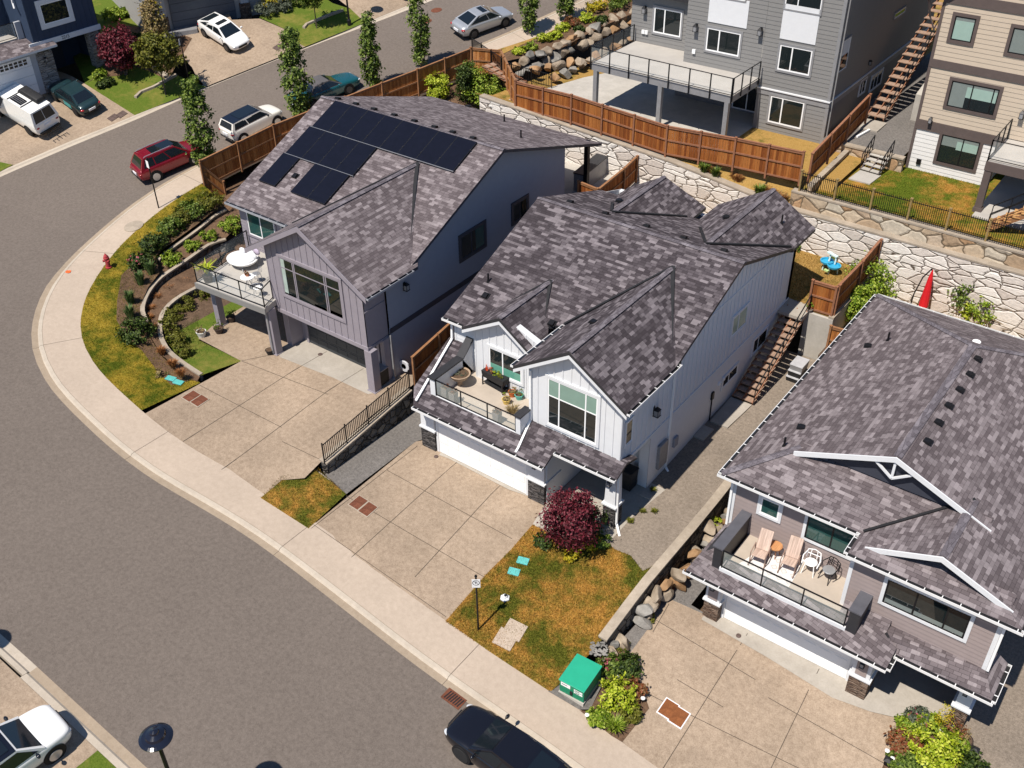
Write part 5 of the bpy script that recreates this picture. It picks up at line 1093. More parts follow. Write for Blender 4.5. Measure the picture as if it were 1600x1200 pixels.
# ================================================================== sand-coloured house at the back right
t = TH = thing('house', 'sand-coloured rear house with brown bands and a pale ground floor', 'house', (15, 32, ZT), 'houses on the upper rear row')
TY, TX = 29.0, 10.1; TT = 17.5; w = MB()
lap(w, [(TX,TY,8.85),(30,TY,8.85),(30,TY,TT),(TX,TY,TT)], FY, .235); part(t, 'wall', w, M_thside)
w = MB(); lap(w, [(TX,TY,ZT-.05),(14.4,TY,ZT-.05),(14.4,TY,8.3),(TX,TY,8.3)], FY, .235); flat(w, [(14.4,TY,ZT),(14.4,31.5,ZT),(14.4,31.5,9),(14.4,TY,9)], RX); flat(w, [(14.4,31.5,ZT),(30,31.5,ZT),(30,31.5,8.85),(14.4,31.5,8.85)], FY); part(t, 'lower_wall', w, plain('pale_lap', (.70,.68,.66), .55, var=.02))
w = MB(); flat(w, [(TX,TY,ZT),(TX,48,ZT),(TX,48,TT),(TX,TY,TT)], LX); flat(w, [(TX,48,ZT),(30,48,ZT),(30,48,TT),(TX,48,TT)], (0,1,0)); flat(w, [(30,TY,ZT),(30,48,ZT),(30,48,TT),(30,TY,TT)], RX); part(t, 'side_wall', w, M_thside)
hb = MB()
for z, h in ((8.31,.52), (11.72,.42), (15.0,.5)): hband(hb, (TX-.03,TY,z), (30,TY,z), h, FY, .06)
hb.box(TX-.05, TX+.10, TY-.05, TY+.1, ZT, 15.0); part(t, 'belly_band', hb, M_thtrim)
r = MB(); slabroof(r, [(9.3,28.3,15.6),(14,28.3,19.2),(14,48,19.2),(9.3,48,15.6)], .22); slabroof(r, [(14,28.3,19.2),(20,28.3,15),(20,48,15),(14,48,19.2)], .22); part(t, 'roof', r, [M_roof2, M_thtrim])
for bl, br, tr, v, g in (((1463,251),(1521,265),(1531,222),(1.15,),None), ((1479,165),(1552,180),(1559,139),(1.1,2.15),None), ((1485,61),(1517,67),(1525,29),(),M_blind), ((1574,82),(1610,88),(1618,48),(1.1,),M_blindG)):
    if g: winpx(t, 'y', TY, bl, br, tr, FY, vs=v, trim=.16, mt=M_thtrim, fm=M_black, gms=[(0,1,.0,.82,0),(0,1,.82,1,1)], ml=[g, M_blindG])
    elif len(v) == 2: winpx(t, 'y', TY, bl, br, tr, FY, vs=v, trim=.16, mt=M_thtrim, fm=M_black, gms=[(0,.34,0,1,1),(.34,1,0,.45,0),(.34,1,.45,.86,2),(.34,1,.86,1,1)], ml=[M_glass, M_blindG, M_blind])
    else: winpx(t, 'y', TY, bl, br, tr, FY, vs=v, trim=.16, mt=M_thtrim, fm=M_black, gms=[(0,.42,0,.62,0),(0,.42,.62,1,1),(.42,1,0,.55,0),(.42,1,.55,.85,2),(.42,1,.85,1,1)], ml=[M_glass, M_blindG, M_blind])
d = MB(); d.box(14.75, 30, 25.6, TY-.02, 8.3, 8.78); part(t, 'deck', d, M_thtrim); d = MB(); d.box(14.8, 30, 25.65, TY-.02, 8.781, 8.83); part(t, 'deck_surface', d, M_membraneG)
rail_panel(t, [(14.8,25.65,8.83),(16.6,25.65,8.83),(18.4,25.65,8.83),(20.2,25.65,8.83)], 1.07, M_black, glassm=M_clear2, name='deck_railing', base_drop=.4, pw=.06); rail_panel(t, [(14.8,25.65,8.83),(14.8,26.8,8.83),(14.8,27.9,8.83),(14.8,28.95,8.83)], 1.07, M_black, glassm=M_clear2, name='deck_railing', base_drop=.3, pw=.06)
column(t, 14.95, 25.8, ZT, 8.3, .34, M_thtrim, 'deck_post', .25)
mb = MB(); mb.box(14.9, 30, 25.0, 31.4, ZT+.0, ZT+.06); struct('patio', mb, M_membraneG)
wall_lamp(t, ay(1455,188,TY)+Vector((0,-.07,-.1)), FY, .9); wall_lamp(t, ay(1598,178,TY)+Vector((0,-.02,-.2)), FY, 1.1)
p = ay(1436,252,TY); mb = MB(); mb.box(p.x-.12, p.x+.12, TY-.1, TY-.02, p.z-.15, p.z+.15); part(t, 'hose_tap', mb, M_black)
downspout(t, [(9.4,28.5,15.3),(9.6,28.9,14.2),(9.9,29.1,13.5)], M_thtrim)
stairs('small set of grey garden steps with black rails on the green back lawn', (8.75,26.95,ZT+.02), (8.85,28.15,6.72), 1.15, 4, M_conc, M_thtrim, M_black, 0)
mb = MB(); mb.hexa([(8.1,25.6,ZT),(9.3,25.6,ZT),(9.4,27.0,ZT),(8.2,27.0,ZT)], [(8.1,25.6,ZT+.07),(9.3,25.6,ZT+.07),(9.4,27.0,ZT+.07),(8.2,27.0,ZT+.07)]); struct('stair_pad', mb, M_membraneG)
stairs('long timber staircase with black rails between the grey and sand houses', (6.75,32.6,6.75), (7.1,42.5,12.6), 1.15, 19, M_tread, M_browntrim, M_black, -1)
mb = MB(); mb.box(6.0, 7.5, 31.0, 32.6, 6.7, 6.8); struct('stair_pad', mb, M_slab)
wall_run('narrow concrete side wall along the steps beside the sand house', [(8.9,34),(9.2,46)], [8.3,12.2], 6.5, .5, M_conc, None)
stairs('orange timber deck stairs under the deck of the sand house', (15.9,24.2,ZT), (18.9,24.6,8.4), 1.0, 9, planks('fresh_cedar_treads', [(.42,.22,.08),(.48,.27,.11)], .2), M_cedartrim, M_black, 0)
mb = MB(); mb.bar((6.85,29.6,6.80), (7.05,31.0,6.80), .12, .10); o = mb.build('gravel_pipe', M_white2, org=(6.9,30,6.7)); tag(o, 'white pipe lying on the gravel beside the dark brown side fence', 'pipe')
# ================================================================== blue house across the upper street
BZ = 5.5
t = BH = thing('house', 'deep blue house with a white garage door, balcony and stone porch pillars', 'house', (-44, 10, BZ), 'houses across the upper street')
bx = -42.4; w = MB(); flat(w, [(bx,2.0,BZ-.2),(bx,8.9,BZ-.2),(bx,8.9,8.3),(bx,2.0,8.3)], RX); flat(w, [(bx-.0,9.9,BZ),(bx-3,9.9,BZ),(bx-3,9.9,8.4),(bx,9.9,8.4)], (0,1,0)); part(t, 'wall', w, M_greyw)
w = MB(); ux = -43.6
up = [(ux+1.2,8.9,8.45),(ux+1.2,13.9,8.45),(ux+1.2,13.9,15),(ux+1.2,8.9,15)]; flat(w, up, RX); battens(w, up, RX, .42, .05, .02); flat(w, [(ux+1.2,8.9,8.4),(-50,8.9,8.4),(-50,8.9,15),(ux+1.2,8.9,15)], FY); flat(w, [(ux+1.2,13.9,BZ),(-52,13.9,BZ),(-52,13.9,15),(ux+1.2,13.9,15)], (0,1,0)); flat(w, [(-45.6,8.9,BZ),(-45.6,13.9,BZ),(-45.6,13.9,8.6),(-45.6,8.9,8.6)], RX); flat(w, [(-45,-1,8.4),(-45,8.9,8.4),(-45,8.9,14),(-45,-1,14)], RX)
part(t, 'blue_wall', w, M_bluew)
w = MB(); pl_ = [(ux+1.0,3.0,8.8),(ux+1.0,6.9,8.8),(ux+1.0,6.9,12.2),(ux+1.0,3.0,12.2)]; lap_ = [(-44.9,2,8.6),(-44.9,7.4,8.6),(-44.9,7.4,13),(-44.9,2,13)]; flat(w, lap_, RX); battens(w, lap_, RX, .35, .05, .03); part(t, 'gable_wall', w, M_greyw)
hb = MB(); hband(hb, (bx,8.5,8.35), (bx,14.0,8.35), .34, RX, .08); part(t, 'porch_beam', hb, M_white)
mb = MB(); mb.box(bx-.6, bx+.05, 13.0, 13.75, BZ-.2, 8.34); part(t, 'stone_pier', mb, M_ledgeW); mb = MB(); mb.box(bx-.6, bx+.06, 8.75, 9.95, BZ-.2, 7.95); part(t, 'stone_pier', mb, M_ledgeW)
A = 0
def wx(bl, br, tr, x): a, b, c = ax(*bl,x), ax(*br,x), ax(*tr,x); return a.y, b.y, (a.z+b.z)/2, c.z
y0, y1, z0, z1 = wx((69,38),(110,28),(104,-4), ux+1.2); window(t, (ux+1.2,y0,z0), (0,1,0), RX, y1-y0, z1-z0, trim=.28, gm=M_glass)
mb = MB(); n = 4
for k in range(n): mb.box(bx-.04, bx+.05, 2.4, 8.3, BZ+.62*k+.01, BZ+.62*(k+1)-.012)
gd = part(t, 'garage_door', mb, M_white2); mb = MB()
for y in [6.05+.34*k for k in range(6)]+[3.6+.34*k for k in range(6)]:
    for z in (0,.2): mb.box(bx+.051, bx+.058, y, y+.25, BZ+2.02+z, BZ+2.17+z)
part(gd, 'garage_window', mb, M_glass)
r = MB(); slabroof(r, [(bx+.5,1.5,8.35),(bx+.5,10.2,8.35),(bx-1.0,10.2,8.9),(bx-1.0,1.5,8.9)], .14); slabroof(r, [(ux+1.8,8.2,14.8),(ux+1.8,14.4,14.8),(-52,14.4,15),(-52,8.2,15)], .2); part(t, 'roof', r, [M_roof2, M_white])
mb = MB(); mb.box(-45, bx-1.0, 4.0, 8.5, 8.7, 8.95); part(t, 'balcony_floor', mb, M_membraneG); rail_panel(t, [(bx-1.05,4.0,8.95),(bx-1.05,6.2,8.95),(bx-1.05,8.4,8.95)], 1.05, M_black, glassm=M_clear, name='balcony_railing')
mb = MB(); mb.box(bx-1.1, bx-.9, 8.42, 8.85, 8.9, 10.0); part(t, 'parapet', mb, M_greyw)
mb = MB(); mb.box(-45.58, -45.5, 11.4, 12.5, BZ+.1, 7.7); part(t, 'front_door', mb, M_navyD); mb = MB(); mb.box(-45.57, -45.5, 10.3, 10.9, BZ+.4, 7.6); part(t, 'side_light', mb, M_glass); mb = MB(); mb.box(-45.56, -45.44, 10.95, 11.1, BZ, 8.3); part(t, 'door_frame', mb, M_white)
wall_lamp(t, (bx+.06,9.3,7.35), RX, .9); downspout(t, [(bx-.9,8.95,13.5),(bx-.9,8.7,11.2),(bx-.7,8.6,10.9)], M_white)
# ================================================================== pale grey house with a slate garage door, up the street
o_ = az(270,48,7.0); e_ = az(362,31,7.0); uu = Vector((e_.x-o_.x, e_.y-o_.y, 0)).normalized(); nn_ = Vector((uu.y,-uu.x,0)); IZ = 7.0
t = IH = thing('house', 'pale grey house with a wide slate garage door behind the parked white hatchback', 'house', (o_.x, o_.y, IZ), 'houses across the upper street')
Pq = lambda a, d, z: (o_+uu*a+nn_*d+Vector((0,0,z)))
w = MB(); flat(w, [Pq(-1.6,-.1,0),Pq(11,-.1,0),Pq(11,-.1,3.4),Pq(-1.6,-.1,3.4)], nn_, th=.1); lap(w, [Pq(-1.6,-.1,-.3),Pq(-1.6,-14,-.3),Pq(-1.6,-14,5.5),Pq(-1.6,-.1,5.5)][::-1], -uu, .24); w.hexa([Pq(-1.55,-.4,3.4),Pq(14,-.4,3.4),Pq(14,-14,3.4),Pq(-1.55,-14,3.4)], [Pq(-1.55,-.4,7),Pq(14,-.4,7),Pq(14,-14,7),Pq(-1.55,-14,7)]); part(t, 'wall', w, plain('pale_grey_lap', (.33,.32,.315), .6, var=.03))
w = MB(); h = .62
for k in range(4): w.hexa([Pq(.12,.0,h*k+.01),Pq(5.0,.0,h*k+.01),Pq(5.0,-.12,h*k+.01),Pq(.12,-.12,h*k+.01)], [Pq(.12,.0,h*k+h-.012),Pq(5.0,.0,h*k+h-.012),Pq(5.0,-.12,h*k+h-.012),Pq(.12,-.12,h*k+h-.012)])
part(t, 'garage_door', w, plain('slate_door', (.085,.10,.125), .5, var=.05))
mb = MB()
for a in (-.95, 5.35):
    mb.hexa([Pq(a,.25,-.2),Pq(a+.75,.25,-.2),Pq(a+.75,-.3,-.2),Pq(a,-.3,-.2)], [Pq(a,.25,1.1),Pq(a+.75,.25,1.1),Pq(a+.75,-.3,1.1),Pq(a,-.3,1.1)])
part(t, 'stone_pier', mb, M_ledgeB)
mb = MB()
for a in (-.95, 5.35): mb.hexa([Pq(a+.06,.2,1.1),Pq(a+.69,.2,1.1),Pq(a+.69,-.3,1.1),Pq(a+.06,-.3,1.1)], [Pq(a+.06,.2,2.8),Pq(a+.69,.2,2.8),Pq(a+.69,-.3,2.8),Pq(a+.06,-.3,2.8)])
part(t, 'porch_post', mb, M_greyw)
r = MB(); slabroof(r, [Pq(-2.1,.8,2.75),Pq(6.6,.8,2.75),Pq(6.6,-.8,3.4),Pq(-2.1,-.8,3.4)], .14); part(t, 'roof', r, [M_roof2, M_white])
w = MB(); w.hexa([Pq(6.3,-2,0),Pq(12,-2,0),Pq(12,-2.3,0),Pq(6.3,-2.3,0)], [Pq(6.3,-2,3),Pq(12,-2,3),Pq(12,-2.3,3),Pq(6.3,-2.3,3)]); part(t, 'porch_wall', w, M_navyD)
# far side ground: driveways, verges
def HF2(x, y): return HF(x, y)
PF = lambda *qs: [tuple(v2(on(*q, HF))) for q in qs]
def xf(q, d=.56): return (xfar(q[1])-d, q[1])
yA = on(217,184,HF).y; yB = on(322,136,HF).y; yC = on(475,72,HF).y; yD = on(576,38,HF).y; y0_ = on(30,264,HF).y
drape('driveway', [(xfar(y0_)-.5,y0_),(xfar(yA)-.5,yA)]+PF((133,131))+[(-46,11.2),(-46,13.4),(-50,13.4),(-50,1.5),(-43,1.0)], HF, M_drive, 0, 1)
drape('lawn', [(xfar(yA)-.5,yA),(xfar(yB)-.5,yB)]+PF((278,118),(262,126))+[(-44,16.0),(-46,13.4)]+PF((133,131)), HF, M_lawnG, 0, 1)
drape('mulch_bed', PF((133,131),(150,122),(190,118),(205,102),(235,112),(262,126),(300,60),(200,40),(140,60),(165,112)), HF, M_mulch, .02, 1)
drape('driveway', [(xfar(yB)-.5,yB),(xfar(yC)-.5,yC)]+PF((454,62),(455,50),(406,29),(362,31))+[tuple((e_+nn_*-1).xy), tuple((o_+nn_*-1).xy)]+PF((252,55),(262,66),(300,105),(306,118)), HF, M_drive, 0, 1)
drape('lawn', [(xfar(yC)-.5,yC),(xfar(yD)-.5,yD)]+PF((548,14),(520,5),(500,-8),(440,-6),(405,27),(455,50),(454,62)), HF, M_lawnG, 0, 1)
drape('driveway', [(xfar(yD)-.5,yD),(xfar(yD+16)-.5,yD+16),(xfar(yD+16)-9,yD+16),(xfar(yD)-9,yD+2)]+PF((548,14)), HF, M_drive, 0, 2)
drape('verge', [(-90,-30),(-38.6,-30),(-38.6,0),(-38.6,y0_),(-43,1.0),(-50,1.5),(-50,13.4),(-46,13.4),(-44,16),(-47,25),(-46,36),(-36,60),(-20,120),(-90,120)], lambda x, y: HF(x,y)-.02, M_lawnG, -.01, 4)
drape('lawn', [(xfar(y0_)-.56,y0_),(-43,1.0),(-43,-8),(-38.6,-4)], HF, M_lawnG, .01, 2)
wall_run('rough stone side wall with rail beside the pale grey house driveway', [tuple(az(203,80,6.4).xy), tuple(on(258,124,HF).xy)], [6.9,5.5], [5.0,4.4], .3, M_stoneB, M_cap)
for lab, q in (('curved concrete edging across the green lawn of the blue house', ((214,154),(222,146),(242,138),(262,127),(277,119))), ('curved concrete edging on the lawn by the far black lamp post', ((477,45),(481,40),(500,32),(520,24),(537,18)))):
    pp = smooth3([on(*k, HF) for k in q], .5); wall_run(lab, [(p.x,p.y) for p in pp], [HF(p.x,p.y)+.16 for p in pp], [HF(p.x,p.y)-.2 for p in pp], .22, M_cap, None, 'lawn_edging', group='concrete lawn edgings')
# slope beside the pavement at the top: mulch, dry grass
def SM(x, y): return S(-20, y)-.03*max(0, x+20)
i0 = near(760,86)
E4b = [E4[i] for i in range(i0, min(len(E4), i0+45))]
drape('mulch_bed', [(p.x,p.y) for p in E4b]+[(-9.6,62),(-9.6,33)]+[tuple(v2(on(*q, SM))) for q in ((990,22),(935,45),(880,75),(830,88),(795,96))], SM, M_mulch, .06, 1.5)
drape('dry_grass_verge', [(p.x,p.y) for p in E4b[:30]]+[tuple(v2(on(*q, SM))) for q in ((960,-10),(905,30),(860,52),(800,72),(768,82))], SM, M_lawnD, .085, 1.5)
t = thing('boulder_wall', 'double row of tan boulders stepping down from the pavement toward the grey house', 'rock wall', tuple(on(880,85,SM)))
sp_ = []
for (q0, q1, n, zf, s) in (((805,101),(985,20),15,SM,.62), ((812,113),(985,36),14,lambda x,y: SM(x,y)-.5,.6), ((868,120),(988,62),10,lambda x,y: ZG+.35,.5), ((840,112),(925,92),6,lambda x,y: ZG+.7,.5)):
    for k in range(n):
        f = k/(n-1); p = on(q0[0]+(q1[0]-q0[0])*f+R.uniform(-3,3), q0[1]+(q1[1]-q0[1])*f+R.uniform(-2,2), zf); r_ = s*R.uniform(.75,1.2); sp_.append((p, r_, r_*R.uniform(.7,1.0), r_*R.uniform(.62,.85)))
boulders(t, sp_, [M_rock, M_rock, M_rock3, M_rock2])
pA = on(738,84,S); pB = (pA.x+5.2, pA.y-1.0, 6.4)
picket_fence('black metal stair railing descending from the pavement beside cedar fence panels', [(pA.x,pA.y,pA.z+.2), tuple(on(800,122,lambda x,y: ZG+.4)), tuple(on(862,138,lambda x,y: ZG))], 1.0, M_black, 1.4, .12, name='railing', cat='railing')
stairs('timber steps between pavement and rear patio beside a black railing', tuple(on(815,133,lambda x,y: ZG)), tuple(on(762,100,lambda x,y: ZG+.6)), 1.1, 6, M_tread, M_browntrim)
# ------------------------------------------------------------------ vehicles (local: x forward, y left, z up)
def paint(name, c, rough=.25, metal=.0, coat=.6):
    m, nt, b = new_mat(name); b.inputs['Base Color'].default_value = (*c, 1); b.inputs['Roughness'].default_value = rough; b.inputs['Metallic'].default_value = metal; b.inputs['Coat Weight'].default_value = coat; b.inputs['Coat Roughness'].default_value = .04
    v = coord(nt, 'Object'); k = noise(nt, v, 2.5, 4); r = nt.nodes.new('ShaderNodeMapRange'); r.inputs['To Min'].default_value = rough*.8; r.inputs['To Max'].default_value = min(1, rough*1.5); nt.links.new(k, r.inputs['Value']); nt.links.new(r.outputs[0], b.inputs['Roughness'])
    return m
M_tyre = plain('tyre_rubber', (.018,.018,.019), .85, var=.15); M_rim = plain('alloy', (.50,.50,.51), .35, .6, var=.05); M_rimD = plain('dark_alloy', (.06,.06,.065), .4, .5, var=.1)
M_arch = plain('arch_black', (.008,.008,.009), .8); M_carglass = glass('car_glass', (.008,.012,.016), .03, .8); M_lampw = plain('headlamp', (.55,.57,.60), .12, .1, var=.05, sp_=.7); M_lampr = plain('tail_lamp', (.35,.015,.02), .15, var=.1, sp_=.7); M_plate = plain('number_plate', (.75,.76,.80), .4); M_trimb = plain('car_trim', (.014,.014,.015), .5)
def car(label, body, prof, cab, L, W, wb, wr=.33, z0=.2, roofm=None, trim=None, rim=None, pano=None, rails=False, front_x=None, cat='car', name='parked_car', mirrors=True, cloth=False, grp='cars parked around the street', pillars=(.47,), arch_flare=None, glassm=None, rear_split=False, tail=None, head=True, cargo=False):
    t = thing(name, label, cat, (0,0,0), grp)
    hw = W/2; mb = MB(); rings = []
    for (x, wf, zl, zm, zs, zt) in prof:
        w = hw*wf; h = [(0,zl),(.80*w,zl),(.97*w,zl+.10),(w,zm),(.975*w,zs),(.86*w,zt),(.45*w,zt+.025),(0,zt+.03)]
        rings.append([Vector((x,y,z)) for y, z in h]+[Vector((x,-y,z)) for y, z in h[-2:0:-1]])
    n = len(rings[0]); b0 = len(mb.v)
    for r_ in rings: mb.v += r_
    for i in range(len(rings)-1):
        for k in range(n): mb.f.append((b0+i*n+k, b0+i*n+(k+1)%n, b0+(i+1)*n+(k+1)%n, b0+(i+1)*n+k)); mb.m.append(0)
    mb.f.append(tuple(range(b0+n-1, b0-1, -1))); mb.m.append(0); e = b0+(len(rings)-1)*n; mb.f.append(tuple(range(e, e+n))); mb.m.append(0)
    lpart(t, 'body', mb, body, smooth=True, subsurf=2)
    xr0, xr1, xf1, xf0, zr_, zf_, zt, wbse, wrf = cab; wbse *= hw; wrf *= hw
    S_ = [(xr0,wbse,zr_),(xr1,wrf,zt-.03),((xr1*.5+xf1*.5),wrf*1.02,zt),(xf1,wrf,zt-.02),(xf0,wbse,zf_)]
    mb = MB(); Lp = [Vector(p) for p in S_]; Rp = [Vector((p.x,-p.y,p.z)) for p in Lp]
    low = [Vector((xr0,wbse,zr_-.15)), Vector((xf0,wbse,zf_-.15))]; lowr = [Vector((p.x,-p.y,p.z)) for p in low]
    mb.poly([low[0],*Lp,low[1]]); mb.poly([lowr[0],*Rp,lowr[1]][::-1])
    ch = [low[0],*Lp,low[1]]; chr_ = [lowr[0],*Rp,lowr[1]]
    for i in range(len(ch)-1):
        a, b, c, d = ch[i], ch[i+1], chr_[i+1], chr_[i]
        top = i in (2, 3); mb.poly([a,b,c,d], 1 if top else 0)
    lpart(t, 'cabin', mb, [roofm if cloth else body, roofm or body], bevel=.07, seg=3, smooth=True)
    gm = glassm or M_carglass
    def quad(a, b, c, d, u0, u1, v0, v1, off):
        f = lambda u, v: (a*(1-u)+b*u)*(1-v)+(d*(1-u)+c*u)*v
        nrm = (b-a).cross(d-a).normalized(); q = [f(u0,v0), f(u1,v0), f(u1,v1), f(u0,v1)]; return [p+nrm*off for p in q], nrm
    def glasspart(name, quads):
        for a in quads:
            g = MB(); q, nrm = a; g.hexa([p-nrm*.03 for p in q], q); lpart(t, name, g, gm)
    glasspart('windscreen', [quad(Rp[4], Lp[4], Lp[3], Rp[3], .07, .93, .05, .93, .012)]); glasspart('rear_window', [quad(Lp[0], Rp[0], Rp[1], Lp[1], .09, .49 if rear_split else .91, .10, .90, .012)]+([quad(Lp[0], Rp[0], Rp[1], Lp[1], .51, .91, .10, .90, .012)] if rear_split else []))
    # side glass cut by pillars
    cuts = [.80,.95] if cargo else [.06]+[c for c in pillars]+[.95]
    for s, P_ in ((1, Lp), (-1, Rp)):
        a, b, c, d = P_[0], P_[4], P_[3], P_[1]
        for k in range(len(cuts)-1):
            q, nrm = quad(a, b, c, d, cuts[k]+(.012 if k else 0), cuts[k+1]-(.012 if k < len(cuts)-2 else 0), .10, .88, .0)
            nrm = nrm if nrm.y*s > 0 else -nrm; q = [p+nrm*.016 for p in q]; g = MB(); g.hexa([p-nrm*.03 for p in q], q); lpart(t, 'side_window', g, gm)
    if pano:
        g = MB(); x0, x1 = pano; zz = lambda x: zt+.004; w = wrf*.72
        g.hexa([(x0,-w,zt-.03),(x1,-w,zt-.03),(x1,w,zt-.03),(x0,w,zt-.03)], [(x0,-w,zt+.006),(x1,-w,zt+.006),(x1,w,zt+.006),(x0,w,zt+.006)]); lpart(t, 'sunroof', g, gm)
    if rails:
        for s in (-1, 1): g = MB(); g.tube([(xr1+.1,s*wrf*.93,zt+.0),(xr1+.2,s*wrf*.93,zt+.06),(xf1-.2,s*wrf*.93,zt+.06),(xf1-.1,s*wrf*.93,zt)], .02, 6); lpart(t, 'roof_rail', g, M_alu)
    rim = rim or M_rim
    for sx in (-1, 1):
        for s in (-1, 1):
            x = sx*wb/2; y = s*(hw-.095); g = MB(); g.cyl((x,s*(hw-.25),wr+.02), (x,s*(hw*.988+.012),wr+.02), wr*1.16, n=28); lpart(t, 'wheel_arch', g, arch_flare or M_arch)
            g = MB(); g.lathe((x,s*(hw-.105),wr), [(wr*.6,-.10),(wr*.93,-.10),(wr,-.06),(wr,.06),(wr*.93,.125),(wr*.66,.13)], 26, axis='y'); wh = lpart(t, 'wheel', g, M_tyre, smooth=False)
            g = MB(); yy = s*(hw+.012); g.cyl((x,yy-s*.05,wr), (x,yy-s*.012,wr), wr*.64, n=24, m=1)
            for k in range(5):
                a = k*2*math.pi/5+.3; dv = Vector((math.cos(a),0,math.sin(a))); g.bar(Vector((x,yy,wr))+dv*.03, Vector((x,yy,wr))+dv*wr*.62, wr*.21, .02, 0, up=(0,1,0))
            ring = [(wr*.58,-.02),(wr*.66,-.02),(wr*.66,.006),(wr*.58,.006)]
            g.lathe((x,yy-s*.0,wr), ring, 24, axis='y'); o = lpart(wh, 'rim', g, [rim, M_rimD])
    xF, xR = prof[-1][0], prof[0][0]; zf = prof[-2][3]; zr2 = prof[1][3]
    if head:
        for s in (-1, 1):
            g = MB(); g.blob((prof[-2][0]-.12, s*hw*.68, zf+.13), .22, .15, .055, 3, .1, 3); lpart(t, 'headlight', g, M_lampw, smooth=True)
        g = MB(); g.box(xF-.12, xF+.025, -hw*.42, hw*.42, zf-.06, zf+.10); lpart(t, 'grille', g, M_trimb, bevel=.02)
    tz = tail or (zr2+.18)
    for s in (-1, 1):
        g = MB(); g.blob((prof[1][0]+.03, s*hw*.76, tz-.04), .13, .14, .08, 5, .1, 3); lpart(t, 'tail_light', g, M_lampr, smooth=True)
    g = MB(); g.box(xR-.028, xR+.06, -.26, .26, zr2-.02, zr2+.13); lpart(t, 'number_plate', g, M_plate)
    g = MB(); g.box(xR-.02, xR+.1, -hw*.78, hw*.78, prof[0][2]+.02, prof[0][2]+.14); g2 = MB(); lpart(t, 'bumper', g, trim or M_trimb, bevel=.03)
    if mirrors:
        for s in (-1, 1): g = MB(); g.blob((xf0-.32, s*(hw+.09), zf_+.06), .07, .11, .075, 2, .1, 2); g.bar((xf0-.3, s*(hw-.12), zf_+.02), (xf0-.32, s*(hw+.05), zf_+.04), .03); lpart(t, 'mirror', g, trim if trim else body, smooth=True)
    return t
def orient(t, pos, fwd, zf, scale=1.0):
    f = Vector((fwd[0], fwd[1], 0)).normalized(); e = .4; gx = (zf(pos[0]+e,pos[1])-zf(pos[0]-e,pos[1]))/(2*e); gy = (zf(pos[0],pos[1]+e)-zf(pos[0],pos[1]-e))/(2*e)
    nz = Vector((-gx,-gy,1)).normalized(); l = nz.cross(f).normalized(); f = l.cross(nz)
    M = Matrix(((f.x,l.x,nz.x,pos[0]),(f.y,l.y,nz.y,pos[1]),(f.z,l.z,nz.z,zf(pos[0],pos[1])),(0,0,0,1)))
    t.matrix_world = M @ Matrix.Scale(scale, 4)
def park(t, rear, front, zf, side, W, wb, dz=0.0):
    zf2 = lambda x, y: zf(x, y)+dz
    a, b = on(*rear, zf2), on(*front, zf2); f = (b-a).xy.normalized(); l = Vector((-f.y, f.x)); c = (a.xy+b.xy)/2+l*(-side)*(W/2-.02); s = clamp((b-a).length/wb, .97, 1.12)
    orient(t, (c.x, c.y), f, zf2, s)
P_white = paint('car_white', (.80,.80,.79), .25); P_red = paint('car_red', (.20,.006,.016), .25, .2); P_silver = paint('car_silver', (.44,.46,.49), .3, .5); P_teal = paint('car_teal', (.008,.085,.105), .25, .2); P_black = paint('car_black', (.006,.006,.009), .18); P_green = paint('car_deep_green', (.012,.035,.042), .3, .2); P_pearl = paint('car_cream_white', (.74,.72,.67), .3); P_blackroof = paint('black_roof', (.006,.007,.012), .12); M_cloth = plain('grey_soft_top', (.085,.08,.085), .9, var=.1)
# profiles: x, width factor, z low, z mid, z shoulder, z top
def sedan(L, sh=.92, hood=.86, tail=.95, zl=.22, nose=.62):
    h = L/2
    return [(-h,.74,zl+.16,.52,.66,.74),(-h+.12,.90,zl+.06,.56,.80,tail-.06),(-h+.45,.98,zl,.58,sh-.03,tail),(-h+1.1,1.0,zl-.02,.6,sh,tail+.0),(-.2,1.0,zl-.02,.6,sh,sh+.06),(.75,1.0,zl-.02,.6,sh-.03,sh+.03),(h-1.15,1.0,zl-.02,.58,hood-.04,hood+.06),(h-.5,.96,zl,.55,hood-.13,hood-.05),(h-.14,.84,zl+.04,.5,nose+.04,nose+.10),(h,.62,zl+.14,.46,nose-.08,nose-.02)]
def suv(L, sh=1.05, hood=1.04, zl=.28, nose=.8, tail=1.06):
    h = L/2
    return [(-h,.80,zl+.12,.6,.82,.92),(-h+.10,.93,zl+.05,.65,.96,tail-.02),(-h+.4,.99,zl,.68,sh,tail+.02),(-h+1.0,1.0,zl-.02,.7,sh,sh+.06),(0,1.0,zl-.02,.7,sh,sh+.05),(.7,1.0,zl-.02,.7,sh-.02,sh+.03),(h-1.1,1.0,zl-.02,.68,hood-.06,hood+.02),(h-.45,.96,zl,.64,hood-.14,hood-.07),(h-.12,.86,zl+.04,.56,nose,nose+.06),(h,.66,zl+.14,.52,nose-.12,nose-.06)]
t = car('deep red family SUV with a panoramic roof parked at the curve by a slim tree', P_red, suv(4.6), (-2.1,-1.72,.38,1.22,1.06,1.03,1.68,.93,.70), 4.6, 1.84, 2.7, .36, pano=(-1.0,.5), rails=True, trim=M_trimb, pillars=(.30,.62)); park(t, (248,284), (308,257), S, -1, 1.84, 2.7)
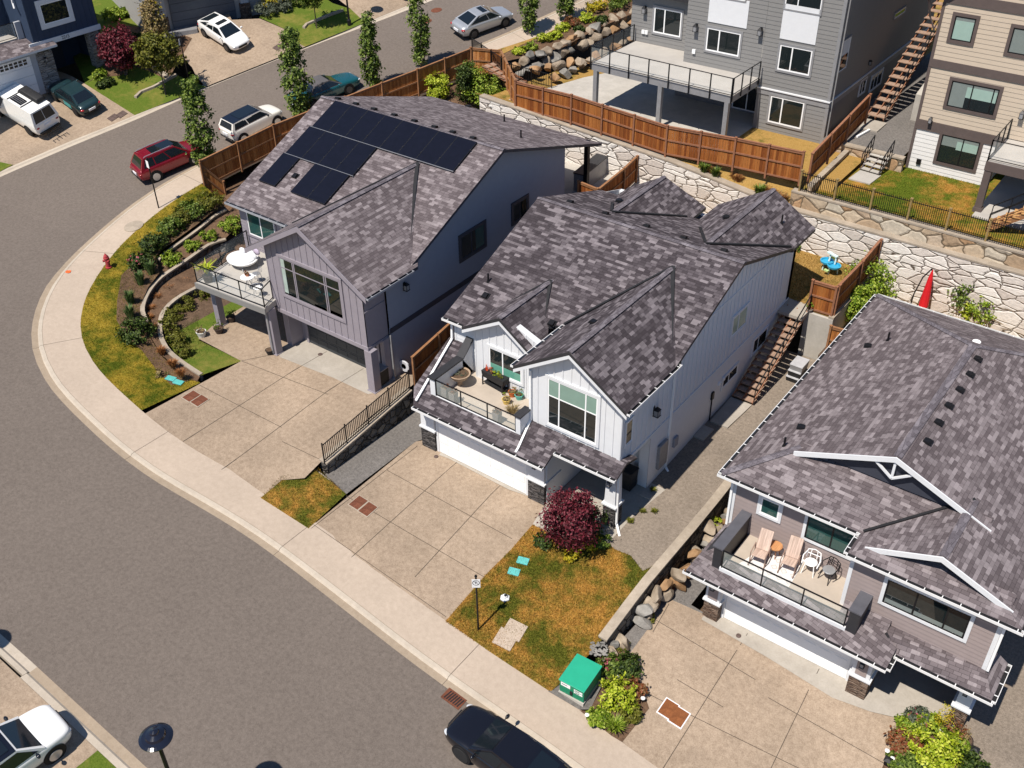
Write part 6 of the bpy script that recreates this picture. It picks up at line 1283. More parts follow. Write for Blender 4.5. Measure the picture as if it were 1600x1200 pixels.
t = car('cream-white small hatchback with a dark navy roof on the upper street', P_pearl, [(x,w,a,b,c+.0,d) for x,w,a,b,c,d in suv(3.85,.98,.98,.24,.78,.98)], (-1.82,-1.58,.42,1.02,.99,.99,1.43,.93,.76), 3.85, 1.73, 2.52, .32, roofm=P_blackroof, pano=(-1.0,.35), arch_flare=M_arch, trim=P_blackroof, pillars=(.42,)); park(t, (383,224), (435,197), S, -1, 1.73, 2.52)
t = car('teal convertible with a grey soft top parked behind a slim street tree', P_teal, sedan(4.9,.90,.84,.96), (-1.35,-.85,.18,.98,.95,.90,1.36,.90,.68), 4.9, 1.78, 2.69, .33, roofm=M_cloth, cloth=True, pillars=(.35,), rim=M_rimD); park(t, (492,171), (547,147), S, -1, 1.78, 2.69)
t = car('silver two-door coupe parked uphill beside the pavement', P_silver, sedan(4.45,.90,.84,.98), (-1.75,-.75,.22,1.12,.97,.90,1.39,.90,.66), 4.45, 1.75, 2.65, .33, pano=(-.25,.15), rim=M_rimD, pillars=(.62,), tail=.80); park(t, (741,60.5), (789,42), S, -1, 1.75, 2.65)
t = car('shiny black sedan parked at the kerb beside the storm grate', P_black, sedan(4.85,.94,.88,.98), (-1.75,-.85,.32,1.18,.98,.93,1.45,.91,.68), 4.85, 1.84, 2.8, .35, pillars=(.28,.58)); orient(t, (11.55,-10.22), (-1,.0), S)
t = car('white crossover with a dark glass roof nose-out on the near driveway', P_white, suv(4.3,1.0,1.0,.26,.80,1.02), (-1.9,-1.5,.35,1.12,1.02,1.0,1.58,.93,.72), 4.3, 1.82, 2.6, .35, roofm=P_blackroof, pano=(-.9,.2), trim=P_blackroof, arch_flare=M_arch, pillars=(.30,.60))
WS = t
t = car('dark green-black sedan with a teal door panel beside the white van', P_green, sedan(4.4,.92,.88,1.0), (-1.72,-.95,.28,1.08,1.0,.93,1.44,.91,.70), 4.4, 1.73, 2.51, .31, pillars=(.28,.58), tail=.78)
g = MB(); g.box(-.95,-.1,.868,.876,.42,.74); lpart(t, 'door_panel', g, plain('teal_panel', (.05,.35,.36), .4)); park(t, (117,181), (88,158), HF, 1, 1.73, 2.51)
t = car('white hatchback nosed toward the street in front of the slate garage door', P_white, sedan(4.47,.94,.92,1.08), (-2.0,-.85,.30,1.25,1.08,.95,1.45,.91,.68), 4.47, 1.82, 2.7, .33, pano=(-.28,.12), rim=M_rimD, pillars=(.28,.56)); park(t, (322,59), (352,80.5), HF, -1, 1.82, 2.7)
q = on(116,1155,SS); orient(WS, (q.x-.75, q.y-2.05), (.06,1), SS)
t = car('dark SUV parked at the top edge on the far upper driveway', P_black, suv(4.6), (-2.1,-1.72,.38,1.22,1.06,1.03,1.68,.93,.70), 4.6, 1.84, 2.7, .36, pillars=(.30,.62)); q = on(604,-6,HF); orient(t, (q.x-.3, q.y+1.6), (1,-.35), HF)
# the van
VL = 5.6; h = VL/2; vprof = [(-h,.90,.45,.9,1.1,1.18),(-h+.06,.97,.38,.9,1.15,1.22),(-h+.5,1.0,.32,.9,1.18,1.25),(-.5,1.0,.30,.9,1.18,1.25),(1.0,1.0,.30,.9,1.15,1.2),(1.75,1.0,.32,.85,1.08,1.14),(h-.35,.95,.36,.75,1.0,1.05),(h-.06,.84,.42,.7,.9,.94),(h,.7,.5,.68,.8,.84)]
t = car('white cargo van with a black roof box and small solar panel on its roof', P_white, vprof, (-h+.04,-h+.22,.95,1.85,1.2,1.12,2.12,.985,.80), VL, 2.0, 3.43, .37, cat='van', name='parked_van', pillars=(), cargo=True, rear_split=True, tail=1.0, grp=None)
g = MB(); g.hexa([(-2.2,-.85,2.14),(.1,-.85,2.14),(.1,-.1,2.14),(-2.2,-.1,2.14)], [(-2.1,-.78,2.44),(-.25,-.78,2.46),(-.25,-.17,2.46),(-2.1,-.17,2.44)]); lpart(t, 'roof_box', g, M_blackflat, bevel=.09, seg=3, smooth=True)
g = MB(); g.box(-1.35,-.25,.1,.66,2.14,2.18); lpart(t, 'solar_panel', g, M_solar)
for y in (.24,.38,.52): g = MB(); g.box(-1.33,-.27,y-.012,y+.012,2.181,2.185); lpart(t, 'panel_strip', g, M_alu)
for x in (-1.55,-.1): g = MB(); g.bar((x,-.9,2.15),(x,.8,2.15),.05,.04); lpart(t, 'roof_bar', g, M_blackflat)
g = MB(); g.bar((-h-.12,-.75,.55),(-h-.12,.75,.55),.08,.1); g.bar((-h-.1,0,.5),(-h-.45,0,.5),.07,.07); g.bar((-h-.45,-.6,.52),(-h-.45,.6,.52),.05,.05); lpart(t, 'tow_rack', g, M_black)
for k in range(5): g = MB(); g.bar((-h-.45,-.56+.28*k,.52),(-h-.78,-.56+.28*k,.5),.04,.04); lpart(t, 'rack_tine', g, M_black)
park(t, (44,212), (1,182), HF, 1, 2.0, 3.43)
# ------------------------------------------------------------------ plants
LG = {}
def leafmat(key, cols, **k):
    LG[key] = leafy('leaves_'+key, cols, **k); return LG[key]
leafmat('mid', [(.030,.055,.006),(.075,.125,.012),(.13,.19,.022),(.22,.28,.06)]); leafmat('bright', [(.07,.13,.006),(.15,.24,.012),(.25,.34,.025),(.36,.42,.07)]); leafmat('lime', [(.18,.25,.008),(.30,.38,.012),(.42,.48,.03),(.55,.58,.08)])
leafmat('dark', [(.012,.026,.004),(.032,.060,.008),(.06,.095,.014),(.10,.14,.03)]); leafmat('maple', [(.040,.004,.007),(.085,.007,.014),(.135,.012,.024),(.19,.035,.05)], trans=.2); leafmat('yellow', [(.32,.24,.008),(.48,.36,.012),(.58,.46,.03),(.30,.30,.02)])
leafmat('pink', [(.42,.07,.12),(.55,.16,.20),(.03,.06,.01),(.45,.10,.10)]); leafmat('orange', [(.17,.065,.018),(.30,.12,.035),(.40,.19,.07),(.24,.09,.03)]); leafmat('grey', [(.06,.08,.05),(.12,.14,.10),(.17,.19,.13),(.05,.065,.04)]); leafmat('dry', [(.22,.15,.06),(.34,.25,.11),(.42,.33,.17),(.20,.16,.05)]); leafmat('olive', [(.07,.08,.008),(.15,.16,.016),(.23,.22,.035),(.10,.095,.015)]); leafmat('rust', [(.20,.05,.02),(.30,.10,.04),(.12,.09,.03),(.28,.16,.08)]); leafmat('iris', [(.025,.06,.015),(.06,.12,.03),(.11,.18,.05),(.16,.2,.07)])
M_bark = plain('bark', (.11,.085,.065), .9, var=.3, scale=8, bmp=.4)
def leaf(mb, p, s, nrm=None):
    n = nrm or Vector((R.gauss(0,1), R.gauss(0,1), R.gauss(.5,1))).normalized(); a = n.orthogonal().normalized(); b = n.cross(a); k = R.uniform(0, 6.28); u = a*math.cos(k)+b*math.sin(k); v = n.cross(u); l = s*R.uniform(.7,1.3)
    mb.poly([p-u*l*.5, p+v*l*.32+n*l*.08, p+u*l*.5, p-v*l*.32+n*l*.08])
def clumps(mb, c, rx, ry, rz, nc, nl, s, spread=.28, seed=None, bottom=-.6):
    for k in range(nc):
        while True:
            q = Vector((R.uniform(-1,1), R.uniform(-1,1), R.uniform(bottom,1)))
            if .25 < q.length < 1: break
        q = q*(.55+.45*R.random()) if R.random() < .35 else q.normalized()*R.uniform(.72,1.02)
        q = Vector((q.x*rx, q.y*ry, q.z*rz)); cs = spread*(rx+rz)*.5*R.uniform(.6,1.3); up = (q.normalized()+Vector((0,0,.6))).normalized()
        for j in range(nl):
            p = c+q+Vector((R.gauss(0,cs*.5), R.gauss(0,cs*.5), R.gauss(0,cs*.38))); nn = (up+Vector((R.gauss(0,.55), R.gauss(0,.55), R.gauss(0,.4)))).normalized(); leaf(mb, p, s, nn)
def shrub(label, p, r, key, h=None, n=26, nl=22, s=.07, name='shrub', dens=1.0, cat='shrub', grp=None, flower=None, stems=4):
    p = Vector(p); h = h or r*.9; t = thing(name, label, cat, p, grp); mb = MB()
    clumps(mb, p+Vector((0,0,h*.55)), r, r, h*.62, int(n*1.5), int(nl*1.5), s*1.45, bottom=-.75); part(t, 'foliage', mb, LG[key], recalc=False)
    mb = MB()
    for k in range(stems):
        a = R.uniform(0,6.28); mb.cyl(p+Vector((math.cos(a)*.05,math.sin(a)*.05,-.05)), p+Vector((math.cos(a)*r*.45,math.sin(a)*r*.45,h*.7)), .02, .008, 5)
    part(t, 'stem', mb, M_bark)
    if flower: mb = MB(); clumps(mb, p+Vector((0,0,h*.62)), r*1.0, r*1.0, h*.62, max(6, n//2), 9, s*1.15, .12, bottom=-.2); part(t, 'flower', mb, LG[flower], recalc=False)
    return t
def tuft(label, p, r, h, key, n=160, name='grass_clump', cat='plant', grp=None, wid=.018, lean=.7):
    p = Vector(p); t = thing(name, label, cat, p, grp); mb = MB()
    for k in range(n):
        a = R.uniform(0,6.28); b = p+Vector((math.cos(a),math.sin(a),0))*r*.3*R.random(); d = Vector((math.cos(a),math.sin(a),0))*r*R.uniform(.3,1.0)*lean; hh = h*R.uniform(.6,1.1); w = Vector((-math.sin(a),math.cos(a),0))*wid*R.uniform(.7,1.4)
        m = b+d*.45+Vector((0,0,hh*.75)); e = b+d+Vector((0,0,hh*(.95 if lean < .8 else .7))); mb.poly([b-w,b+w,m+w*.8,m-w*.8]); mb.poly([m-w*.8,m+w*.8,e])
    part(t, 'blades', mb, LG[key], recalc=False); return t
def coltree(label, q, zf, h, r, key='mid', grp='slim street trees along the upper pavement', n=150, nl=30, s=.19, base=.4):
    p = on(*q, zf); t = thing('street_tree', label, 'tree', p, grp); mb = MB(); lean = Vector((R.uniform(-.12,.12), R.uniform(-.12,.12), 0))
    mb.cyl(p-Vector((0,0,.1)), p+lean*.4+Vector((0,0,h*.45)), .06, .045, 8); mb.cyl(p+lean*.4+Vector((0,0,h*.45)), p+lean+Vector((0,0,h*.92)), .045, .012, 7)
    for k in range(16):
        z = h*R.uniform(.15,.85); a = R.uniform(0,6.28); b = p+lean*(z/h)+Vector((0,0,z)); mb.cyl(b, b+Vector((math.cos(a)*r*.6, math.sin(a)*r*.6, .35)), .018, .006, 5)
    part(t, 'trunk', mb, M_bark); mb = MB()
    for k in range(n):
        f = R.random(); z = h*(base/h+(1-base/h)*f); rr = r*(.55+.55*math.sin(min(1,f*1.25+.12)*math.pi*.75))*(1-.45*max(0,f-.6)/.4)*R.uniform(.75,1.15); a = R.uniform(0,6.28); ri = rr*math.sqrt(R.uniform(.15,1)); c = p+lean*f+Vector((math.cos(a)*ri, math.sin(a)*ri, z))
        for j in range(nl): leaf(mb, c+Vector((R.gauss(0,.12), R.gauss(0,.12), R.gauss(0,.15))), s, (Vector((math.cos(a)*.7,math.sin(a)*.7,.7))+Vector((R.gauss(0,.5),R.gauss(0,.5),R.gauss(0,.4)))).normalized())
    part(t, 'crown', mb, LG[key], recalc=False); return t
def tree(label, p, h, r, key, trunk=.35, n=90, nl=30, s=.12, name='tree', flat=.75, grp=None, tr=.07, multi=1):
    p = Vector(p); t = thing(name, label, 'tree', p, grp); mb = MB(); c = p+Vector((0,0,h*(trunk+(1-trunk)*.5))); rz = h*(1-trunk)*.55
    for m_ in range(multi):
        a = R.uniform(0,6.28); o = Vector((math.cos(a),math.sin(a),0))*(r*.25 if multi > 1 else 0)
        mb.cyl(p-Vector((0,0,.1))+o*.15, p+o+Vector((0,0,h*trunk*1.15)), tr, tr*.7, 8)
        for k in range(7): a = R.uniform(0,6.28); b = p+o+Vector((0,0,h*trunk*R.uniform(.75,1.1))); mb.cyl(b, c+Vector((math.cos(a)*r*.6, math.sin(a)*r*.6, R.uniform(-.2,.6)*rz)), tr*.5, .012, 6)
    part(t, 'trunk', mb, M_bark); mb = MB(); clumps(mb, c, r, r, rz, int(n*1.3), int(nl*1.3), s*1.4, .24, bottom=-.8); part(t, 'crown', mb, LG[key], recalc=False); return t
Sp = lambda x, y: S(x, y)+.1
for q, h, r, lab in (((324,262),5.5,.75,'slim leafy street tree in front of the red SUV'), ((472,190),5.9,.85,'slim leafy street tree overlapping the teal convertible'), ((583,141),5.0,.62,'slim street tree with a loose side branch behind the solar roof'), ((658,106),5.4,.62,'tall slim street tree beside the cedar fence on the upper pavement'), ((826,52),4.6,.6,'slim street tree right of the silver coupe'), ((884,30),4.4,.62,'slim street tree above the boulder rows, farthest right')):
    coltree(lab, q, Sp, h, r, n=150 if r > .7 else 110)
P1 = lambda q, zf=G0: on(*q, zf)
for q, r, key, lab, fl in (((302,336),.85,'mid','large leafy shrub at the top of the curved garden',None), ((330,322),.8,'olive','yellow-green shrub beside the short cedar fence return',None), ((285,345),.7,'olive','loose olive shrub above the upper garden wall',None), ((268,362),.75,'mid','leafy shrub at the left end of the upper garden wall',None), ((242,388),.8,'dark','dense dark green shrub above the pink rhododendron',None), ((224,416),.72,'dark','round rhododendron shrub with pink flowers',('pink')), ((217,528),.95,'dark','big dark round shrub near the lower end of the middle garden wall',None)):
    shrub(lab, P1(q), r, key, n=40, nl=26, s=.085, flower=fl)
for q, r, lab in (((362,358),.75,'bright green shrub beside the slate house window'), ((327,374),.5,'small bright shrub between the two upper garden walls'), ((302,388),.5,'low bright green shrub on the upper garden terrace'), ((270,410),.62,'spreading bright green shrub at the end of the upper terrace')):
    shrub(lab, on(*q, lambda x, y: S(x,y)-.3), r, 'bright', n=26, nl=26, s=.075)
for q, lab in (((237,428),'iris clump next to the pink rhododendron'), ((220,444),'iris clump with yellowed tips below the rhododendron'), ((205,474),'largest sword-leaved iris clump in the garden bed'), ((205,497),'lowest iris clump above the big dark shrub')):
    tuft(lab, P1(q), .55, .75, 'iris', 150, name='iris_clump', wid=.03, lean=.55)
for k, q in enumerate(((292,446),(265,456),(248,470),(238,487),(234,502),(241,517),(254,553),(271,573),(283,588))):
    tuft('dry orange grass clump on the bark strip between the curved walls', on(*q, lambda x, y: 1.45), .42, .40, 'orange', 170, grp='orange grass clumps between the curved garden walls', name='ornamental_grass')
for q, r, lab in (((318,466),.55,'hedge shrub nearest the deck inside the innermost curved wall'), ((290,484),.55,'second hedge shrub from the deck along the innermost wall'), ((272,500),.5,'third hedge shrub from the deck along the innermost wall'), ((264,517),.45,'fourth hedge shrub from the deck at the bend of the innermost wall'), ((277,537),.5,'fifth hedge shrub from the deck, beyond the wall bend'), ((287,556),.42,'last hedge shrub near the low end of the innermost wall')):
    shrub(lab, on(*q, lambda x, y: 1.13), r, 'olive', n=26, nl=24, s=.07, h=.65, grp='hedge shrubs inside the innermost curved wall')
shrub('pale dead-looking small plant beside the teal lids on the corner lawn', P1((252,586)), .32, 'dry', n=10, nl=14, s=.06)
def pot(label, p, r, h, mat, key=None, ph=.5, name='plant_pot', n=12, grp=None, sq=False, dry=False):
    p = Vector(p); t = thing(name, label, 'planter', p, grp); mb = MB()
    if sq: mb.hexa([p+Vector((x*r*.8,y*r*.8,0)) for x, y in ((-1,-1),(1,-1),(1,1),(-1,1))], [p+Vector((x*r,y*r,h)) for x, y in ((-1,-1),(1,-1),(1,1),(-1,1))])
    else: mb.lathe(p, [(r*.68,0),(r*.9,h*.6),(r,h*.92),(r*1.08,h*.93),(r*1.08,h),(r*.92,h)], 18)
    part(t, 'pot', mb, mat); mb = MB()
    if sq: mb.box(p.x-r*.9,p.x+r*.9,p.y-r*.9,p.y+r*.9,p.z+h-.02,p.z+h+.003)
    else: mb.cyl(p+Vector((0,0,h-.04)), p+Vector((0,0,h+.004)), r*.9, n=16)
    part(t, 'potting_soil', mb, M_soil)
    if key: mb = MB(); clumps(mb, p+Vector((0,0,h+ph*.4)), r*1.15, r*1.15, ph*.6, n, 18, .06, .3); part(t, 'foliage', mb, LG[key], recalc=False)
    return t
M_potw = plain('white_pot', (.68,.66,.62), .5); M_potd = plain('dark_pot', (.05,.035,.03), .4); M_pott = plain('terracotta', (.38,.13,.06), .6); M_potg = plain('grey_pot', (.26,.23,.21), .7); M_poto = plain('orange_pot', (.60,.16,.04), .5); M_pott2 = plain('teal_pot', (.10,.42,.36), .4); M_poty = plain('yellow_pot', (.62,.45,.12), .5)
fl = lambda z: (lambda x, y: z)
pot('white pot with a dry plant at the corner of the front path', on(316,527,fl(1.15)), .25, .38, M_potw, 'dry', .3); pot('dark pot with leafy plant beside the left deck column', on(343,520,fl(1.2)), .25, .32, M_potd, 'mid', .45); pot('dark pot with leafy plant under the deck by the wall', on(362,502,fl(1.2)), .24, .30, M_potd, 'dark', .5); pot('small black pot beside the grey column at the garage', on(422,553,fl(1.2)), .2, .26, M_blackflat)
# front garden of the white house
tree('dark red Japanese maple in front of the white house porch', on(890,862,H2), 3.1, 1.12, 'maple', .22, 130, 34, .085, name='maple_tree', multi=3, tr=.045)
shrub('dark shaded green shrub on the porch side of the red maple', on(925,832,H2), .62, 'dark', n=26, nl=22, s=.07, h=1.2)
for q, r, key, lab in (((848,850),.42,'dark','dark green shrub left of the red maple'), ((921,850),.52,'yellow','golden yellow flower clump right of the red maple'), ((893,872),.34,'yellow','small yellow flower clump below the red maple'), ((941,850),.36,'mid','small green shrub at the corner of the porch slab')): shrub(lab, on(*q, H2), r, key, n=22, nl=22, s=.065)
# bed by the transformer
for q, r, key, f, lab in (((952,1046),.55,'mid','pink','pink-flowered shrub beside the green transformer box'), ((979,1050),.62,'dark',None,'dark rose shrub at the driveway edge above the lime shrub'), ((966,1094),.78,'lime',None,'lime-yellow shrub between transformer and driveway'), ((988,1082),.5,'rust',None,'reddish shrub between the rose and the lime shrub'), ((934,1126),.42,'bright',None,'small green shrub at the kerbside tip of the transformer bed'), ((985,1118),.42,'olive',None,'olive shrub right of the lime shrub by the driveway')): shrub(lab, on(*q, H3), r, key, n=34, nl=26, s=.08, flower=f)
tuft('bright green grass mound at the front of the transformer bed', on(961,1140,H3), .55, .5, 'bright', 260)
# bed at lower right
for q, r, key, f, lab in (((1457,1178),.98,'lime',None,'largest lime-yellow shrub in the lower right bed'), ((1434,1128),.45,'grey','pink','dusty pink spirea at the top of the lower right bed'), ((1420,1140),.5,'bright',None,'green shrub at the driveway edge of the lower right bed'), ((1452,1135),.42,'bright',None,'small green shrub beside the dusty pink spirea'), ((1412,1168),.6,'rust',None,'red-tinged shrub at the driveway edge of the lower right bed'), ((1432,1192),.5,'mid',None,'green shrub below the red-tinged shrub'), ((1405,1196),.45,'mid',None,'low green shrub near the black lantern by the driveway'), ((1508,1210),.75,'dark',None,'dark green mound at the corner of the gravel'), ((1487,1166),.5,'bright',None,'leafy green shrub right of the largest lime shrub')): shrub(lab, on(*q, H3), r, key, n=40, nl=26, s=.085, flower=f)
pot('white square planter with a yellow cone conifer by the stone pier', on(1467,1140,H3), .24, .3, M_white, 'yellow', 1.0, sq=True, n=26); pot('round pot with an orange-gold globe shrub by the stone pier', on(1485,1154,H3), .32, .3, M_potg, 'rust', .75, n=30); pot('small pot of pale flowers at the gravel corner', on(1504,1164,H3), .27, .34, M_potd, 'dry', .35)
for k, (q, zf) in enumerate((((1520,1180),H3),((1385,1196),H3))):
    p = on(*q, zf); t = thing('garden_lantern', ('black lantern on the gravel beside the small pot', 'black lantern at the driveway edge of the lower right bed')[k], 'lantern', p, 'black garden lanterns'); mb = MB(); mb.cyl(p, p+Vector((0,0,.12)), .03); mb.box(p.x-.1,p.x+.1,p.y-.1,p.y+.1,p.z+.12,p.z+.34); part(t, 'lantern_body', mb, M_black); mb = MB(); mb.hexa([p+Vector((x,y,.341)) for x, y in ((-.14,-.14),(.14,-.14),(.14,.14),(-.14,.14))], [p+Vector((x,y,.42)) for x, y in ((-.04,-.04),(.04,-.04),(.04,.04),(-.04,.04))]); part(t, 'lantern_cap', mb, M_blackflat)
for q, lab in (((917,1124),'white path light at the kerbside tip of the transformer bed'), ((1004,1098),'white path light at the driveway edge of the transformer bed'), ((966,1064),'white path light behind the lime shrub'), ((1392,1192),'white path light beside the black lantern'), ((1384,1180),'white path light at the driveway edge of the lower right bed')):
    p = on(*q, H3); t = thing('path_light', lab, 'path light', p, 'white path lights'); mb = MB(); mb.cyl(p, p+Vector((0,0,.26)), .022); part(t, 'stake', mb, M_black); mb = MB(); mb.lathe(p+Vector((0,0,.24)), [(.05,0),(.085,.02),(.085,.05),(.03,.09)], 12); part(t, 'lamp_head', mb, M_white2)
shrub('small rust-red plant on the gravel beside the stone pier', on(1046,920,H3), .22, 'rust', n=10, nl=14, s=.05); shrub('mossy green plant at the foot of the rock wall', on(1010,966,H3), .36, 'olive', n=20, nl=20, s=.05, h=.25); shrub('low grey-green plant at the end of the rock wall', on(970,1010,H3), .32, 'olive', n=16, nl=18, s=.05, h=.22); shrub('yellow-green tuft between boulders near the balcony', on(1120,822,lambda x,y: -.7), .3, 'lime', n=12, nl=14, s=.05)
# back yards
for q, zf, r, h, key, lab in (((1352,478),fl(1.8),1.15,2.2,'bright','tall feathery bright green shrub by the yard fence, nearest the roof'), ((1378,448),fl(1.8),1.0,2.0,'bright','tall feathery bright green shrub at the pale block wall'), ((1335,500),fl(1.8),.7,1.5,'bright','smaller feathery shrub beside the concrete wall'), ((1462,470),fl(1.7),1.05,2.3,'yellow','golden yellow shrub against the pale block wall'), ((1498,490),fl(1.7),.95,2.2,'mid','round green shrub against the pale block wall'), ((1532,500),fl(1.7),1.0,1.7,'bright','bright green shrub left of the cone conifer'), ((1592,512),fl(1.7),.9,1.5,'mid','green shrub at the right end of the pale block wall'), ((1512,500),fl(1.7),.5,1.2,'lime','small lime shrub at the roof edge')): shrub(lab, on(*q, zf), r, key, h=h, n=60, nl=30, s=.10)
p = on(1560,500,fl(1.7)); t = thing('conifer', 'narrow cone-shaped evergreen against the pale block wall', 'tree', p); mb = MB()
for k in range(130):
    f = R.random(); a = R.uniform(0,6.28); rr = .62*(1-f)**.8*R.uniform(.7,1.05)+.05
    for j in range(22): leaf(mb, p+Vector((math.cos(a)*rr+R.gauss(0,.07), math.sin(a)*rr+R.gauss(0,.07), .15+f*3.2+R.gauss(0,.1))), .09)
part(t, 'crown', mb, LG['bright'], recalc=False); mb = MB(); mb.cyl(p, p+Vector((0,0,2.6)), .07, .02, 7); part(t, 'trunk', mb, M_bark)
for k in range(15):
    x = R.uniform(-2.0,6.3); y = 22.5+R.uniform(0,.35); tuft('dry orange grass tuft above the pale block wall below the brown fence', (x, y, zx(x)+.05), .5, .45, 'orange' if R.random() < .5 else 'dry', 120, grp='dry tufts above the pale block wall')
for x, r, lab in ((1.0,.5,'green weed clump above the block wall, left of the pair'), (1.7,.45,'smaller green weed clump above the block wall, right of the pair'), (4.4,.55,'green yucca-like plant near the right end of the brown fence')): tuft(lab, (x, 22.35, zx(x)+.05), r, .55, 'mid', 130, wid=.03)
for x in (7.2,9.3,10.6): shrub('small weedy plant at the foot of the pale block wall', (x, 21.75, 3.0), .3, 'mid', n=10, nl=16, s=.06, grp='weeds at the foot of the block wall')
# behind the slate house
for q, z, r, h, key, lab in (((756,166),4.6,1.35,2.2,'bright','big bright shrub between the cedar fence and the slate roof'), ((727,160),4.6,.5,2.3,'dark','narrow dark conifer beside the big bright shrub'), ((684,152),4.6,.9,1.4,'lime','yellow-green shrub at the fence above the slate roof'), ((735,142),4.8,.6,1.8,'mid','leafy shrub below the railing corner'), ((785,182),4.6,.9,1.4,'lime','yellow-green shrub at the right end of the shrub bed'), ((437,240),2.6,.7,1.4,'bright','shrub inside the fence beside the solar panels'), ((462,214),3.0,.55,1.6,'lime','lime shrub inside the fence at the lower solar corner'), ((356,290),2.2,.6,1.0,'bright','bright shrub in the fenced corner beside the slate roof'), ((375,285),2.2,.55,.9,'mid','green shrub in the fenced corner nearest the eave'), ((342,302),2.3,.55,.8,'olive','olive shrub behind the short cedar fence return')): shrub(lab, on(*q, GS if q[0] > 600 else fl(z)), r, key, h=h, n=50, nl=28, s=.095)
# far side plants
tree('leafy lawn tree in front of the pale grey house driveway', on(259,148,HF), 4.3, 1.35, 'olive', .38, 110, 30, .14, tr=.05); LG['olive2'] = 0
tree('red-leaved maple beside the blue house porch', on(196,118,HF), 3.3, 1.35, 'maple', .2, 110, 30, .13, name='maple_tree', multi=3); tree('young lawn tree near the far black lamp post', on(495,44,HF), 4.4, .95, 'mid', .35, 80, 28, .15, tr=.045)
shrub('pink-tipped small tree beside the dark blue house corner', on(247,64,lambda x,y: 7.0), .75, 'dry', h=2.6, n=50, nl=26, s=.12, flower='yellow')
for q, r, key, lab in (((157,122),.55,'bright','round bright shrub by the stone porch pier'), ((170,132),.45,'dark','dark low shrub in the bed of the blue house'), ((160,136),.35,'dark','smaller dark low shrub in the bed of the blue house'), ((178,30),.8,'bright','bright shrub beside the pale grey side wall'), ((195,25),.6,'bright','second bright shrub beside the pale grey side wall'), ((215,70),.7,'dark','dark shrub on the bank above the red maple'), ((230,80),.7,'mid','green shrub by the railing below the grey house'), ((280,100),.6,'olive','flowering shrub at the stone side wall'), ((420,22),.9,'grey','grey lavender mound on the far green lawn'), ((443,14),.8,'grey','second grey lavender mound on the far green lawn'), ((465,6),.9,'mid','green shrub at the top edge of the far green lawn'), ((425,8),.8,'yellow','yellow shrub behind the lavender mounds')): shrub(lab, on(*q, HF), r, key, n=26, nl=22, s=.11)
for k, (q, r, key) in enumerate((((812,85),.5,'lime'),((830,78),.5,'bright'),((850,66),.55,'lime'),((868,60),.5,'lime'),((880,48),.55,'lime'),((893,40),.6,'rust'),((915,34),.65,'lime'),((930,18),.8,'yellow'),((960,14),1.0,'mid'),((975,4),1.0,'bright'),((905,50),.45,'dark'),((940,36),.5,'dark'))):
    shrub(('lime low shrub on the bank, first above the stair railing','bright low shrub on the bank, second above the stair railing','lime mound on the bank, third above the stair railing','lime mound on the bank near the slim trees','lime mound below the farthest slim tree','rust-tinged shrub below the farthest slim tree','lime shrub left of the yellow bank shrub','yellow shrub at the top of the bank','large green shrub beside the grey house corner on the bank','bright shrub at the top edge beside the grey house','dark low shrub above the boulders','dark low shrub above the boulders near the grey house')[k], on(*q, SM), r, key, n=26, nl=22, s=.09, grp='shrubs on the boulder bank')
# lawn blades, too many to count
def blades(name, xy, zf, n, mat, h=.07):
    mb = MB(); xs = [p[0] for p in xy]; ys = [p[1] for p in xy]
    def inside(x, y):
        c = False; j = len(xy)-1
        for i in range(len(xy)):
            if (xy[i][1] > y) != (xy[j][1] > y) and x < (xy[j][0]-xy[i][0])*(y-xy[i][1])/(xy[j][1]-xy[i][1])+xy[i][0]: c = not c
            j = i
        return c
    k = 0
    while k < n:
        x, y = R.uniform(min(xs),max(xs)), R.uniform(min(ys),max(ys)); k += 1
        if not inside(x, y): continue
        z = zf(x, y); a = R.uniform(0,6.28); hh = h*R.uniform(.5,1.4); w = .012; b = Vector((x,y,z)); s_ = Vector((math.cos(a)*w, math.sin(a)*w, 0)); e = b+Vector((R.gauss(0,.03), R.gauss(0,.03), hh)); mb.poly([b-s_, b+s_, e])
    o = mb.build(name, mat, recalc=False); o['kind'] = 'stuff'
blades('grass', outer, G0, 60000, M_lawnL); blades('grass', lawn_front, H2, 50000, M_lawnM); blades('grass', [tuple(v2(on(*q, H2))) for q in ((407,778),(440,750),(476,747),(492,735),(516,752),(541,772))]+[Mdl], HM, 6000, M_lawnM, .09)
blades('grass', [(p.x,p.y) for p in wallC]+[P2((377,564),H1),P2((310,529),H1)], lambda x, y: 1.13, 16000, M_lawnG); blades('grass', [(9,16.9),(11.4,16.9),(11.4,21.9),(7,21.9)], lambda x, y: 3.0, 12000, M_lawnD); blades('grass', [(8.0,22.8),(15,22.8),(15,29),(10,29)], lambda x, y: ZT, 14000, MATS['grass_half_dry'])
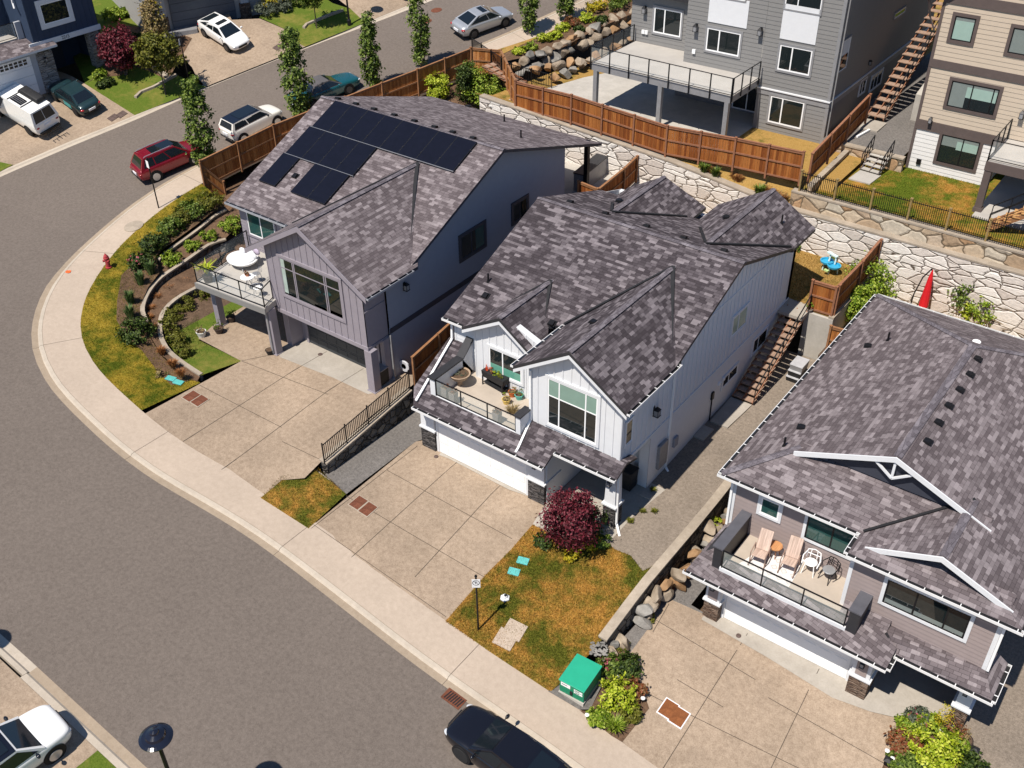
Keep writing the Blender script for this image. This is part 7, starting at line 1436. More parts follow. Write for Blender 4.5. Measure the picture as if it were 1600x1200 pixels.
# ------------------------------------------------------------------ street and yard furniture
def single(name, mb, mats, label, cat, org, group=None, **k): return tag(mb.build(name, mats, org=org, **k), label, cat, group)
def textmesh(s, size, mat, name, M_, extrude=.004):
    c = bpy.data.curves.new('text', 'FONT'); c.body = s; c.size = size; c.extrude = extrude; c.align_x = 'CENTER'; c.align_y = 'CENTER'; o = bpy.data.objects.new('text', c); COL.objects.link(o); bpy.context.view_layer.update()
    me = bpy.data.meshes.new_from_object(o.evaluated_get(bpy.context.evaluated_depsgraph_get())); bpy.data.objects.remove(o); me.transform(M_); me.materials.clear(); me.materials.append(mat); q = bpy.data.objects.new(name, me); COL.objects.link(q); return q
def facing(p, n):
    n = Vector(n).normalized(); u = Vector((0,0,1)).cross(n).normalized(); v = n.cross(u); return Matrix(((u.x,v.x,n.x,p[0]),(u.y,v.y,n.y,p[1]),(u.z,v.z,n.z,p[2]),(0,0,0,1)))
_o = textmesh('2215', .3, M_dark, 'house_number', facing(Vector((bx+.09,11.2,8.52))-BH.location, (1,0,0))); _o.parent = BH
def signpost(label, q, zf, h, n, sym):
    p = on(*q, zf); t = thing('sign_post', label, 'sign', p, 'black sign posts'); mb = MB(); mb.cyl(p-Vector((0,0,.1)), p+Vector((0,0,h)), .038, n=10); mb.lathe(p+Vector((0,0,h)), [(.05,-.02),(.06,.02),(.03,.08)], 10); part(t, 'pole', mb, M_black)
    n = Vector(n).normalized(); u = Vector((0,0,1)).cross(n); c = p+Vector((0,0,h-.32))+n*.05; mb = MB(); Z = Vector((0,0,1)); q4 = [c-u*.16-Z*.22, c+u*.16-Z*.22, c+u*.16+Z*.22, c-u*.16+Z*.22]; mb.hexa(q4, [v+n*.008 for v in q4]); o = part(t, 'sign_plate', mb, M_white2)
    if sym:
        mb = MB(); k = 24
        for i in range(k):
            a, b = i*2*math.pi/k, (i+1)*2*math.pi/k; f = lambda a, r: c+n*.010+Z*.04+u*math.cos(a)*r+Z*math.sin(a)*r; mb.poly([f(a,.115), f(b,.115), f(b,.14), f(a,.14)])
        f = lambda x, y: c+n*.011+Z*.04+u*x+Z*y; mb.poly([f(-.09,.075), f(-.075,.09), f(.09,-.075), f(.075,-.09)]); part(o, 'sign_symbol', mb, M_dark, recalc=False)
        q_ = textmesh('P', .19, M_dark, 'sign_letter', facing(c+n*.010+Z*.04-p, n), .001); q_.parent = o
signpost('black sign post with a no-parking plate on the dry front lawn', (747.5,984), H2, 3.0, (.6,-.8,0), True); signpost('black sign post at the corner lawn, seen edge-on above the hydrant', (248,325), G0, 3.1, (-.2,-.98,0), False); signpost('black sign post on the green lawn by the pale grey house driveway', (294.5,125), HF, 3.0, (-.9,-.4,0), False)
def lamp(label, base, h, hr, lean=0):
    p = Vector(base); t = thing('street_lamp', label, 'street lamp', p, 'black street lamps'); mb = MB(); mb.lathe(p, [(.16,0),(.16,.35),(.10,.45),(.075,.6),(.06,h-.3),(.045,h-.1)], 12); part(t, 'pole', mb, M_black, smooth=False); mb = MB(); mb.lathe(p+Vector((0,0,h-.18)), [(.06,-.1),(.12,.0),(hr*.98,.04),(hr,.08),(hr*.82,.13),(hr*.62,.16),(hr*.55,.24),(hr*.28,.30),(hr*.24,.36),(.03,.40)], 32); part(t, 'lamp_shade', mb, plain('lamp_enamel', (.010,.012,.022), .12, sp_=.7), smooth=False); return t
p = az(243,1150,4.35); q_ = on(-5,1000,S); lamp('black disc-topped street lamp beyond the left picture edge, seen by its shadow', (q_.x-.30, q_.y-2.95, SS(q_.x,q_.y-2.95)), 5.3, .50); lamp('large black disc-topped street lamp at the bottom left of the picture', (p.x, p.y, SS(p.x,p.y)), 4.4-SS(p.x,p.y), .50); p = on(546,39,HF); lamp('black street lamp on the far lawn beside the upper street', p, 5.6, .48)
# hydrant
p = on(170,418,G0); t = thing('fire_hydrant', 'red fire hydrant on the corner lawn', 'fire hydrant', p); mb = MB(); mb.lathe(p, [(.17,0),(.17,.06),(.12,.07),(.12,.55),(.16,.57),(.16,.63),(.13,.64),(.12,.72),(.07,.80),(.03,.82),(.03,.87)], 16); part(t, 'barrel', mb, M_red, smooth=False)
for a in (0, 2.1, 4.2): d = Vector((math.cos(a),math.sin(a),0)); mb = MB(); mb.cyl(p+d*.1+Vector((0,0,.45)), p+d*.22+Vector((0,0,.45)), .065, n=10); part(t, 'outlet', mb, M_red)
# transformer
c = az(907,1062,-1.15); A = on(874,1083,S); B = on(911,1106,S); C_ = on(941,1057,S); u = (B-A).xy.normalized(); v = Vector((-u.y,u.x)); w_, d_ = (B-A).length*1.0, 1.35; zb_ = min(A.z,B.z)+.0
t = thing('transformer_box', 'green utility transformer box on a concrete base by the pavement', 'utility box', (A.x,A.y,zb_)); Q = lambda a, b, z: Vector((A.x+u.x*a+v.x*b, A.y+u.y*a+v.y*b, zb_+z))
mb = MB(); mb.hexa([Q(-.05,-.1,-.2),Q(w_+.05,-.1,-.2),Q(w_+.05,d_,-.2),Q(-.05,d_,-.2)], [Q(-.02,-.05,.28),Q(w_+.02,-.05,.28),Q(w_+.02,d_,.28),Q(-.02,d_,.28)]); part(t, 'concrete_base', mb, M_conc)
mb = MB(); mb.hexa([Q(0,.0,.285),Q(w_,.0,.285),Q(w_,d_-.05,.285),Q(0,d_-.05,.285)], [Q(0,.0,.92),Q(w_,.0,.92),Q(w_,d_-.05,1.0),Q(0,d_-.05,1.0)]); part(t, 'cabinet', mb, M_green, bevel=.02)
mb = MB(); mb.hexa([Q(-.03,-.04,.925),Q(w_+.03,-.04,.925),Q(w_+.03,d_-.03,1.005),Q(-.03,d_-.03,1.005)], [Q(-.03,-.04,.965),Q(w_+.03,-.04,.965),Q(w_+.03,d_-.03,1.045),Q(-.03,d_-.03,1.045)]); part(t, 'lid', mb, plain('transformer_lid', (.022,.33,.20), .38, var=.05), bevel=.012)
for a0, a1, z0, z1 in ((.06,.46,.68,.88),(w_-.42,w_-.06,.72,.80),(w_-.42,w_-.06,.60,.68)): mb = MB(); mb.hexa([Q(a0,-.006,z0),Q(a1,-.006,z0),Q(a1,0,z0),Q(a0,0,z0)], [Q(a0,-.006,z1),Q(a1,-.006,z1),Q(a1,0,z1),Q(a0,0,z1)]); lb_ = part(t, 'warning_label', mb, M_white2); mb = MB(); mb.hexa([Q(a0+.04,-.009,(z0+z1)/2-.012),Q(a1-.12,-.009,(z0+z1)/2-.012),Q(a1-.12,-.0065,(z0+z1)/2-.012),Q(a0+.04,-.0065,(z0+z1)/2-.012)], [Q(a0+.04,-.009,(z0+z1)/2+.02),Q(a1-.12,-.009,(z0+z1)/2+.02),Q(a1-.12,-.0065,(z0+z1)/2+.02),Q(a0+.04,-.0065,(z0+z1)/2+.02)]); part(lb_, 'print', mb, M_dark)
mb = MB(); mb.hexa([Q(w_*.5-.05,-.05,.42),Q(w_*.5+.05,-.05,.42),Q(w_*.5+.05,0,.42),Q(w_*.5-.05,0,.42)], [Q(w_*.5-.05,-.05,.6),Q(w_*.5+.05,-.05,.6),Q(w_*.5+.05,0,.6),Q(w_*.5-.05,0,.6)]); part(t, 'lock', mb, M_blackflat)
mb = MB()
for k in range(90): q = on(935+R.uniform(-12,14), 1012+R.uniform(-10,12), H2); r_ = R.uniform(.05,.10); mb.blob(q+Vector((0,0,.02)), r_, r_*.8, r_*.6, k, .3, 1)
o = mb.build('river_stones', M_rock3, org=(0,0,0)); o['kind'] = 'stuff'
# lids and covers
def lid(name, label, q, zf, lx, ly, mat, ang=0, grp=None, frame=None, round_=False, off=.012, h=.02, cat='utility cover', px=None):
    p = on(*q, zf); e = .3; gx = (zf(p.x+e,p.y)-zf(p.x-e,p.y))/(2*e); gy = (zf(p.x,p.y+e)-zf(p.x,p.y-e))/(2*e); G = lambda x, y, d: Vector((p.x+x, p.y+y, p.z+off+gx*x+gy*y+d)); ca, sa = math.cos(ang), math.sin(ang)
    t = thing(name, label, cat, p, grp)
    if round_: P4 = [(lx*math.cos(k*math.pi/12), lx*math.sin(k*math.pi/12)) for k in range(24)]
    else: P4 = [(x*ca-y*sa, x*sa+y*ca) for x, y in ((-lx,-ly),(lx,-ly),(lx,ly),(-lx,ly))]
    if frame: mb = MB(); s = 1.0+.05/max(lx,.01); mb.hexa([G(x*(1+.045/lx), y*(1+.045/(ly if not round_ else lx)), -.03) for x, y in P4], [G(x*(1+.045/lx), y*(1+.045/(ly if not round_ else lx)), h*.5) for x, y in P4]); part(t, 'frame', mb, frame)
    mb = MB(); mb.hexa([G(x,y,-.02) for x, y in P4], [G(x,y,h) for x, y in P4]); part(t, 'cover', mb, mat); return t
def pair(qs, zf, lab, mat, frame=None, sx=.25, sy=.33):
    for k, q in enumerate(qs): lid('meter_cover', f'{("left","right")[k]} one of two {lab}', q, zf, sx, sy, mat, 0, 'rusty meter covers in the driveways', frame)
pair(((560,786),(575,796)), H2, 'rust-red meter covers in the driveway of the white house', M_rust, M_cap); pair(((1044,1108),(1061,1121)), H3, 'orange-rust meter covers in the driveway of the taupe house', speckle('orange_rust', (.16,.055,.02), (.26,.095,.035), fine=30, big=2), M_white); pair(((299,619.5),(312,626.5)), H1, 'dark red meter covers in the driveway of the slate house', M_rust, M_cap); pair(((177,184),(190,179)), HF, 'brown meter covers in the driveway of the blue house', M_iron, None); pair(((434.5,74),(443,70.5)), HF, 'brown meter covers in the far driveway beside the green lawn', M_iron, None)
lid('manhole_cover', 'round pale concrete lid on the lawn beside the curved pavement', (209,354), G0, .55, .55, M_cap, round_=True, h=.03); lid('manhole_cover', 'reddish manhole cover on the upper street, nearer the kerb trees', (666,33), S, .42, .42, M_rust, round_=True, h=.006, off=.008); lid('manhole_cover', 'reddish manhole cover on the upper street, farther up the hill', (682,16), S, .42, .42, M_rust, round_=True, h=.006, off=.008)
for k, (q, zf, r_) in enumerate((((681.5,713.5),H2,.10),((1154,993.5),H3,.10),((500.5,554),H1,.12))): lid('drain_cover', ('small dark drain cover at the garage of the white house','small dark drain cover at the garage of the taupe house','small dark drain cover at the garage of the slate house')[k], q, zf, r_, r_, M_iron, round_=True, h=.008, off=.018)
for q, zf, lab in (((803,894),H2,'teal irrigation lid nearest the driveway on the dry lawn'), ((817,877),H2,'small teal irrigation lid below the red maple'), ((267,592),G0,'larger teal lid at the corner of the slate house driveway'), ((279,598),G0,'smaller teal lid at the corner of the slate house driveway')): lid('irrigation_lid', lab, q, zf, .24 if '877' not in lab else .15, .16, M_teal, .3, 'teal irrigation lids', None, off=.03)
lid('concrete_vault', 'two-piece concrete vault lid on the dry lawn, upper slab', (804,985), H2, .40, .36, M_walk, .12, None, off=.02); lid('concrete_vault', 'two-piece concrete vault lid on the dry lawn, lower slab', (790,999), H2, .40, .36, M_walk, .12, None, off=.02)
p = on(789,935,H2); t = thing('valve_box', 'white valve box with a dark cap on the dry lawn', 'utility box', p); mb = MB(); mb.lathe(p, [(.2,0),(.2,.06),(.12,.09),(.11,.16)], 6); part(t, 'box', mb, M_white); mb = MB(); mb.cyl(p+Vector((0.02,.02,.16)), p+Vector((.02,.02,.2)), .06); part(t, 'cap', mb, M_blackflat)
q = on(709,1092,S); t = thing('storm_grate', 'brown slotted storm grate in the gutter by the black sedan', 'storm drain', q); mb = MB(); mb.hexa([Vector((q.x+x, q.y+y, S(q.x+x,q.y+y)+.008)) for x, y in ((-.42,-.26),(.42,-.26),(.42,.26),(-.42,.26))], [Vector((q.x+x, q.y+y, S(q.x+x,q.y+y)+.02)) for x, y in ((-.42,-.26),(.42,-.26),(.42,.26),(-.42,.26))]); part(t, 'frame', mb, M_rust)
for k in range(7): x0 = -.33+.1*k; mb = MB(); mb.hexa([Vector((q.x+x, q.y+y, S(q.x+x,q.y+y)+.0205)) for x, y in ((x0,-.19),(x0+.055,-.19),(x0+.10,.19),(x0+.045,.19))], [Vector((q.x+x, q.y+y, S(q.x+x,q.y+y)+.0215)) for x, y in ((x0,-.19),(x0+.055,-.19),(x0+.10,.19),(x0+.045,.19))]); part(t, 'slot', mb, M_dark)
q = on(107,427,S); mb = MB(); mb.v = []; k = 14; mb.poly([Vector((q.x+math.cos(i*6.283/k)*R.uniform(.10,.22), q.y+math.sin(i*6.283/k)*R.uniform(.1,.2), q.z+.106)) for i in range(k)]); single('paint_mark', mb, plain('orange_paint', (.75,.13,.03), .6), 'orange-red survey paint mark on the curved pavement', 'paint mark', q, recalc=False)
# things on the white house balcony
z2 = fl(2.95)
p = on(719,601,z2); t = thing('bowl_planter', 'wide round terracotta-rimmed bowl planter on a stand on the white balcony', 'planter', p); mb = MB(); mb.lathe(p+Vector((0,0,.35)), [(.12,-.35),(.10,-.1),(.35,.05),(.48,.25),(.50,.3),(.44,.3),(.42,.26)], 28); part(t, 'bowl', mb, plain('bowl_clay', (.36,.26,.18), .7)); mb = MB(); mb.cyl(p+Vector((0,0,.55)), p+Vector((0,0,.615)), .43, n=24); part(t, 'potting_soil', mb, M_soil); mb = MB(); clumps(mb, p+Vector((0,0,.63)), .36, .36, .07, 22, 10, .05, .3, bottom=0); part(t, 'foliage', mb, LG['grey'], recalc=False)
for q, lab in (((697,622),'tall grey square planter at the corner of the white balcony'), ((709,630),'tall grey square planter second from the corner of the white balcony'), ((777,661),'tall grey square planter by the right end of the glass rail')): pot(lab, on(*q, z2), .16, .62, M_potg, 'rust', .16, sq=True, n=8, grp='grey square planters on the white balcony')
p0, p1 = on(754,600,z2), on(786,618,z2); d = (p1-p0); d.z = 0; u = d.normalized(); v = Vector((-u.y,u.x,0)); t = thing('raised_planter', 'black raised planter table with salad plants on the white balcony', 'planter', p0); L_ = d.length
f = lambda a, b, z: p0+u*a+v*b+Vector((0,0,z))
mb = MB(); mb.hexa([f(0,0,.45),f(L_,0,.45),f(L_,.42,.45),f(0,.42,.45)], [f(-.03,-.03,.78),f(L_+.03,-.03,.78),f(L_+.03,.45,.78),f(-.03,.45,.78)]); part(t, 'trough', mb, M_blackflat)
for a in (.02, L_-.05):
    for b in (.0,.38): mb = MB(); mb.bar(f(a,b,0), f(a,b,.5), .05); part(t, 'leg', mb, M_blackflat)
mb = MB(); mb.hexa([f(.05,.02,.15),f(L_-.05,.02,.15),f(L_-.05,.40,.15),f(.05,.40,.15)], [f(.05,.02,.18),f(L_-.05,.02,.18),f(L_-.05,.40,.18),f(.05,.40,.18)]); part(t, 'shelf', mb, M_blackflat)
for k, (a, key, r_) in enumerate(((.18,'rust',.17),(.45,'rust',.14),(.72,'lime',.18),(1.0,'olive',.16))):
    if a < L_: mb = MB(); clumps(mb, f(a,.2,.86), r_, r_, .16, 10, 16, .06, .3); part(t, 'plant', mb, LG[key] if k else leafy('red_salad', [(.5,.05,.02),(.6,.12,.03)]), recalc=False)
pot('orange bucket pot by the balcony window', on(800,619,z2), .17, .26, M_poto, 'dry', .25); pot('teal pot in the balcony corner', on(811,623,z2), .19, .24, M_pott2, 'mid', .25, n=6); pot('yellow pot at the foot of the raised planter', on(791,630,z2), .19, .24, M_poty, 'dry', .2, n=6); pot('white pot beside the yellow pot', on(787,622,z2), .10, .2, M_potw, 'bright', .12, n=4)
tuft('sprawling dry pale plant on the balcony floor', on(800,645,z2), .5, .4, 'dry', 90); tuft('thin yellowed grass behind the bowl planter', on(703,600,z2), .3, .6, 'yellow', 40, lean=.5)
# slate house deck
z3 = fl(4.12)
p = on(381,414,z3); t = thing('daybed', 'white oval lounge daybed with cushions on the slate house deck', 'daybed', p); mb = MB(); mb.lathe(p+Vector((0,0,.30)), [(.3,-.12),(.62,-.06),(.74,.06),(.76,.14),(.68,.14),(.6,.08)], 28, sx=1.15); part(t, 'shell', mb, M_white2, smooth=True); mb = MB(); mb.lathe(p+Vector((0,0,.36)), [(.62,0),(.66,.08),(.55,.13),(.1,.14)], 24, sx=1.15); part(t, 'mattress', mb, M_white, smooth=True)
for a in (.6,2.2,3.9,5.4): mb = MB(); mb.bar(p+Vector((math.cos(a)*.5,math.sin(a)*.45,.3)), p+Vector((math.cos(a)*.85,math.sin(a)*.7,0)), .035); part(t, 'leg', mb, M_grey)
for k, (dx_, dy_, m_) in enumerate(((-.35,.35,M_white),(.2,.45,M_white),(.55,.3,M_white),(-.1,.62,0),(.35,.68,0))):
    q = p+Vector((dx_,dy_,.58)); mb = MB(); mb.blob(q, .24, .10, .18, k, .1, 2); tag(mb.build('cushion', m_ or plain('lilac_cushion', (.42,.36,.46), .8, var=.35, scale=14), org=q, smooth=True), ('white cushion at the left of the daybed','white cushion in the middle of the daybed','white cushion at the right of the daybed','lilac patterned cushion leaning at the back left of the daybed','lilac patterned cushion leaning at the back right of the daybed')[k], 'cushion', 'cushions on the daybed')
p = on(390,452,z3); t = thing('bistro_table', 'round white bistro table on the slate house deck', 'table', p); mb = MB(); mb.cyl(p+Vector((0,0,.70)), p+Vector((0,0,.73)), .34, n=26); part(t, 'tabletop', mb, M_white2)
for a in (.5,2.6,4.7): mb = MB(); mb.bar(p+Vector((0,0,.7)), p+Vector((math.cos(a)*.3,math.sin(a)*.3,0)), .025); part(t, 'leg', mb, M_grey)
pot('small terracotta pot of succulents on the bistro table', p+Vector((-.05,.05,.732)), .12, .12, M_pott, 'rust', .14, n=6)
def chair(label, p, yaw, mat, seatm=None, grp=None, wire=True, arms=False, s=1.0):
    p = Vector(p); ca, sa = math.cos(yaw), math.sin(yaw); f = lambda x, y, z: p+Vector((x*ca-y*sa, x*sa+y*ca, z))*s; t = thing('chair', label, 'chair', p, grp)
    mb = MB(); mb.lathe(p+Vector((0,0,.44*s)), [(.20*s,0),(.22*s,.02*s),(.20*s,.04*s)], 18); part(t, 'seat', mb, seatm or mat)
    for x in (-.17,.17):
        for y in (-.17,.17): mb = MB(); mb.bar(f(x*.9,y*.9,.44), f(x*1.25,y*1.25,0), .028*s); part(t, 'leg', mb, mat)
    mb = MB(); pts = [f(-.2,-.24,.45),f(-.24,-.22,.78),f(-.24,0,.86),f(-.24,.22,.78),f(-.2,.24,.45)]; mb.tube(pts, .016*s)
    if arms: mb.tube([f(-.24,-.22,.74),f(.0,-.30,.66),f(.2,-.26,.46)], .018*s); mb.tube([f(-.24,.22,.74),f(.0,.30,.66),f(.2,.26,.46)], .018*s); mb.tube([f(-.22,-.12,.46),f(-.25,-.1,.83)], .016*s); mb.tube([f(-.22,.12,.46),f(-.25,.1,.83)], .016*s); mb.tube([f(-.24,-.22,.62),f(-.24,.22,.62)], .015*s)
    else:
        for y in (-.1,0,.1): mb.bar(f(-.2,y,.46), f(-.24,y,.84), .012*s)
    part(t, 'backrest', mb, mat); return t
chair('light metal bistro chair behind the round white table', on(402,440,z3), 3.6, M_alu); chair('light metal bistro chair with a white seat right of the round white table', on(405,462,z3), 2.2, M_alu, M_white2)
p = on(326,440,z3); t = thing('potted_palm', 'yellowing potted palm at the deck railing of the slate house', 'potted plant', p); mb = MB(); mb.lathe(p, [(.2,0),(.26,.34),(.28,.36)], 16); part(t, 'pot', mb, M_potd); mb = MB()
for k in range(34):
    a = R.uniform(0,6.28); d = Vector((math.cos(a),math.sin(a),0)); b = p+Vector((0,0,.36)); m_ = b+d*.25+Vector((0,0,.55)); e_2 = b+d*R.uniform(.5,.75)+Vector((0,0,R.uniform(.4,1.0))); w2_ = Vector((-d.y,d.x,0))*.04; mb.poly([b-w2_*.4,b+w2_*.4,m_+w2_,m_-w2_]); mb.poly([m_-w2_,m_+w2_,e_2])
part(t, 'fronds', mb, LG['lime'], recalc=False)
# taupe house balcony
z4 = fl(1.62)
def rocker(label, q, yaw):
    p = on(*q, z4); ca, sa = math.cos(yaw), math.sin(yaw); f = lambda x, y, z: p+Vector((x*ca-y*sa, x*sa+y*ca, z)); M_w = MATS.get('pink_wicker') or planks('pink_wicker', [(.46,.34,.28),(.54,.41,.34)], .05); M_f = MATS.get('rocker_frame') or plain('rocker_frame', (.30,.20,.16), .7)
    t = thing('rocking_chair', label, 'rocking chair', p, 'wicker rocking chairs on the taupe balcony')
    mb = MB(); c = [f(-.20,-.26,.36),f(.32,-.26,.44),f(.32,.26,.44),f(-.20,.26,.36)]; mb.hexa(c, [k+Vector((0,0,.05)) for k in c]); part(t, 'seat', mb, M_w, bevel=.02)
    mb = MB(); c = [f(-.22,-.26,.40),f(-.22,.26,.40),f(-.62,.25,1.12),f(-.62,-.25,1.12)]; o = f(.05,0,.03)-f(0,0,0); mb.hexa(c, [k+o for k in c]); part(t, 'backrest', mb, M_w, bevel=.02)
    for y in (-.29,.29):
        mb = MB(); mb.tube([f(-.62,y,.10),f(-.3,y,.03),f(.1,y,.02),f(.5,y,.10)], .022); mb.tube([f(-.3,y,.04),f(-.25,y,.62),f(.32,y,.62),f(.3,y,.06)], .022); part(t, 'rocker', mb, M_f)
rocker('wicker rocking chair nearest the dark parapet on the taupe balcony', (1186,876), -1.45); rocker('wicker rocking chair right of the round wooden side table', (1232,888), -1.45)
p = on(1209,868,z4); t = thing('side_table', 'round slatted wooden side table between the wicker rocking chairs', 'table', p); mb = MB(); mb.cyl(p+Vector((0,0,.50)), p+Vector((0,0,.54)), .27, n=24); part(t, 'tabletop', mb, planks('orange_teak', [(.42,.19,.08),(.50,.25,.11)], .06))
for a in (.6,2.2,3.7,5.3): mb = MB(); mb.bar(p+Vector((math.cos(a)*.15,math.sin(a)*.15,.5)), p+Vector((math.cos(a)*.22,math.sin(a)*.22,0)), .03); part(t, 'leg', mb, M_browntrim)
chair('white armchair with looped back on the taupe balcony', on(1264,893,z4), -1.5, M_white2, arms=True, s=1.1); chair('black wire armchair beside the white armchair', on(1292,905,z4), -1.9, M_black, M_grey, arms=True, s=1.1)
q4 = [on(*k, z4) for k in ((1150,884),(1205,848),(1258,876),(1228,925))]; mb = MB(); mb.hexa([k+Vector((0,0,.004)) for k in q4], [k+Vector((0,0,.016)) for k in q4]); m_, nt_, b_ = new_mat('pale_patterned_rug'); vv = coord(nt_, 'UV', 1.6); ck = nt_.nodes.new('ShaderNodeTexVoronoi'); ck.feature = 'F1'; ck.distance = 'MANHATTAN'; nt_.links.new(vv, ck.inputs['Vector']); ck.inputs['Scale'].default_value = 1.6; ck.inputs['Randomness'].default_value = 0; nt_.links.new(ramp(nt_, ck.outputs['Distance'], [(.22,(.62,.60,.58)),(.3,(.40,.38,.37)),(.42,(.66,.64,.62))]), b_.inputs['Base Color']); b_.inputs['Roughness'].default_value = .95
single('rug', mb, m_, 'pale diamond-patterned rug under the wicker rocking chairs', 'rug', q4[0])
# back lawn toy, umbrella, crates, boxes
p = on(1296,425,fl(3.0)); t = thing('water_table', 'blue and white toy water table on the fenced back lawn', 'toy', p); M_tb = plain('toy_blue', (.03,.33,.55), .35); M_tw = plain('toy_pale', (.62,.80,.78), .4)
for dx_, dy_ in ((-.28,.15),(.22,-.12)): mb = MB(); mb.lathe(p+Vector((dx_,dy_,.45)), [(.2,-.1),(.34,.0),(.36,.1),(.30,.1),(.28,.02)], 22); part(t, 'basin', mb, M_tb)
for dx_, dy_ in ((-.4,.0),(-.1,.3),(.05,-.3),(.42,.02)): mb = MB(); mb.bar(p+Vector((dx_,dy_,0)), p+Vector((dx_*.9,dy_*.9,.42)), .06); part(t, 'leg', mb, M_tw)
mb = MB(); mb.bar(p+Vector((-.2,.2,.5)), p+Vector((-.15,.2,1.05)), .08); mb.bar(p+Vector((-.35,.22,1.0)), p+Vector((.25,.05,.95)), .16, .07); mb.bar(p+Vector((.18,.05,.5)), p+Vector((.2,.05,.95)), .07); part(t, 'tower', mb, M_tw); mb = MB(); mb.hexa([p+Vector((x,y,.22)) for x, y in ((-.2,-.42),(.05,-.5),(.08,-.36),(-.16,-.28))], [p+Vector((x,y,.30)) for x, y in ((-.2,-.42),(.05,-.5),(.08,-.36),(-.16,-.28))]); part(t, 'slide', mb, plain('toy_lime', (.45,.60,.25), .4))
p = on(1430,492,fl(1.7)); t = thing('patio_umbrella', 'closed red patio umbrella on a black curved arm by the pale wall', 'umbrella', p); mb = MB(); mb.lathe(p+Vector((.25,.1,.5)), [(.05,0),(.24,.1),(.20,.8),(.12,1.7),(.03,2.2)], 10); part(t, 'canopy', mb, plain('umbrella_red', (.62,.012,.02), .7, var=.1)); mb = MB(); mb.tube([p+Vector((-.35,-.1,0)), p+Vector((-.3,-.1,1.2)), p+Vector((-.1,0,2.2)), p+Vector((.2,.1,2.75)), p+Vector((.25,.1,2.6))], .035); part(t, 'arm', mb, M_black)
p = on(1242,592,fl(.35))
for k, lab in enumerate(('bottom grey storage bin of the stack beside the wooden staircase', 'middle grey storage bin of the stack beside the wooden staircase', 'top grey storage bin of the stack beside the wooden staircase')):
    t = thing('storage_bin', lab, 'storage bin', p+Vector((.03*k,.05*k,.34*k)), 'grey storage bins by the stairs'); q = p+Vector((.03*k,.05*k,.34*k)); mb = MB(); mb.hexa([q+Vector((x,y,.0)) for x, y in ((-.3,-.4),(.3,-.4),(.3,.4),(-.3,.4))], [q+Vector((x*1.08,y*1.08,.29)) for x, y in ((-.3,-.4),(.3,-.4),(.3,.4),(-.3,.4))]); part(t, 'bin', mb, M_blackflat if k < 2 else M_grey); mb = MB(); mb.hexa([q+Vector((x*1.12,y*1.12,.291)) for x, y in ((-.3,-.4),(.3,-.4),(.3,.4),(-.3,.4))], [q+Vector((x*1.08,y*1.08,.335)) for x, y in ((-.3,-.4),(.3,-.4),(.3,.4),(-.3,.4))]); part(t, 'lid', mb, plain('bin_lid', (.42,.42,.44), .5))
pot('potted yucca on the concrete wall at the stair top', Vector((10.35,16.42,2.97)), .15, .18, M_potg, 'bright', .35, n=10)
p = on(594,597,fl(1.2)); t = thing('heat_pump', 'dark grey boxed heat pump beside the slate house garage pillar', 'heat pump', p); mb = MB(); mb.box(p.x-.35,p.x+.35,p.y-.3,p.y+.3,p.z+.06,p.z+.85); part(t, 'casing', mb, M_blackflat, bevel=.02); mb = MB(); mb.cyl(p+Vector((0,-.301,.45)), p+Vector((0,-.31,.45)), .25, n=20); part(t, 'fan_grille', mb, M_grey); mb = MB(); mb.box(p.x-.36,p.x+.36,p.y-.31,p.y+.31,p.z+.851,p.z+.89); part(t, 'lid', mb, M_grey)
p = on(632,580,fl(1.4)); t = thing('hose_reel', 'tangled pale garden hose hung on a reel at the fence post', 'hose reel', p); mb = MB()
for k in range(5): mb.lathe(p+Vector((0,.03*k,.30)), [(.30-.02*k,-.02),(.32-.02*k,.0),(.30-.02*k,.02)], 18, axis='y')
part(t, 'hose', mb, plain('pale_hose', (.55,.56,.60), .5, var=.3)); mb = MB(); mb.cyl(p+Vector((0,-.02,.3)), p+Vector((0,.2,.3)), .15, n=14); part(t, 'reel', mb, M_blackflat)
z5 = fl(4.2)
def bigbox(name, label, cat, q0, q1, dep, h, mat, lidm, zf=z5):
    a, b = on(*q0, zf), on(*q1, zf); u = (b-a); u.z = 0; L_ = u.length; u.normalize(); v = Vector((-u.y,u.x,0)); t = thing(name, label, cat, a); f = lambda x, y, z: a+u*x+v*y+Vector((0,0,z)); mb = MB(); mb.hexa([f(0,0,0),f(L_,0,0),f(L_,dep,0),f(0,dep,0)], [f(0,0,h),f(L_,0,h),f(L_,dep,h),f(0,dep,h)]); part(t, 'cabinet', mb, mat)
    n = 7
    for k in range(n): mb = MB(); w0, w1 = k/n, (k+.94)/n; mb.hexa([f(-.04+(L_+.08)*w0,-.04,h+.001),f(-.04+(L_+.08)*w1,-.04,h+.001),f(-.04+(L_+.08)*w1,dep+.04,h+.001),f(-.04+(L_+.08)*w0,dep+.04,h+.001)], [f(-.04+(L_+.08)*w0,-.04,h+.06),f(-.04+(L_+.08)*w1,-.04,h+.06),f(-.04+(L_+.08)*w1,dep+.04,h+.06),f(-.04+(L_+.08)*w0,dep+.04,h+.06)]); part(t, 'lid_slat', mb, lidm)
    return t
bigbox('storage_box', 'long dark slatted storage box behind the slate house', 'storage box', (896,297), (913,301), 3.0, 1.05, M_grey, M_fascia); bigbox('hot_tub', 'dark covered hot tub at the pale stone wall behind the slate house', 'hot tub', (930,258), (962,272), 2.2, .9, M_blackflat, plain('tub_cover', (.07,.07,.075), .7))
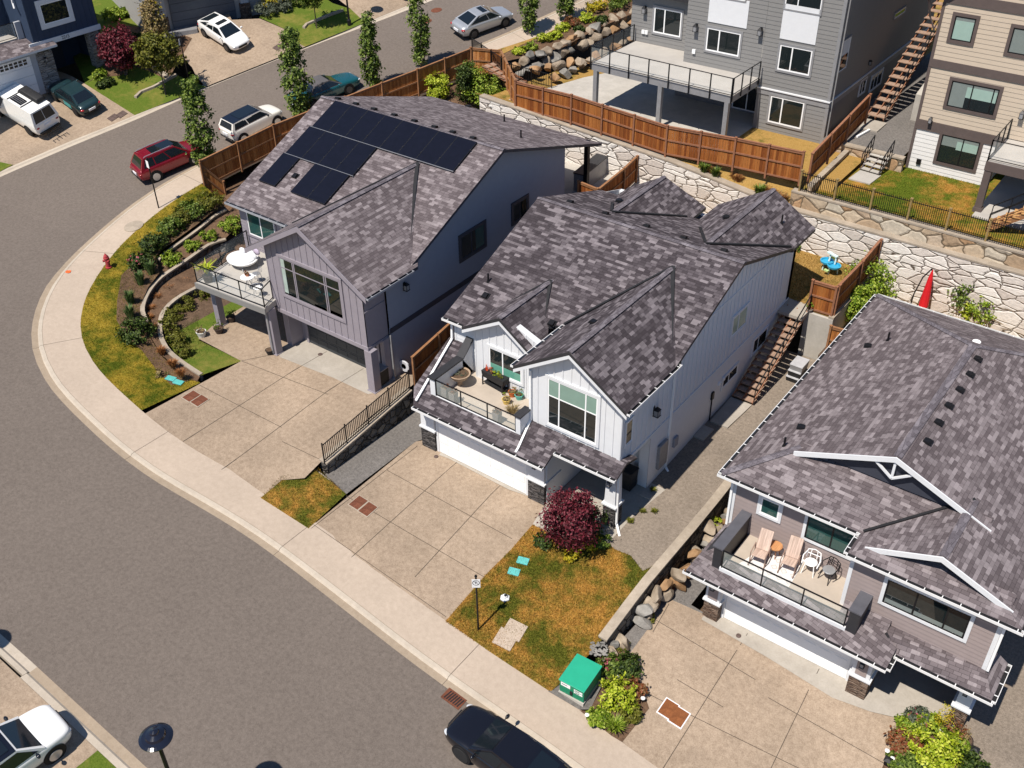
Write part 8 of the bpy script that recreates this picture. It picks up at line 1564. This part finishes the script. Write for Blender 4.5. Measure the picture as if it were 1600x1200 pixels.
p = az(932,246,4.2); t = thing('outdoor_sofa', 'cream outdoor sofa under the rear roof of the slate house', 'sofa', p); mb = MB(); mb.box(p.x-1.3,p.x+1.0,p.y,p.y+.85,4.2,4.62); part(t, 'seat', mb, M_white, bevel=.05);
for k in range(3): mb = MB(); mb.box(p.x-1.3+.77*k,p.x-1.3+.77*k+.74,p.y+.6,p.y+.85,4.63,5.05); part(t, 'back_cushion', mb, M_white, bevel=.06)
a, b, c_ = az(905,288,5.6), az(935,296,5.8), az(1012,234,5.8)
fence('dark brown fence with golden end panel between the slate house patio and white yard', [(a.x,a.y,4.15),(b.x,b.y,4.2),((b.x+c_.x)/2,(b.y+c_.y)/2,4.2),(c_.x,min(c_.y,21.9),4.2)], 1.6, M_brownw, M_cedartrim, 2.4, 1)
p = az(960,262,4.2); t = thing('wooden_cabinet', 'orange wooden cabinet beside the hot tub', 'cabinet', p); mb = MB(); mb.box(p.x-.5,p.x+.5,p.y-.35,p.y+.35,4.2,5.2); part(t, 'body', mb, M_cedar); mb = MB(); mb.box(p.x-.55,p.x+.55,p.y-.4,p.y+.4,5.201,5.25); part(t, 'top', mb, M_cedartrim)
p = on(330,60,HF); t = thing('ramp', 'low grey wedge ramp in front of the slate garage door', 'ramp', p); mb = MB(); e2 = on(383,52,HF); u = (e2-p); u.z = 0; u.normalize(); v = Vector((-u.y,u.x,0)); f = lambda x, y, z: p+u*x+v*y+Vector((0,0,z)); mb = MB(); p = on(262,60,HF); mb.hexa([f(0,0,.05),f(2.2,.1,.05),f(2.2,1.1,.05),f(0,1.3,.05)], [f(0,0,.35),f(2.2,.1,.42),f(2.2,1.1,.42),f(0,1.3,.35)]); part(t, 'deck', mb, M_grey); mb = MB(); mb.hexa([f(-.9,.1,.02),f(0,0,.05),f(0,1.3,.05),f(-.9,1.2,.02)], [f(-.9,.1,.08),f(0,0,.34),f(0,1.3,.34),f(-.9,1.2,.08)]); part(t, 'slope', mb, M_grey)
mb = MB(); p = on(1010,775,H2); mb.box(p.x-.25,p.x+.25,p.y-.15,p.y+.15,p.z,p.z+.07); single('paving_block', mb, M_slab, 'small pale paving block on the gravel by the meter box', 'paving block', p)
p = Vector((9.0,3.05,.02)); t = thing('wheelie_bin', 'dark wheeled bin in the shade beside the porch', 'bin', p-Vector((.7,0,0))); q = p-Vector((.7,.1,0)); mb = MB(); mb.hexa([q+Vector((x,y,.06)) for x, y in ((-.24,-.26),(.24,-.26),(.24,.26),(-.24,.26))], [q+Vector((x*1.2,y*1.2,1.0)) for x, y in ((-.24,-.26),(.24,-.26),(.24,.26),(-.24,.26))]); part(t, 'body', mb, M_blackflat); mb = MB(); mb.hexa([q+Vector((x*1.28,y*1.28,1.001)) for x, y in ((-.24,-.26),(.24,-.26),(.24,.26),(-.24,.26))], [q+Vector((x*1.2,y*1.2,1.07)) for x, y in ((-.24,-.26),(.24,-.26),(.24,.26),(-.24,.26))]); part(t, 'lid', mb, M_blackflat)
# weeds on the gravel
for q, lab in (((1020,766),'green weed tuft at the white downspout on the gravel'), ((1004,800),'green weed strip at the edge of the porch slab'), ((985,815),'weed tuft beside the porch downspout'), ((1023,800),'small weed on the open gravel')): tuft(lab, on(*q, H2), .28, .14, 'olive', 60, grp='weeds on the gravel yard')
# ------------------------------------------------------------------ camera, sun, sky
cam = bpy.data.cameras.new('camera'); co = bpy.data.objects.new('camera', cam); COL.objects.link(co)
cam.sensor_fit = 'HORIZONTAL'; cam.sensor_width = 36; cam.lens = 36*FP/1600; cam.clip_end = 2000; cam.clip_start = .5
M = Matrix((( RT.x, UP.x, -FW.x, CP.x), (RT.y, UP.y, -FW.y, CP.y), (RT.z, UP.z, -FW.z, CP.z), (0,0,0,1)))
co.matrix_world = M; SC.camera = co
EL = math.radians(60.5); AZ = Vector((-.10, -1, 0)).normalized()
sd = Vector((AZ.x*math.cos(EL), AZ.y*math.cos(EL), math.sin(EL)))
L = bpy.data.lights.new('sun', 'SUN'); L.energy = 4.8; L.angle = math.radians(.53); L.color = (1, .93, .83)
lo = bpy.data.objects.new('sun', L); COL.objects.link(lo); lo.rotation_euler = (-sd).to_track_quat('-Z', 'Y').to_euler(); lo.location = (0,0,60)
W = bpy.data.worlds.new('World'); SC.world = W; W.use_nodes = True; nt = W.node_tree
sk = nt.nodes.new('ShaderNodeTexSky'); sk.sky_type = 'NISHITA'; sk.sun_disc = False; sk.sun_elevation = EL; sk.sun_rotation = math.atan2(sd.x, sd.y); sk.ozone_density = 6.0; sk.dust_density = 0.0; sk.air_density = 1.0
nt.links.new(sk.outputs[0], nt.nodes['Background'].inputs['Color']); nt.nodes['Background'].inputs['Strength'].default_value = .075
SC.view_settings.view_transform = 'Standard'; SC.view_settings.look = 'None'; SC.view_settings.exposure = .38; SC.view_settings.gamma = 1
SC.cycles.max_bounces = 6; SC.cycles.transparent_max_bounces = 12
